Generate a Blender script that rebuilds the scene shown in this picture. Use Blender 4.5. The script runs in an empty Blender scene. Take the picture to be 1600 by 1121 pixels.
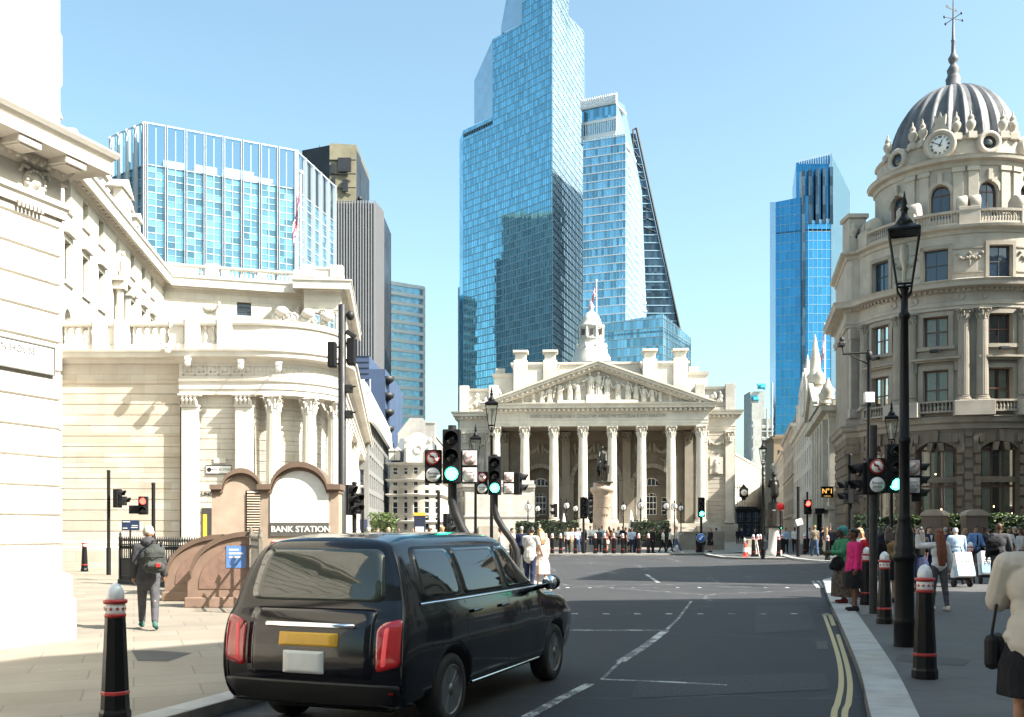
import bpy, bmesh, math, random
from math import sin, cos, pi, radians as R, sqrt, atan2, hypot, floor
from mathutils import Vector, Matrix
random.seed(11)
SC = bpy.context.scene
COL = SC.collection
FPX, CX, HZ, CAM = 1540.0, 800.0, 827.0, 1.8
def PX(px, Y): return (px - CX) * Y / FPX          # metres right of the camera axis
def PZ(py, Y): return CAM - (py - HZ) * Y / FPX     # height in metres
PAV = 0.12
# ------------------------------------------------------------------ materials
def nd(nt, t, ins=None, **at):
    x = nt.nodes.new('ShaderNode' + t)
    for k, v in at.items(): setattr(x, k, v)
    for k, v in (ins or {}).items():
        s = x.inputs[k]
        if isinstance(v, bpy.types.NodeSocket): nt.links.new(v, s)
        else:
            if hasattr(s.default_value, '__len__') and not hasattr(v, '__len__'): v = (v,) * len(s.default_value)
            if hasattr(v, '__len__') and len(v) == 3 and len(s.default_value) == 4: v = (*v, 1)
            s.default_value = v
    return x
def base_mat(name):
    m = bpy.data.materials.new(name); m.use_nodes = True
    nt = m.node_tree; nt.nodes.clear()
    out = nd(nt, 'OutputMaterial'); p = nd(nt, 'BsdfPrincipled')
    nt.links.new(p.outputs[0], out.inputs[0])
    return m, nt, p
def mix(nt, a, b, f, mode='MIX'):
    x = nd(nt, 'Mix', data_type='RGBA', blend_type=mode)
    for i, v in ((0, f), (6, a), (7, b)):
        s = x.inputs[i]
        if isinstance(v, bpy.types.NodeSocket): nt.links.new(v, s)
        else: s.default_value = v if i == 0 else ((*v, 1) if len(v) == 3 else v)
    return x.outputs[2]
def ramp(nt, fac, a, b, ca=(0, 0, 0, 1), cb=(1, 1, 1, 1)):
    x = nd(nt, 'ValToRGB', {0: fac}); e = x.color_ramp.elements
    e[0].position, e[1].position = a, b; e[0].color = ca; e[1].color = cb
    return x.outputs[0]
def mapped(nt, src, scale, loc=(0, 0, 0)):
    return nd(nt, 'Mapping', {'Vector': src, 'Scale': scale, 'Location': loc}).outputs[0]
def sc(c, k): return tuple(max(0, min(1, x * k)) for x in c)
def stone(name, col, block=None, bvar=.12, stain=.35, bump=.35, rough=.85, nscale=.5, mortar=.6):
    m, nt, p = base_mat(name)
    tc = nd(nt, 'TexCoord'); ob = tc.outputs['Object']
    big = nd(nt, 'TexNoise', {'Vector': ob, 'Scale': nscale, 'Detail': 6, 'Roughness': .6}).outputs[0]
    c = mix(nt, sc(col, 1.08), sc(col, .82), ramp(nt, big, .35, .68))
    if block:
        w, h = block
        br = nd(nt, 'TexBrick', {'Vector': tc.outputs['UV'], 'Scale': 1.0, 'Brick Width': w, 'Row Height': h, 'Mortar Size': .008, 'Mortar Smooth': .3,
                'Bias': 0.0, 'Color1': sc((1, 1, 1), 1), 'Color2': (1 - bvar * 1.2, 1 - bvar * 1.6, 1 - bvar * 2.1), 'Mortar': (mortar,) * 3})
        c = mix(nt, c, br.outputs[0], 1.0, 'MULTIPLY')
    st = nd(nt, 'TexNoise', {'Vector': mapped(nt, ob, (1.6, 1.6, .16)), 'Scale': 1.0, 'Detail': 7, 'Roughness': .65}).outputs[0]
    c = mix(nt, c, sc((.75, .70, .62), 1), nd(nt, 'Math', {0: ramp(nt, st, .5, .78), 1: stain}, operation='MULTIPLY').outputs[0], 'MULTIPLY')
    fine = nd(nt, 'TexNoise', {'Vector': ob, 'Scale': 14.0, 'Detail': 8, 'Roughness': .7}).outputs[0]
    c = mix(nt, c, sc(col, .7), ramp(nt, fine, .58, .9, cb=(.5, .5, .5, 1)))
    nt.links.new(c, p.inputs['Base Color']); p.inputs['Roughness'].default_value = rough
    p.inputs['Specular IOR Level'].default_value = .25
    b = nd(nt, 'Bump', {'Height': fine, 'Strength': bump, 'Distance': .01})
    if block:
        b2 = nd(nt, 'Bump', {'Height': br.outputs[1], 'Strength': .6, 'Distance': .015, 'Normal': b.outputs[0]}, invert=True); b = b2
    nt.links.new(b.outputs[0], p.inputs['Normal'])
    return m
def plain(name, col, rough=.5, metal=0., coat=0., var=.15, bump=0., spec=.5, scale=6., crough=.03):
    m, nt, p = base_mat(name)
    ob = nd(nt, 'TexCoord').outputs['Object']
    n = nd(nt, 'TexNoise', {'Vector': ob, 'Scale': scale, 'Detail': 6, 'Roughness': .6}).outputs[0]
    c = mix(nt, sc(col, 1 + var), sc(col, 1 - var), ramp(nt, n, .3, .7))
    nt.links.new(c, p.inputs['Base Color'])
    p.inputs['Roughness'].default_value = rough; p.inputs['Metallic'].default_value = metal
    if var > .05:
        rr = nd(nt, 'MapRange', {0: n, 1: .3, 2: .7, 3: max(0, rough - .06), 4: min(1, rough + .06)}); nt.links.new(rr.outputs[0], p.inputs['Roughness'])
    p.inputs['Coat Weight'].default_value = coat; p.inputs['Coat Roughness'].default_value = crough
    p.inputs['Specular IOR Level'].default_value = spec
    if bump:
        f = nd(nt, 'TexNoise', {'Vector': ob, 'Scale': scale * 8, 'Detail': 5}).outputs[0]
        nt.links.new(nd(nt, 'Bump', {'Height': f, 'Strength': bump, 'Distance': .01}).outputs[0], p.inputs['Normal'])
    return m
def emit(name, col, s):
    m, nt, p = base_mat(name)
    p.inputs['Base Color'].default_value = (*sc(col, .4), 1); p.inputs['Emission Color'].default_value = (*col, 1)
    p.inputs['Emission Strength'].default_value = s; p.inputs['Roughness'].default_value = .3
    return m
def glasswall(name, col, pw, ph, metal=.75, wob=.02, var=.35, rough=.06, lit=.0, blind=(.5, .55, .58)):
    """coated curtain-wall glass, one pane per pw x ph cell of the UV map"""
    m, nt, p = base_mat(name)
    uv = nd(nt, 'TexCoord').outputs['UV']
    cell = nd(nt, 'VectorMath', {0: mapped(nt, uv, (1 / pw, 1 / ph, 1))}, operation='FLOOR').outputs[0]
    wn = nd(nt, 'TexWhiteNoise', {'Vector': cell}, noise_dimensions='3D')
    c = mix(nt, sc(col, 1 - var), sc(col, 1 + var * .6), wn.outputs['Value'])
    big = nd(nt, 'TexNoise', {'Vector': mapped(nt, cell, (.11, .5, 1)), 'Scale': 1., 'Detail': 3}).outputs[0]
    c = mix(nt, c, blind, nd(nt, 'Math', {0: nd(nt, 'Math', {0: wn.outputs['Value'], 1: big}, operation='MULTIPLY').outputs[0], 1: 1. - lit}, operation='GREATER_THAN').outputs[0]) if lit else c
    nt.links.new(c, p.inputs['Base Color']); p.inputs['Metallic'].default_value = metal; p.inputs['Roughness'].default_value = rough
    g = nd(nt, 'NewGeometry')
    off = nd(nt, 'VectorMath', {0: wn.outputs['Color'], 1: (.5, .5, .5)}, operation='SUBTRACT').outputs[0]
    off = nd(nt, 'VectorMath', {0: off, 'Scale': wob}, operation='SCALE').outputs[0]
    wav = nd(nt, 'TexNoise', {'Vector': uv, 'Scale': .35, 'Detail': 2}).outputs[1]
    wav = nd(nt, 'VectorMath', {0: nd(nt, 'VectorMath', {0: wav, 1: (.5, .5, .5)}, operation='SUBTRACT').outputs[0], 'Scale': wob}, operation='SCALE').outputs[0]
    s = nd(nt, 'VectorMath', {0: g.outputs['Normal'], 1: off}, operation='ADD').outputs[0]
    s = nd(nt, 'VectorMath', {0: s, 1: wav}, operation='ADD').outputs[0]
    nt.links.new(nd(nt, 'VectorMath', {0: s}, operation='NORMALIZE').outputs[0], p.inputs['Normal'])
    return m
def pane_mat(name, col=(.015, .02, .025), wob=.012):
    m, nt, p = base_mat(name)
    p.inputs['Base Color'].default_value = (*col, 1); p.inputs['Roughness'].default_value = .03
    p.inputs['Specular IOR Level'].default_value = .9
    ob = nd(nt, 'TexCoord').outputs['Object']
    n = nd(nt, 'TexNoise', {'Vector': ob, 'Scale': .9, 'Detail': 2}).outputs[0]
    nt.links.new(nd(nt, 'Bump', {'Height': n, 'Strength': .25, 'Distance': wob * 4}).outputs[0], p.inputs['Normal'])
    return m
def clear_glass(name, tint=(.9, .95, .95), refl=1.0):
    m = bpy.data.materials.new(name); m.use_nodes = True; nt = m.node_tree; nt.nodes.clear()
    out = nd(nt, 'OutputMaterial'); tr = nd(nt, 'BsdfTransparent', {'Color': tint}); gl = nd(nt, 'BsdfGlossy', {'Color': (1, 1, 1), 'Roughness': .02})
    lw = nd(nt, 'Fresnel', {'IOR': 1.5}); f = nd(nt, 'Math', {0: lw.outputs[0], 1: refl}, operation='MULTIPLY')
    mx = nd(nt, 'MixShader', {0: f.outputs[0], 1: tr.outputs[0], 2: gl.outputs[0]}); nt.links.new(mx.outputs[0], out.inputs[0])
    return m
# ------------------------------------------------------------------ mesh builder
class MB:
    def __init__(s): s.v = []; s.f = []; s.mi = []; s.uv = []; s.sm = []; s.M = None; s.mat = 0
    def add(s, vs, fs, smooth=False, uvs=None, mat=None):
        o = len(s.v)
        if s.M is not None: vs = [s.M @ Vector(p) for p in vs]
        s.v += [tuple(p) for p in vs]
        for i, f in enumerate(fs):
            s.f.append(tuple(o + k for k in f)); s.mi.append(s.mat if mat is None else mat); s.sm.append(smooth)
            s.uv.append(uvs[i] if uvs else None)
        return s
    def box(s, x0, x1, y0, y1, z0, z1, mat=None):
        v = [(x, y, z) for z in (z0, z1) for y in (y0, y1) for x in (x0, x1)]
        return s.add(v, [(0, 2, 3, 1), (4, 5, 7, 6), (0, 1, 5, 4), (2, 6, 7, 3), (0, 4, 6, 2), (1, 3, 7, 5)], mat=mat)
    def bbox(s, x0, x1, y0, y1, z0, z1, b=.01, mat=None):
        """box with chamfered edges"""
        bm = bmesh.new(); bmesh.ops.create_cube(bm, size=1)
        for v in bm.verts: v.co = ((x0 + x1) / 2 + v.co.x * (x1 - x0), (y0 + y1) / 2 + v.co.y * (y1 - y0), (z0 + z1) / 2 + v.co.z * (z1 - z0))
        bmesh.ops.bevel(bm, geom=bm.edges[:], offset=b, segments=2, affect='EDGES', profile=.5)
        return s.bm(bm, mat=mat)
    def bm(s, bm, smooth=False, mat=None):
        bm.verts.index_update(); s.add([v.co.copy() for v in bm.verts], [[v.index for v in f.verts] for f in bm.faces], smooth, mat=mat); bm.free(); return s
    def quad(s, a, b, c, d, mat=None, uv=None): return s.add([a, b, c, d], [(0, 1, 2, 3)], mat=mat, uvs=[uv] if uv else None)
    def cyl(s, p0, p1, r0, r1=None, n=12, caps=True, smooth=True, mat=None, spin=0.):
        r1 = r0 if r1 is None else r1; p0 = Vector(p0); p1 = Vector(p1); d = (p1 - p0).normalized()
        a = d.orthogonal().normalized() if abs(d.z) < .999 else Vector((1, 0, 0)); b = d.cross(a)
        vs = [p + (a * cos(2 * pi * i / n + spin) + b * sin(2 * pi * i / n + spin)) * r for p, r in ((p0, r0), (p1, r1)) for i in range(n)]
        s.add(vs, [(i, (i + 1) % n, n + (i + 1) % n, n + i) for i in range(n)], smooth, mat=mat)
        if caps: s.add(vs, [tuple(range(n - 1, -1, -1)), tuple(range(n, 2 * n))], mat=mat)
        return s
    def tube(s, pts, r, n=8, caps=True, smooth=True, mat=None):
        pts = [Vector(p) for p in pts]; N = len(pts); rs = r if hasattr(r, '__len__') else [r] * N
        vs = []; up = None
        for i, p in enumerate(pts):
            t = (pts[min(i + 1, N - 1)] - pts[max(i - 1, 0)]).normalized()
            if up is None: up = t.orthogonal().normalized()
            up = (up - t * up.dot(t)).normalized(); b = t.cross(up)
            vs += [p + (up * cos(2 * pi * k / n) + b * sin(2 * pi * k / n)) * rs[i] for k in range(n)]
        fs = [(i * n + k, i * n + (k + 1) % n, (i + 1) * n + (k + 1) % n, (i + 1) * n + k) for i in range(N - 1) for k in range(n)]
        s.add(vs, fs, smooth, mat=mat)
        if caps: s.add(vs, [tuple(range(n - 1, -1, -1)), tuple((N - 1) * n + k for k in range(n))], mat=mat)
        return s
    def lathe(s, prof, n=16, c=(0, 0, 0), a0=0., a1=2 * pi, smooth=True, rib=None, mat=None, sy=1.):
        full = abs(a1 - a0 - 2 * pi) < 1e-6; k = n if full else n + 1
        vs = []
        for (r, z) in prof:
            for i in range(k):
                a = a0 + (a1 - a0) * i / n; rr = r * (rib(i, z) if rib else 1)
                vs.append((c[0] + rr * cos(a), c[1] + rr * sin(a) * sy, c[2] + z))
        fs = []
        for j in range(len(prof) - 1):
            for i in range(n):
                b = (i + 1) % k; fs.append((j * k + i, j * k + b, (j + 1) * k + b, (j + 1) * k + i))
        s.add(vs, fs, smooth, mat=mat)
        if full:
            if prof[0][0] > 1e-4: s.add(vs, [tuple(range(k - 1, -1, -1))], mat=mat)
            if prof[-1][0] > 1e-4: s.add(vs, [tuple((len(prof) - 1) * k + i for i in range(k))], mat=mat)
        return s
    def prism(s, poly, z0, z1, mat=None, bottom=True):
        n = len(poly); ar = sum(poly[i][0] * poly[(i + 1) % n][1] - poly[(i + 1) % n][0] * poly[i][1] for i in range(n))
        if ar < 0: poly = poly[::-1]
        vs = [(x, y, z0) for x, y in poly] + [(x, y, z1) for x, y in poly]
        fs = [(i, (i + 1) % n, n + (i + 1) % n, n + i) for i in range(n)] + [tuple(range(n, 2 * n))]
        if bottom: fs.append(tuple(range(n - 1, -1, -1)))
        return s.add(vs, fs, mat=mat)
    def slab(s, poly, y0, y1, mat=None):
        """polygon in (x, z) given a thickness along y"""
        n = len(poly); ar = sum(poly[i][0] * poly[(i + 1) % n][1] - poly[(i + 1) % n][0] * poly[i][1] for i in range(n))
        if ar < 0: poly = poly[::-1]
        vs = [(x, y0, z) for x, z in poly] + [(x, y1, z) for x, z in poly]
        fs = [(i, n + i, n + (i + 1) % n, (i + 1) % n) for i in range(n)] + [tuple(range(n)), tuple(range(2 * n - 1, n - 1, -1))]
        return s.add(vs, fs, mat=mat)
    def ell(s, c, r, nu=12, nv=8, M=None, mat=None):
        vs = []
        for j in range(1, nv):
            for i in range(nu):
                a, b = 2 * pi * i / nu, pi * j / nv
                vs.append(Vector((r[0] * sin(b) * cos(a), r[1] * sin(b) * sin(a), -r[2] * cos(b))))
        vs += [Vector((0, 0, -r[2])), Vector((0, 0, r[2]))]; B, T = len(vs) - 2, len(vs) - 1
        fs = [(j * nu + i, j * nu + (i + 1) % nu, (j + 1) * nu + (i + 1) % nu, (j + 1) * nu + i) for j in range(nv - 2) for i in range(nu)]
        fs += [(B, (i + 1) % nu, i) for i in range(nu)] + [(T, (nv - 2) * nu + i, (nv - 2) * nu + (i + 1) % nu) for i in range(nu)]
        c = Vector(c); vs = [(M @ v if M else v) + c for v in vs]
        return s.add(vs, fs, True, mat=mat)
    def cap(s, p0, r0, p1, r1, n=10):
        """tapered capsule"""
        p0 = Vector(p0); p1 = Vector(p1); d = p1 - p0; L = d.length
        if L < 1e-5: return s.ell(p0, (r0,) * 3, n, 6)
        q = d.to_track_quat('Z', 'Y').to_matrix(); pr = []
        for k in range(4): a = -pi / 2 + pi / 2 * k / 3; pr.append((max(1e-5, r0 * cos(a)), r0 * sin(a)))
        for k in range(4): a = pi / 2 * k / 3; pr.append((max(1e-5, r1 * cos(a)), L + r1 * sin(a)))
        sv = s.M; s.M = (sv if sv else Matrix()) @ (Matrix.Translation(p0) @ q.to_4x4()); s.lathe(pr, n); s.M = sv
        return s
    def sweep(s, path, prof, closed=False, caps=True, smooth=False, uvs=True, mat=None, u0=0.):
        """profile [(out, z)] swept along a plan path; out is to the right of travel"""
        P = [Vector((p[0], p[1])) for p in path]; N = len(P); nr = []
        for i in range(N):
            a = P[i] - P[i - 1] if (i > 0 or closed) else P[1] - P[0]
            b = P[(i + 1) % N] - P[i] if (i < N - 1 or closed) else a
            a = a.normalized(); b = b.normalized(); na = Vector((a.y, -a.x)); nb = Vector((b.y, -b.x)); m = na + nb
            m = m / max(.25, (1 + na.dot(nb)))
            nr.append(m)
        k = len(prof); vs = []; us = [u0]
        for i in range(N):
            if i: us.append(us[-1] + (P[i] - P[i - 1]).length)
            vs += [(P[i].x + nr[i].x * o, P[i].y + nr[i].y * o, z) for o, z in prof]
        fs = []; uv = []; lim = N if closed else N - 1
        if closed: us.append(us[-1] + (P[0] - P[-1]).length)
        for i in range(lim):
            j = (i + 1) % N
            for q in range(k - 1):
                fs.append((i * k + q, j * k + q, j * k + q + 1, i * k + q + 1))
                za, zb = prof[q][1], prof[q + 1][1]
                uv.append(((us[i], za), (us[i + 1], za), (us[i + 1], zb), (us[i], zb)))
        s.add(vs, fs, smooth, uv if uvs else None, mat=mat)
        if caps and not closed and k > 2: s.add(vs, [tuple(range(k)), tuple((N - 1) * k + q for q in range(k - 1, -1, -1))], mat=mat)
        return s
    def facade(s, f, u0, u1, v0, v1, ops=(), depth=.2, du=None, mat=None, na=8):
        """wall sheet over (u, v) with openings (ua, ub, va, vb, rise); f(u, inward, v) -> point"""
        us = {u0, u1}; vs_ = {v0, v1}
        if du:
            n = max(1, int((u1 - u0) / du)); us |= {u0 + (u1 - u0) * i / n for i in range(n + 1)}
        for o in ops:
            us |= {o[0], o[1]}; vs_ |= {o[2], o[3], o[3] + o[4]}
            if o[4] > 0: us |= {o[0] + (o[1] - o[0]) * i / na for i in range(na + 1)}
        U = sorted(us); V = sorted(vs_)
        U = [u for i, u in enumerate(U) if i == 0 or u - U[i - 1] > 1e-5]; V = [v for i, v in enumerate(V) if i == 0 or v - V[i - 1] > 1e-5]
        def arch(o, u):
            t = (2 * u - o[0] - o[1]) / (o[1] - o[0]); hw = (o[1] - o[0]) / 2
            if o[4] >= hw - 1e-6: return o[3] + o[4] * sqrt(max(0, 1 - t * t))
            rad = (hw * hw + o[4] ** 2) / (2 * o[4]); return o[3] + o[4] - rad + sqrt(max(0, rad * rad - (t * hw) ** 2))
        def q(pts): s.add([f(u, d, v) for u, d, v in pts], [tuple(range(len(pts)))], False, [tuple((u + d, v) for u, d, v in pts)], mat)
        for i in range(len(U) - 1):
            a, b = U[i], U[i + 1]; mu = (a + b) / 2
            oc = [o for o in ops if o[0] < mu < o[1]]
            for j in range(len(V) - 1):
                c, d = V[j], V[j + 1]; mv = (c + d) / 2; hit = None
                for o in oc:
                    if o[2] < mv < o[3] + o[4]: hit = o; break
                if hit is None: q([(a, 0, c), (b, 0, c), (b, 0, d), (a, 0, d)])
                elif hit[4] > 0 and mv > hit[3] and abs(c - hit[3]) < 1e-5:
                    t = hit[3] + hit[4]; q([(a, 0, arch(hit, a)), (b, 0, arch(hit, b)), (b, 0, t), (a, 0, t)])
            for o in oc:
                D = o[5] if len(o) > 5 else depth
                q([(a, 0, o[2]), (a, D, o[2]), (b, D, o[2]), (b, 0, o[2])])
                if o[4] > 0: q([(a, 0, arch(o, a)), (b, 0, arch(o, b)), (b, D, arch(o, b)), (a, D, arch(o, a))])
                else: q([(a, 0, o[3]), (b, 0, o[3]), (b, D, o[3]), (a, D, o[3])])
        for o in ops:
            D = o[5] if len(o) > 5 else depth
            for u, sg in ((o[0], 1), (o[1], -1)):
                z1 = o[3]; p = [(u, 0, o[2]), (u, 0, z1), (u, D, z1), (u, D, o[2])]; q(p if sg > 0 else p[::-1])
        return s
    def text(s, txt, size, M, ext=.004, mat=None, align='CENTER', bold=0.):
        cu = bpy.data.curves.new('t', 'FONT'); cu.body = txt; cu.size = size; cu.extrude = ext; cu.align_x = align; cu.align_y = 'CENTER'; cu.offset = bold; cu.resolution_u = 3
        o = bpy.data.objects.new('t', cu); COL.objects.link(o); dg = bpy.context.evaluated_depsgraph_get()
        me = o.evaluated_get(dg).to_mesh(); vs = [M @ v.co for v in me.vertices]; fs = [tuple(p.vertices) for p in me.polygons]
        o.evaluated_get(dg).to_mesh_clear(); s.add(vs, fs, mat=mat); bpy.data.objects.remove(o); bpy.data.curves.remove(cu)
        return s
    def build(s, name, mats, parent=None, smooth_angle=None):
        me = bpy.data.meshes.new(name); me.from_pydata(s.v, [], s.f)
        if not hasattr(mats, '__len__'): mats = [mats]
        for m in mats: me.materials.append(m)
        me.polygons.foreach_set('material_index', [min(i, len(mats) - 1) for i in s.mi]); me.polygons.foreach_set('use_smooth', s.sm)
        ul = me.uv_layers.new(name='UVMap'); data = [0.] * (2 * len(me.loops)); k = 0
        for f, uv in zip(s.f, s.uv):
            if uv is None:
                p = [Vector(s.v[i]) for i in f]; nrm = (p[1] - p[0]).cross(p[2] - p[0])
                if abs(nrm.z) > .7 * max(nrm.length, 1e-12): uv = [(q.x, q.y) for q in p]
                else:
                    t = Vector((-nrm.y, nrm.x, 0)); t = t.normalized() if t.length > 1e-9 else Vector((1, 0, 0)); uv = [(q.dot(t), q.z) for q in p]
            for a, b in uv: data[k] = a; data[k + 1] = b; k += 2
        ul.data.foreach_set('uv', data); me.update()
        o = bpy.data.objects.new(name, me); COL.objects.link(o)
        if parent: o.parent = parent
        return o
def RZ(a): return Matrix.Rotation(a, 4, 'Z')
def RX(a): return Matrix.Rotation(a, 4, 'X')
def RY(a): return Matrix.Rotation(a, 4, 'Y')
def T(x, y, z): return Matrix.Translation((x, y, z))
UPRIGHT = RX(pi / 2)                       # text facing -y
def tag(o, label=None, cat=None, group=None, kind=None):
    if label: o['label'] = label
    if cat: o['category'] = cat
    if group: o['group'] = group
    if kind: o['kind'] = kind
    return o
def thing(name, label, cat, loc=(0, 0, 0), rotz=0., group=None):
    o = bpy.data.objects.new(name, None); COL.objects.link(o); o.location = loc; o.rotation_euler = (0, 0, rotz); o.empty_display_size = .2
    return tag(o, label, cat, group)
def struct(o): return tag(o, kind='structure')
def kids(o): return [c for c in ALLK.get(o.name, [])]
def copy_tree(o, parent=None, top=True):
    c = o.copy(); COL.objects.link(c)
    if parent: c.parent = parent
    for ch in o.children: copy_tree(ch, c, False)
    return c
def place(proto, used, loc, rotz, label, group=None, scale=None):
    """first use moves the prototype, later uses copy it with its parts"""
    o = proto if not used else copy_tree(proto)
    used.append(o); o.location = loc; o.rotation_euler = (0, 0, rotz); o['label'] = label
    if group: o['group'] = group
    if scale: o.scale = (scale,) * 3
    return o
def remesh(mb, name, mat, parent, vox, it=4, fac=.5):
    """one continuous surface out of overlapping solids"""
    o = mb.build(name, mat, parent)
    a = o.modifiers.new('r', 'REMESH'); a.mode = 'VOXEL'; a.voxel_size = vox; a.use_smooth_shade = True
    if it: b = o.modifiers.new('s', 'SMOOTH'); b.factor = fac; b.iterations = it
    dg = bpy.context.evaluated_depsgraph_get(); me = bpy.data.meshes.new_from_object(o.evaluated_get(dg)); o.modifiers.clear()
    old = o.data; o.data = me; bpy.data.meshes.remove(old); me.name = name
    return o
class Path:
    """plan polyline measured by arc length, with smoothed normals (outward = right of travel)"""
    def __init__(s, pts):
        s.p = [Vector((a, b)) for a, b in pts]; s.l = [0.]
        for i in range(1, len(s.p)): s.l.append(s.l[-1] + (s.p[i] - s.p[i - 1]).length)
        s.L = s.l[-1]
    def at(s, u):
        u = max(0, min(s.L, u)); i = 0
        while i < len(s.l) - 2 and s.l[i + 1] < u - 1e-9: i += 1
        t = (u - s.l[i]) / (s.l[i + 1] - s.l[i]); d = (s.p[i + 1] - s.p[i]).normalized(); p = s.p[i].lerp(s.p[i + 1], t)
        return p, d
    def f(s, u, d, v):
        p, t = s.at(u); return (p.x - t.y * d, p.y + t.x * d, v)
def flat(y0=0., x0=0.): return lambda u, d, v: (x0 + u, y0 + d, v)
def win(parent, f, o, depth, fm, gm, nx=2, nz=2, fw=.07, name='window', inset=.03, back=None, du=None):
    """a sash window in opening o: frame part with its pane as a sub-part"""
    a, b, c, d = o[:4]; r = o[4]; mb = MB(); D = depth
    def bar(u0, u1, v0, v1, dd=0.0):
        n = 1 if not du else max(1, int((u1 - u0) / du))
        for k in range(n):
            p, q = u0 + (u1 - u0) * k / n, u0 + (u1 - u0) * (k + 1) / n
            A = [f(p, D - .06 + dd, v0), f(q, D - .06 + dd, v0), f(q, D - .06 + dd, v1), f(p, D - .06 + dd, v1)]
            B = [f(p, D, v0), f(q, D, v0), f(q, D, v1), f(p, D, v1)]
            mb.add(A + B, [(0, 1, 2, 3), (4, 5, 1, 0), (3, 2, 6, 7), (4, 0, 3, 7), (1, 5, 6, 2)])
    t = d + r
    bar(a, a + fw, c, d); bar(b - fw, b, c, d); bar(a + fw, b - fw, c, c + fw)
    if r <= 0: bar(a + fw, b - fw, d - fw, d)
    for i in range(1, nx): u = a + (b - a) * i / nx; bar(u - fw / 3, u + fw / 3, c + fw, t - (.0 if r else fw) - (.03 * r), .01)
    for j in range(1, nz): v = c + (d - c) * j / nz if not r else c + (d - c) * j / max(1, nz - 1); bar(a + fw, b - fw, v - fw / 2, v + fw / 2, .004)
    hw = (b - a) / 2
    def ar(u):
        tt = (2 * u - a - b) / (b - a)
        if r >= hw - 1e-6: return d + r * sqrt(max(0, 1 - tt * tt))
        rad = (hw * hw + r * r) / (2 * r); return d + r - rad + sqrt(max(0, rad * rad - (tt * hw) ** 2))
    if r > 0:
        n = 10
        for k in range(n):
            p, q = a + (b - a) * k / n, a + (b - a) * (k + 1) / n
            A = [f(p, D - .06, max(d, ar(p) - fw)), f(q, D - .06, max(d, ar(q) - fw)), f(q, D - .06, ar(q)), f(p, D - .06, ar(p))]
            mb.add(A, [(0, 1, 2, 3)])
    w = mb.build(name, fm, parent)
    g = MB(); n = 10 if r > 0 else (1 if not du else max(1, int((b - a) / du)))
    for k in range(n):
        p, q = a + (b - a) * k / n, a + (b - a) * (k + 1) / n
        tp, tq = (ar(p), ar(q)) if r > 0 else (d, d)
        g.add([f(p, D - .012, c), f(q, D - .012, c), f(q, D - .012, tq), f(p, D - .012, tp)], [(0, 1, 2, 3)])
        if back is not None: pass
    g.build('pane', gm, w)
    return w
# ------------------------------------------------------------------ world, sun, camera
SUN_AZ, SUN_EL = R(114), R(44)
w = bpy.data.worlds.new('World'); SC.world = w; w.use_nodes = True; nt = w.node_tree; nt.nodes.clear()
sky = nd(nt, 'TexSky', sky_type='NISHITA', sun_disc=False, sun_elevation=SUN_EL, sun_rotation=SUN_AZ, altitude=30., air_density=1.0, dust_density=3.2, ozone_density=1.)
bg = nd(nt, 'Background', {0: mix(nt, sky.outputs[0], (.98, 1.12, .98), 1., 'MULTIPLY'), 1: .106}); nt.links.new(bg.outputs[0], nd(nt, 'OutputWorld').inputs[0])
su = bpy.data.lights.new('sun', 'SUN'); su.energy = 5.0; su.angle = R(.5); su.color = (1, .94, .86)
so = bpy.data.objects.new('sun', su); COL.objects.link(so)
sd = Vector((cos(SUN_EL) * sin(SUN_AZ), cos(SUN_EL) * cos(SUN_AZ), sin(SUN_EL))); so.rotation_euler = sd.to_track_quat('Z', 'Y').to_euler(); so.location = (30, -10, 60)
cd = bpy.data.cameras.new('camera'); co = bpy.data.objects.new('camera', cd); COL.objects.link(co); SC.camera = co
co.location = (0, 0, CAM); co.rotation_euler = (pi / 2, 0, 0); cd.sensor_width = 36; cd.lens = 36 * FPX / 1600; cd.shift_y = (HZ - 560.5) / 1600
cd.clip_start = .1; cd.clip_end = 6000
SC.view_settings.view_transform = 'Standard'; SC.view_settings.look = 'None'; SC.view_settings.exposure = 1.62; SC.view_settings.gamma = 1
SC.cycles.max_bounces = 6; SC.cycles.use_denoising = True; SC.cycles.sample_clamp_indirect = 6
# ------------------------------------------------------------------ shared materials
M = {}
M['portland'] = stone('portland_stone', (.56, .525, .465), (1.1, .42), .06, .30)
M['portland_plain'] = stone('portland_plain', (.58, .545, .485), None, .1, .3)
M['bank_wall'] = stone('bank_wall_stone', (.52, .475, .41), (1.15, .42), .12, .28, mortar=.72)
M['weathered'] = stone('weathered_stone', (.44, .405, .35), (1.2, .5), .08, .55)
M['weathered_plain'] = stone('weathered_plain', (.50, .462, .40), None, .1, .5)
M['sooty'] = stone('sooty_stone', (.26, .24, .20), (1.0, .45), .1, .6)
M['dome_stone'] = stone('dome_stone', (.39, .352, .30), None, .1, .5, nscale=.8)
M['rust_stone'] = stone('shaded_rusticated_stone', (.185, .155, .12), (1.3, .6), .12, .5)  # ground storey of the domed building, its shade darkened into the stone
M['pink_granite'] = stone('pink_granite', (.39, .305, .235), None, .1, .25, bump=.15, rough=.5, nscale=2.)
M['stair_granite'] = stone('stair_granite', (.27, .185, .14), None, .1, .3, bump=.15, rough=.5, nscale=2.)
M['granite_dark'] = stone('brown_granite', (.17, .12, .09), None, .1, .2, bump=.1, rough=.4, nscale=2.)
M['dome_wall'] = stone('shaded_dome_wall_stone', (.295, .262, .215), None, .1, .6, nscale=.8); M['grey_stone'] = stone('grey_stone', (.36, .35, .33), (1.1, .5), .08, .4)  # dome_wall: shade of the middle storeys toned into the stone
M['lead'] = plain('lead_roof', (.095, .10, .108), .6, .08, var=.3, bump=.2, scale=1.2)
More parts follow.
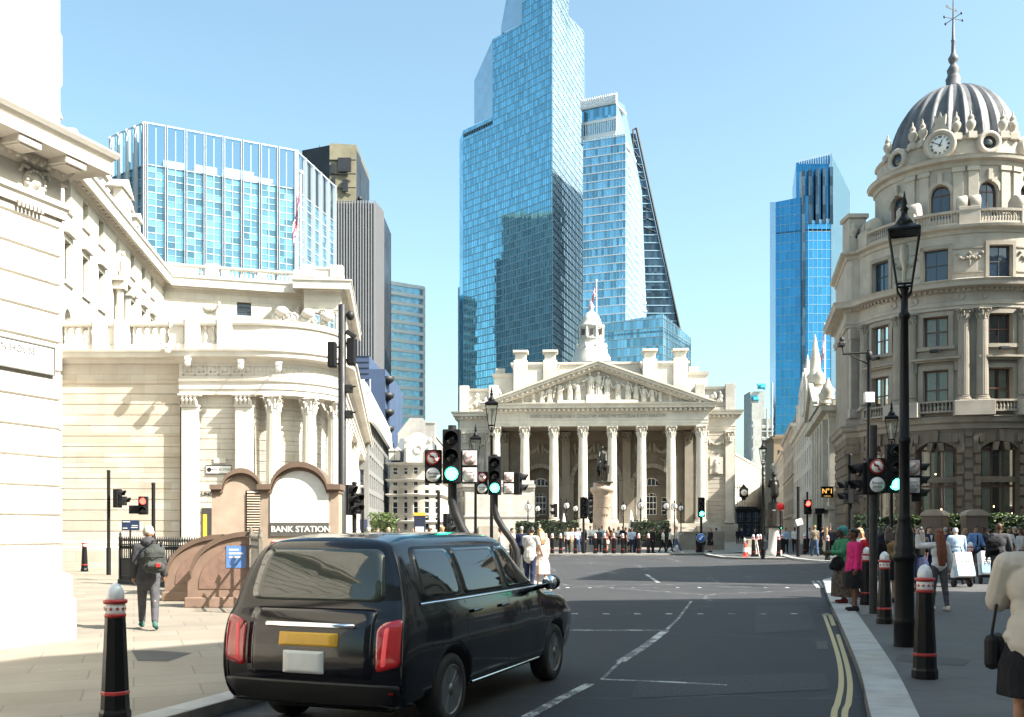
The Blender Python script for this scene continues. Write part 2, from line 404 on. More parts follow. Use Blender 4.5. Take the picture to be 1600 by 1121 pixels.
M['slate'] = plain('slate_roof', (.10, .11, .125), .6, var=.3, bump=.3)
M['black'] = plain('black_paint', (.006, .006, .007), .4, var=.2, bump=.06, spec=.22)
M['blackm'] = plain('matt_black', (.008, .008, .009), .6, var=.2, spec=.25)
M['darkgrey'] = plain('dark_grey_metal', (.022, .022, .023), .5, var=.2, spec=.35)
M['iron'] = plain('iron_railing', (.014, .013, .012), .45, var=.25, bump=.15, spec=.4)
M['brownpaint'] = plain('brown_window_frame', (.10, .042, .025), .45)
M['whitepaint'] = plain('white_paint', (.74, .73, .70), .5, var=.08)
M['silver'] = plain('silver_paint', (.62, .64, .66), .42, .2, var=.1, bump=.05)
M['redpaint'] = plain('red_paint', (.38, .022, .018), .4, coat=.2, var=.15)
M['darkframe'] = plain('dark_window_frame', (.045, .042, .04), .5)
M['pane'] = pane_mat('window_pane')
M['pane_blue'] = pane_mat('window_pane_blue', (.02, .04, .07))
M['bronze'] = plain('bronze_statue', (.028, .026, .022), .45, .6, var=.4, scale=4)
M['white_steel'] = plain('white_steel', (.72, .74, .75), .4, .1, var=.06)
M['steel'] = plain('brushed_steel', (.5, .5, .5), .3, .9, var=.1)
M['lens'] = plain('dark_lens', (.012, .012, .014), .15, coat=.5, var=.1)
M['green_on'] = emit('green_signal_light', (.03, 1., .52), 9.)
M['red_on'] = emit('red_signal_light', (1., .03, .02), 6.)
M['warm_lamp'] = emit('warm_lamp_globe', (1., .86, .62), .6)
M['chandelier'] = emit('chandelier_light', (1., .72, .35), 5.)
M['globe'] = plain('opal_globe', (.8, .78, .72), .25, var=.04)
M['lantern_glass'] = clear_glass('lantern_glass', (.86, .88, .86))
def leafmat(name, a, b):
    m, nt, p = base_mat(name); g = nd(nt, 'NewGeometry')
    wn = nd(nt, 'TexNoise', {'Vector': nd(nt, 'TexCoord').outputs['Object'], 'Scale': 9., 'Detail': 3})
    c = mix(nt, a, b, ramp(nt, wn.outputs[0], .35, .65)); nt.links.new(c, p.inputs['Base Color']); p.inputs['Roughness'].default_value = .6
    p.inputs['Subsurface Weight'].default_value = 0.
    return m
M['leaf'] = leafmat('leaf_green', (.014, .03, .008), (.035, .06, .016))
M['leaf_light'] = leafmat('leaf_light_green', (.04, .075, .016), (.10, .14, .04))
def asphalt(name, K):
    m, nt, p = base_mat(name); ob = nd(nt, 'TexCoord').outputs['Object']
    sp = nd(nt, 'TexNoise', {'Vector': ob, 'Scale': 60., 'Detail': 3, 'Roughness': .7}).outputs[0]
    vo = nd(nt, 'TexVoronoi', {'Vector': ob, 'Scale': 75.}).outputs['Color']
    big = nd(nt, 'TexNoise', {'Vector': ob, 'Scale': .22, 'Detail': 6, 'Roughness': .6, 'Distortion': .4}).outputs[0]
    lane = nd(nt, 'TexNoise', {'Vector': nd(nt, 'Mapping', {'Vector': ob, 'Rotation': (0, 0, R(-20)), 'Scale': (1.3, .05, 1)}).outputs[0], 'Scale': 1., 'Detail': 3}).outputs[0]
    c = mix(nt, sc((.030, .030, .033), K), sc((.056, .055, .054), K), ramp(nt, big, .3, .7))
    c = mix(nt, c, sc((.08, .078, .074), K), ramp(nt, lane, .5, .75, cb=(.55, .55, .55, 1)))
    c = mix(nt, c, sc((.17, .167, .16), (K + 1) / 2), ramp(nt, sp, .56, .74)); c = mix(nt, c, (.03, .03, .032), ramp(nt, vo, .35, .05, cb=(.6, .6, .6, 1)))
    cr_ = nd(nt, 'TexVoronoi', {'Vector': nd(nt, 'VectorMath', {0: ob, 1: nd(nt, 'VectorMath', {0: nd(nt, 'TexNoise', {'Vector': ob, 'Scale': 1.5, 'Detail': 5}).outputs[1], 'Scale': .8}, operation='SCALE').outputs[0]}, operation='ADD').outputs[0], 'Scale': .16}, feature='DISTANCE_TO_EDGE').outputs[0]
    c = mix(nt, c, (.018, .018, .019), ramp(nt, cr_, .0045, .002, cb=(.8, .8, .8, 1)))
    oil = nd(nt, 'TexNoise', {'Vector': ob, 'Scale': .9, 'Detail': 4, 'Distortion': .6}).outputs[0]
    c = mix(nt, c, (.028, .028, .03), ramp(nt, oil, .6, .74, cb=(.65, .65, .65, 1)))
    nt.links.new(c, p.inputs['Base Color']); p.inputs['Roughness'].default_value = .72; p.inputs['Specular IOR Level'].default_value = .4
    nt.links.new(nd(nt, 'Bump', {'Height': sp, 'Strength': .5, 'Distance': .008}).outputs[0], p.inputs['Normal']); return m
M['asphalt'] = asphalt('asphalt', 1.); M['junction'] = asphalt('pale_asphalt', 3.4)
def paving(name, col, w, h, rot, var=.2, joint=.45):
    m, nt, p = base_mat(name); ob = nd(nt, 'TexCoord').outputs['Object']
    uv = nd(nt, 'Mapping', {'Vector': ob, 'Rotation': (0, 0, rot)}).outputs[0]
    br = nd(nt, 'TexBrick', {'Vector': uv, 'Scale': 1., 'Brick Width': w, 'Row Height': h, 'Mortar Size': .011, 'Mortar Smooth': .2, 'Color1': (1, 1, 1), 'Color2': (1 - var, 1 - var * 1.1, 1 - var * 1.25), 'Mortar': (joint,) * 3}, offset=.42, squash=1.25, squash_frequency=3)
    n = nd(nt, 'TexNoise', {'Vector': ob, 'Scale': .9, 'Detail': 8, 'Roughness': .65}).outputs[0]
    s = nd(nt, 'TexNoise', {'Vector': ob, 'Scale': 26., 'Detail': 5, 'Roughness': .7}).outputs[0]
    c = mix(nt, sc(col, 1.18), sc(col, .62), ramp(nt, n, .35, .7)); c = mix(nt, c, br.outputs[0], 1., 'MULTIPLY')
    c = mix(nt, c, sc(col, .55), ramp(nt, s, .6, .85, cb=(.6, .6, .6, 1)))
    sp = nd(nt, 'TexVoronoi', {'Vector': ob, 'Scale': 3.1}).outputs[0]
    c = mix(nt, c, sc(col, .45), ramp(nt, sp, .055, .03, cb=(.7, .7, .7, 1)))           # trodden gum spots
    nt.links.new(c, p.inputs['Base Color']); p.inputs['Roughness'].default_value = .7
    b = nd(nt, 'Bump', {'Height': s, 'Strength': .25, 'Distance': .006}); b = nd(nt, 'Bump', {'Height': br.outputs[1], 'Strength': .5, 'Distance': .008, 'Normal': b.outputs[0]}, invert=True)
    nt.links.new(b.outputs[0], p.inputs['Normal']); return m
M['yorkstone'] = paving('yorkstone_paving', (.40, .35, .28), 1.15, .75, R(-21), .28, .32)
M['slabs'] = paving('grey_paving', (.145, .142, .138), 1.05, .62, R(-16), .3, .3)
M['plaza'] = paving('plaza_paving', (.36, .33, .28), .9, .6, 0)
M['kerb'] = stone('granite_kerb', (.40, .40, .39), (.9, 2.), .08, .3, bump=.25, rough=.7, nscale=3.)
M['tactile'] = paving('tactile_paving', (.27, .26, .24), .4, .4, R(-16), .1)
M['manhole'] = paving('manhole_cover', (.10, .098, .095), .09, .09, R(24), .3, .3)
def roadpaint(name, col, wear):
    m, nt, p = base_mat(name); ob = nd(nt, 'TexCoord').outputs['Object']
    a = nd(nt, 'TexNoise', {'Vector': ob, 'Scale': 22., 'Detail': 7, 'Roughness': .75}).outputs[0]; b = nd(nt, 'TexNoise', {'Vector': ob, 'Scale': 2.2, 'Detail': 4}).outputs[0]
    f = nd(nt, 'Math', {0: a, 1: b}, operation='ADD').outputs[0]
    nt.links.new(mix(nt, col, (.10, .10, .10), ramp(nt, f, wear - .06, wear + .06)), p.inputs['Base Color']); p.inputs['Roughness'].default_value = .7; return m
M['asphalt_dark'] = plain('asphalt_patch', (.034, .034, .036), .75, var=.4, bump=.5, scale=30)
M['line_white'] = roadpaint('white_road_paint', (.48, .47, .46), 1.045)
M['line_thin'] = roadpaint('worn_road_paint', (.42, .42, .41), .96)
M['line_yellow'] = roadpaint('yellow_road_paint', (.44, .36, .19), 1.09)
# ------------------------------------------------------------------ ground
def RD(px, py): Y = CAM * FPX / (py - HZ); return (PX(px, Y), Y)                  # a point on the road
def PV(px, py): Y = (CAM - PAV) * FPX / (py - HZ); return (PX(px, Y), Y)          # a point on a pavement
def smooth_path(pts, n=6):
    P = [Vector(p) for p in pts]; out = []
    for i in range(len(P) - 1):
        a, b, c, d = P[max(0, i - 1)], P[i], P[i + 1], P[min(len(P) - 1, i + 2)]
        for k in range(n):
            t = k / n; out.append(tuple(.5 * ((2 * b) + (c - a) * t + (2 * a - 5 * b + 4 * c - d) * t * t + (3 * b - a - 3 * c + d) * t ** 3)))
    out.append(tuple(P[-1])); return out
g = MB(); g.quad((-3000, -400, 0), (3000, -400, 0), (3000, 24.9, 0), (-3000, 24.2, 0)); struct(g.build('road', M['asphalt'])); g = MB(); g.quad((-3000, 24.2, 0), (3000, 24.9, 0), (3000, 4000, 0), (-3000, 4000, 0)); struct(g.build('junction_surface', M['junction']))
LK = smooth_path([(-7.2, -6), (-5.4, 2.7), (-3.3, 8.2), (-2.2, 11.5), (-1.05, 15), (-.05, 18.6), (.75, 23), (1.1, 27), (.95, 31), (-.4, 35.5), (-4, 41), (-4.6, 60), (-4., 95)])
g = MB(); g.prism(LK + [(-60, 95), (-60, -6)], -.06, PAV); struct(g.build('pavement', M['yorkstone']))
def kerb(path, wd, name='kerb', mat='kerb', z=.125):
    g = MB(); g.sweep(path, [(.0, -.05), (.0, z - .015), (-.015, z), (-wd, z), (-wd, -.05)]); return struct(g.build(name, M[mat]))
kerb(LK, .3)
RK = smooth_path([(.9, -6), (1.5, 2), (2.35, 6), (3.2, 8.8), (4.26, 12.15), (6.0, 18.1), (7.7, 24.), (9.6, 30.3), (10.6, 33.3), (12.4, 34.8), (20, 35.6), (60, 36.5)])
g = MB(); g.prism(RK + [(60, -6)], -.06, PAV); struct(g.build('pavement', M['slabs']))
kerb(RK[::-1], .42)
FK = smooth_path([(60, 49), (26, 48.4), (19.8, 49.2), (17.2, 51.5), (16.6, 56), (17.9, 64), (22, 80), (34, 130), (62, 250)])
g = MB(); g.prism(FK + [(120, 250), (120, 49)], -.06, PAV); struct(g.build('pavement', M['slabs'])); kerb(FK, .35)
IK = smooth_path([(12.9, 60.5), (13.2, 58.6), (15, 57.4), (18, 55.9), (19.2, 55.6)], 4)
IK = [(12.75, 61.5), (12.7, 59.8), (13.2, 58.7), (14.2, 58.2), (16., 57.6), (16.0, 66), (15.6, 69), (14.4, 69.5), (13.2, 68), (12.8, 64)]
g = MB(); g.prism(IK, -.06, PAV); struct(g.build('traffic_island', M['slabs'])); g = MB(); g.sweep(IK, [(.0, -.05), (.0, .12), (-.015, .135), (-.3, .135), (-.3, -.05)], closed=True); struct(g.build('kerb', M['kerb']))
PK = smooth_path([(-1.0, 120), (-.9, 80), (.3, 69), (2.0, 66.3), (5, 66.0), (9, 66.6), (14.0, 69.5), (17.4, 74), (21, 88), (27, 112), (31.5, 130), (44, 180)])
g = MB(); g.prism(PK + [(-1, 180)], -.06, PAV); struct(g.build('plaza_pavement', M['plaza'])); kerb(PK, .35)
mk = MB()
def stripe(pts, wd, mat, z=.004):
    P = [Vector(p) for p in pts]; g = MB(); vs = []
    for i, p in enumerate(P):
        d = (P[min(i + 1, len(P) - 1)] - P[max(i - 1, 0)]).normalized(); n = Vector((d.y, -d.x)) * wd / 2
        vs += [(p.x - n.x, p.y - n.y, z), (p.x + n.x, p.y + n.y, z)]
    g.add(vs, [(2 * i, 2 * i + 1, 2 * i + 3, 2 * i + 2) for i in range(len(P) - 1)]); return struct(g.build('road_marking', M[mat]))
stripe([RD(823, 1121), RD(872, 1094.5), RD(922.5, 1068.8)], .12, 'line_white')
stripe([RD(940, 1062), RD(955, 1048), RD(969, 1034)], .05, 'line_thin')
stripe([RD(970, 1034), RD(1005, 1012), RD(1029, 994), RD(1041, 985)], .14, 'line_white')
stripe([RD(1042, 984), RD(1060, 967), RD(1080, 940)], .06, 'line_thin')
stripe([RD(830, 985.5), RD(960, 985.5), RD(1041, 985.5)], .16, 'line_white', .0055)
stripe([RD(940, 1062), RD(1040, 1066), RD(1136, 1071)], .09, 'line_thin')
for i in range(9): stripe([RD(893 + 49 * i, 959.6), RD(903 + 49 * i, 959.6)], .22, 'line_white')
for i in range(12): stripe([RD(850 + 34.3 * i, 918.6), RD(855.5 + 34.3 * i, 918.6)], .28, 'line_white')
stripe(smooth_path([RD(1288, 962), RD(1300, 995), RD(1311, 1032), RD(1314.5, 1067), RD(1309, 1098), RD(1303, 1125), (2.0, 6), (1.2, 3)]), .062, 'line_yellow')
stripe(smooth_path([RD(1309, 992), RD(1321.5, 1032), RD(1328, 1067), RD(1326, 1098), RD(1320, 1125), (2.12, 6), (1.35, 3)]), .062, 'line_yellow')
stripe([RD(1297, 962), RD(1303, 978)], .08, 'line_yellow'); stripe([RD(1284, 961.5), RD(1306, 961.5)], .12, 'line_yellow', .0055)
stripe([RD(1010, 898), RD(1029, 911)], .14, 'line_white'); stripe([RD(1270, 908), RD(1279, 919)], .12, 'line_white'); stripe([RD(1278, 908), RD(1288, 919)], .12, 'line_white')
stripe([RD(862, 911), RD(873, 920)], .12, 'line_white')
def patch(name, pts, mat, z):
    g = MB(); g.add([(x, y, z) for x, y in pts], [tuple(range(len(pts)))]); return struct(g.build(name, M[mat]))
patch('road_patch', [RD(1000, 1060), RD(1290, 1052), RD(1296, 1078), RD(985, 1092)], 'asphalt_dark', .0035); patch('road_patch', [RD(1180, 948), RD(1262, 947), RD(1275, 985), RD(1180, 990)], 'asphalt_dark', .0035)
patch('drain_cover', [RD(1275, 1003), RD(1291, 1003), RD(1294, 1015), RD(1277, 1015)], 'manhole', .0045)
patch('manhole_cover', [PV(205, 1017), PV(240, 1017), PV(300, 1021), PV(262, 1034), PV(215, 1033)][::-1], 'manhole', PAV + .004)
patch('manhole_cover', [PV(1396, 1033), PV(1410, 1022), PV(1516, 1031), PV(1506, 1041)][::-1], 'manhole', PAV + .004)
patch('tactile_paving', [PV(1345, 961), PV(1400, 961), PV(1392, 938), PV(1338, 938)][::-1], 'tactile', PAV + .004)
patch('manhole_cover', [RD(1122, 919), RD(1175, 919), RD(1172, 916.2), RD(1124, 916.2)][::-1], 'manhole', .0045)
# ------------------------------------------------------------------ classical pieces
def capital(g, c, r, h, n=8):
    x, y, z = c
    g.lathe([(r * .98, 0), (r * 1.06, h * .04), (r * .95, h * .08), (r * .93, h * .5), (r * 1.12, h * .84), (r * 1.2, h * .86)], 20, c)
    for tier, (z0, z1, ro) in enumerate(((.05, .42, 1.3), (.25, .68, 1.42))):
        for k in range(n):
            a = 2 * pi * (k + .5 * tier) / n; ca, sa = cos(a), sin(a)
            pts = [(x + ca * q * r, y + sa * q * r, z + h * t) for q, t in ((.98, z0), (1.02, z0 + (z1 - z0) * .5), (1.14, z1), (ro, z1 + .02), (ro + .03, z1 - .06))]
            g.tube(pts, [r * .17, r * .2, r * .18, r * .13, r * .06], 6)
    for k in range(4):
        a = pi / 4 + k * pi / 2; ca, sa = cos(a), sin(a)
        g.tube([(x + ca * q * r, y + sa * q * r, z + h * t) for q, t in ((1., .55), (1.2, .74), (1.5, .86), (1.68, .84), (1.7, .73), (1.58, .7), (1.53, .78))], [r * .1, r * .1, r * .1, r * .11, r * .1, r * .08, r * .05], 6)
        b = k * pi / 2; g.ell((x + cos(b) * r * 1.26, y + sin(b) * r * 1.26, z + h * .9), (r * .16,) * 3, 8, 5)
    ab = []
    for k in range(4):
        a = pi / 4 + k * pi / 2; b = a + pi / 4
        ab += [(x + cos(a - .07) * r * 1.78, y + sin(a - .07) * r * 1.78), (x + cos(a + .07) * r * 1.78, y + sin(a + .07) * r * 1.78), (x + cos(b) * r * 1.16, y + sin(b) * r * 1.16)]
    g.prism(ab, z + h * .88, z + h)
    return g
def column_mb(r, h, fl=24):
    g = MB(); z = .0
    g.box(-r * 1.32, r * 1.32, -r * 1.32, r * 1.32, 0, r * .3)
    g.lathe([(r * 1.28, r * .3), (r * 1.33, r * .42), (r * 1.26, r * .55), (r * 1.1, r * .6), (r * 1.08, r * .68), (r * 1.18, r * .76), (r * 1.12, r * .86), (r * 1.02, r * .92)], 32)
    n = fl * 4; pr = [(r, r * .92), (r, r * 1.05)]
    prof = [(r * (1 - .14 * t * t), r * 1.05 + (h - r * 1.05) * t) for t in (0, .25, .5, .75, 1)]
    g.lathe(prof, n, rib=lambda i, zz: (1., .985, .93, .985)[i % 4])
    return g
def garland(g, x0, x1, z, sag, y, r):
    for k in range(11):
        t = k / 10; xx = x0 + (x1 - x0) * t; zz = z - sag * (1 - (2 * t - 1) ** 2); q = r * (.6 + .5 * sin(pi * t)) * random.uniform(.85, 1.2)
        g.ell((xx, y, zz), (q * 1.1, q * .8, q), 7, 5)
    for x in (x0, x1): g.tube([(x, y, z + r), (x, y - r * .3, z - sag * .5), (x + r * .2, y, z - sag * 1.1)], [r * .5, r * .7, r * .2], 6)
def baluster_prof(h, r): return [(r, 0), (r, h * .08), (r * .55, h * .12), (r * .95, h * .3), (r, h * .38), (r * .5, h * .68), (r * .42, h * .8), (r * .7, h * .86), (r * .9, h * .92), (r * .9, h)]
def relief_figure(g, x, z, h, y=0., pose=0):
    """a draped figure standing half out of a wall"""
    r = h * .16; lean = .05 * h * sin(pose * 2.1)
    g.lathe([(r * 1.1, 0), (r * 1.0, h * .2), (r * .8, h * .45), (r * .95, h * .62), (r * .9, h * .74), (r * .4, h * .82)], 10, (x, y, z), sy=.7)
    for k in range(5): a = pi + .5 + k * .5; g.tube([(x + cos(a) * r * 1.05, y + sin(a) * r * .7, z), (x + cos(a + .15) * r * .85, y + sin(a) * r * .6, z + h * .5)], h * .02, 5)
    g.ell((x + lean, y - r * .1, z + h * .91), (h * .062, h * .07, h * .085), 8, 6)
    for s in (-1, 1):
        ph = pose * 1.7 + s; e = (x + s * r * 1.5, y - r * .3, z + h * (.6 + .18 * sin(ph * 2))); q = (x + s * r * (1.4 + .8 * cos(ph)), y - r * .7, z + h * (.55 + .3 * sin(ph * 3)))
        g.tube([(x + s * r * .8, y, z + h * .75), e, q], [h * .045, h * .04, h * .028], 6)
# ------------------------------------------------------------------ the columned exchange
RE = thing('columned_exchange', 'pale stone classical hall with eight Corinthian columns under a sculpted pediment', 'building', (PX(934, 127), 127, 0), R(-3.5))
ST, SP = M['weathered'], stone('pale_stone', (.56, .515, .445), None, .1, .5)
M['portico'] = stone('shaded_portico_stone', (.17, .15, .12), (1.2, .5), .1, .5); M['carving'] = stone('shaded_carved_stone', (.25, .222, .18), None, .1, .5)  # the portico's interior shade is darkened into these two stones
# columns
cz = 2.55; hC = 12.6 - 1.5
c0 = None
for i in range(8):
    x = (-3.5 + i) * 3.786
    if c0 is None:
        c0 = column_mb(.63, hC).build('column', SP, RE); cp = MB(); capital(cp, (0, 0, hC), .545, 1.5); cap0 = cp.build('capital', SP, c0); o = c0
    else:
        o = c0.copy(); COL.objects.link(o); o.parent = RE; q = cap0.copy(); COL.objects.link(q); q.parent = o
    o.location = (x, 1.0, cz)
# platform and steps
g = MB(); g.box(-15, 15, -.6, 9.5, 0, 2.55)
for k in range(10): g.box(-12.5, 12.5, -.6 - .36 * (k + 1), -.6 - .36 * k, 0, 2.55 - .25 * (k + 1))
g.box(-15, -12.5, -4.4, -.6, 0, 2.2); g.box(12.5, 15, -4.4, -.6, 0, 2.2); g.build('steps', ST, RE)
# entablature
path = [(-18.9, 70), (-18.9, 8.6), (-14.15, 8.6), (-14.15, .35), (14.15, .35), (14.15, 8.6), (18.9, 8.6), (18.9, 70)]
prof = [(-1.3, 15.15), (0, 15.15), (0, 15.45), (.05, 15.46), (.05, 15.8), (.12, 15.9), (.0, 15.96), (.0, 16.85), (.14, 16.95), (.14, 17.0), (.3, 17.3), (.3, 17.36), (.85, 17.38), (.9, 17.72), (1.05, 17.8), (1.12, 17.98), (.2, 18.05), (-1.3, 18.05)]
g = MB(); g.sweep(path, prof)
P = Path(path); n = int(P.L / .62)
for k in range(n):
    u = (k + .5) * P.L / n; p, d = P.at(u)
    if p.y > 30: continue
    g.M = T(p.x, p.y, 0) @ RZ(atan2(d.y, d.x)); g.box(-.15, .15, -.68, .02, 17.02, 17.34); g.M = None
g.build('entablature', SP, RE)
g = MB(); g.text('ANNO XIII ELIZABETHAE R CONDITVM  ANNO VIII VICTORIAE R RESTAVRATVM', .62, T(0, .33, 16.38) @ UPRIGHT @ Matrix.Scale(.78, 4, (1, 0, 0)), .015); g.build('inscription', M['sooty'], RE)
# portico ceiling, flank and rear walls with three arches
g = MB(); g.box(-12.9, 12.9, 1.6, 8.6, 15.3, 15.9)
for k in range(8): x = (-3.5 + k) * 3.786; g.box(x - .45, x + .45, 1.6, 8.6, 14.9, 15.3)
g.build('portico_ceiling', M['carving'], RE)
ops = [(-10.1, -5.2, 2.55, 7.8, 2.45, 1.1), (-3.1, 3.1, 2.55, 8.4, 3.1, 1.6), (5.2, 10.1, 2.55, 7.8, 2.45, 1.1)]
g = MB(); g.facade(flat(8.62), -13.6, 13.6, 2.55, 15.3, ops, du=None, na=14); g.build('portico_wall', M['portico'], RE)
g = MB()
for (a, b, c, d, r, D) in ops:      # archivolts, imposts, pilasters and carved spandrels
    xm, hw = (a + b) / 2, (b - a) / 2
    for k in range(15):
        t = pi * k / 15; t2 = pi * (k + .9) / 15
        q = [(xm - cos(t) * hw, d + sin(t) * hw), (xm - cos(t2) * hw, d + sin(t2) * hw), (xm - cos(t2) * (hw + .55), d + sin(t2) * (hw + .55)), (xm - cos(t) * (hw + .55), d + sin(t) * (hw + .55))]
        g.slab(q, 8.45, 8.66)
    for x in (a - .55, b): g.box(x, x + .55, 8.42, 8.64, 2.6, d - .35); g.box(x - .1, x + .65, 8.32, 8.64, d - .35, d)
    garland(g, a + .2, xm - .3, 13.3, .9, 8.5, .26); garland(g, xm + .3, b - .2, 13.3, .9, 8.5, .26)
    for s in (-1, 1): relief_figure(g, xm + s * (hw * .75), d + hw * .75, 2.2, 8.55, s)
for x in (-12.6, -4.15, 4.15, 12.6):
    g.box(x - .55, x + .55, 8.25, 8.64, 2.6, 14.0); capital(g, (x, 8.45, 13.7), .5, 1.4)
g.build('wall_carving', M['carving'], RE)
for (a, b, c, d, r, D) in ops:
    big = r > 3
    g = MB(); g.facade(flat(8.62 + D), a - .1, b + .1, c - .02, d + r + .1, [((a + b) / 2 - (1.5 if big else .75), (a + b) / 2 + (1.5 if big else .75), c + (.0 if big else 1.2), 6.3, .5, .3)] + ([] if big else [(a + .35, a + 1.1, c + 1.2, 6.2, 0, .3), (b - 1.1, b - .35, c + 1.2, 6.2, 0, .3), ((a + b) / 2 - 1.1, (a + b) / 2 + 1.1, 7.75, 7.8, 1.1, .3)]))
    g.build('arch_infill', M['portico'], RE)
    f = flat(8.62 + D)
    if big: win(RE, f, ((a + b) / 2 - 1.5, (a + b) / 2 + 1.5, c, 6.3, .5), .3, M['darkframe'], M['pane'], 2, 3, .14, 'door')
    else:
        win(RE, f, ((a + b) / 2 - .75, (a + b) / 2 + .75, c + 1.2, 6.3, .5), .3, M['whitepaint'], M['pane'], 3, 4, .1)
        win(RE, f, (a + .35, a + 1.1, c + 1.2, 6.2, 0), .3, M['whitepaint'], M['pane'], 1, 4, .08); win(RE, f, (b - 1.1, b - .35, c + 1.2, 6.2, 0), .3, M['whitepaint'], M['pane'], 1, 4, .08)
        win(RE, f, ((a + b) / 2 - 1.1, (a + b) / 2 + 1.1, 7.75, 7.8, 1.1), .3, M['whitepaint'], M['pane'], 4, 2, .12)
# pediment
A, B, Zp, Za = 15.25, 18.05, 18.05, 23.5
def rake(o, t):          # band of the raking cornice, o below the outer edge, t thick
    k = (Za - Zp) / A; L = sqrt(1 + k * k)
    return [(-A + o * .0, Zp - o * L + 0), (0, Za - o * L), (A, Zp - o * L), (A, Zp - (o + t) * L), (0, Za - (o + t) * L), (-A, Zp - (o + t) * L)]
g = MB()
def rakeband(o, t, y0, y1):
    k = (Za - Zp) / A; L = sqrt(1 + k * k); zo, zi = Za - o * L, Za - (o + t) * L
    xo, xi = (zo - Zp) / k, (zi - Zp) / k
    g.slab([(-xo, Zp), (0, zo), (0, zi), (-xi, Zp)], y0, y1); g.slab([(xo, Zp), (xi, Zp), (0, zi), (0, zo)], y0, y1)
rakeband(0, .2, -.85, .9); rakeband(.2, .34, -.62, .9); rakeband(.54, .3, -.25, .9); rakeband(.84, .2, .05, .9)
k_ = (Za - Zp) / A
for s in (-1, 1):
    for i in range(22):
        x = (i + .7) * .66; z = Za - k_ * x - .72; g.M = T(s * x, 0, z) @ RY(s * math.atan(k_)); g.box(-.14, .14, -.52, 0, -.14, .14); g.M = None
g.build('pediment_cornice', SP, RE)
g = MB(); g.slab([(-14.0, Zp), (14.0, Zp), (0, Za - .5)], .7, 1.2); g.slab([(-14.9, Zp), (14.9, Zp), (0, Za - .05)], 1.2, 9.0); g.build('pediment', SP, RE)
g = MB()
spots = [(-11, .9), (-9.7, 1.25), (-8.3, 1.7), (-7.2, 2.2), (-6.2, 2.2), (-4.9, 2.5), (-3.6, 2.6), (-2.6, 2.5), (-.9, 3.0), (.1, 3.1), (1.2, 2.6), (2.6, 2.5), (3.9, 2.4), (4.9, 2.2), (5.9, 2.1), (7.0, 2.0), (8.0, 1.6), (9.3, 1.3), (10.6, .95), (11.7, .7)]
for i, (x, h) in enumerate(spots):
    b = .95 if abs(x) < 1.3 else (.35 if abs(x) < 5 else .05); relief_figure(g, x, Zp + .1 + b, min(h, Za - Zp - .95 - b - abs(x) * k_) * 1.0, .35, i)
g.bbox(-1.5, 1.5, -.1, .72, Zp, Zp + 1.05, .03); g.box(-5.2, 5.2, .0, .72, Zp, Zp + .4); g.box(-12.5, 12.5, .1, .72, Zp, Zp + .12); g.build('pediment_sculpture', SP, RE)
# wings
for s in (-1, 1):
    a, b = (-18.9, -13.6) if s < 0 else (13.6, 18.9); xm = (a + b) / 2 + s * .1
    g = MB(); z = .1; cs = [(0, 0)]; prof = [(.35, .1), (.35, 2.3), (.25, 2.5), (0, 2.6)]
    zz = 2.6
    while zz < 14.4: prof += [(0, zz + .5), (-.05, zz + .53), (-.05, zz + .57), (0, zz + .6)]; zz += .6
    prof += [(0, 15.2)]
    g.sweep([(-18.9, 70), (-18.9, 8.62), (-13.6, 8.62)] if s < 0 else [(13.6, 8.62), (18.9, 8.62), (18.9, 70)], prof, caps=False); g.build('wing_wall', ST if s < 0 else M['weathered'], RE)
    g = MB()
    for x in (xm - 1.75, xm + 1.75): g.bbox(x - .55, x + .55, 8.32, 8.62, 2.6, 13.75, .03); g.box(x - .68, x + .68, 8.22, 8.62, 2.6, 3.1); capital(g, (x, 8.47, 13.7), .5, 1.45)
    g.bbox(xm - .9, xm + .9, 8.45, 8.64, 9.3, 11.6, .04); garland(g, xm - .95, xm + .95, 13.9, .55, 8.5, .2); relief_figure(g, xm, 9.5, 1.9, 8.44, 2); g.build('pilasters', SP, RE)
    g = MB(); g.sweep([(a, 30), (a, 9.2), (b, 9.2), (b, 30)], [(0, 18.0), (0, 18.5), (-.2, 18.6), (-.2, 20.9), (.1, 21.0), (.2, 21.35), (-.3, 21.4), (-3, 21.4)])
    for x in (a + .6, b - .6): g.bbox(x - .65, x + .65, 8.9, 9.6, 18.05, 21.75, .04)
    for k in range(16): g.ell((xm + random.uniform(-1.5, 1.5), 9.2, 19.6 + random.uniform(-.9, .9)), (random.uniform(.2, .45), .3, random.uniform(.2, .4)), 7, 5)
    g.build('attic', SP if s < 0 else M['grey_stone'], RE)  # right attic in grey stone: its shade is put into the colour
# upper attics and chimney-like piers
g = MB()
for s in (-1, 1):
    g.sweep([(x, y) for x, y in ([(-11.8, 26), (-11.8, 14), (-5.4, 14), (-5.4, 26)] if s < 0 else [(7.0 - .3, 26), (6.7, 14), (13.1, 14), (13.1, 26)])], [(0, 17), (0, 24.9), (.12, 25.0), (.3, 25.4), (.3, 25.7), (-.4, 25.75), (-4, 25.75)])
    for x in ((-10.7, -6.45) if s < 0 else (7.75, 12.05)): g.bbox(x - 1.0, x + 1.0, 13.65, 15.7, 17, 26.0, .04); g.bbox(x - .8, x + .8, 13.85, 15.5, 26, 27.1, .04); g.bbox(x - 1.1, x + 1.1, 13.5, 15.8, 27.1, 27.45, .05)
    x0, x1 = (-14.6, -11.9) if s < 0 else (13.2, 16.0)
    g.sweep([(x0, 26), (x0, 15), (x1, 15), (x1, 26)], [(0, 17), (0, 23.7), (.2, 23.9), (.3, 24.3), (-.3, 24.35), (-2, 24.35)]); g.bbox(x0 + .2, x0 + 1.6, 15.2, 16.5, 24.3, 25.1, .05)
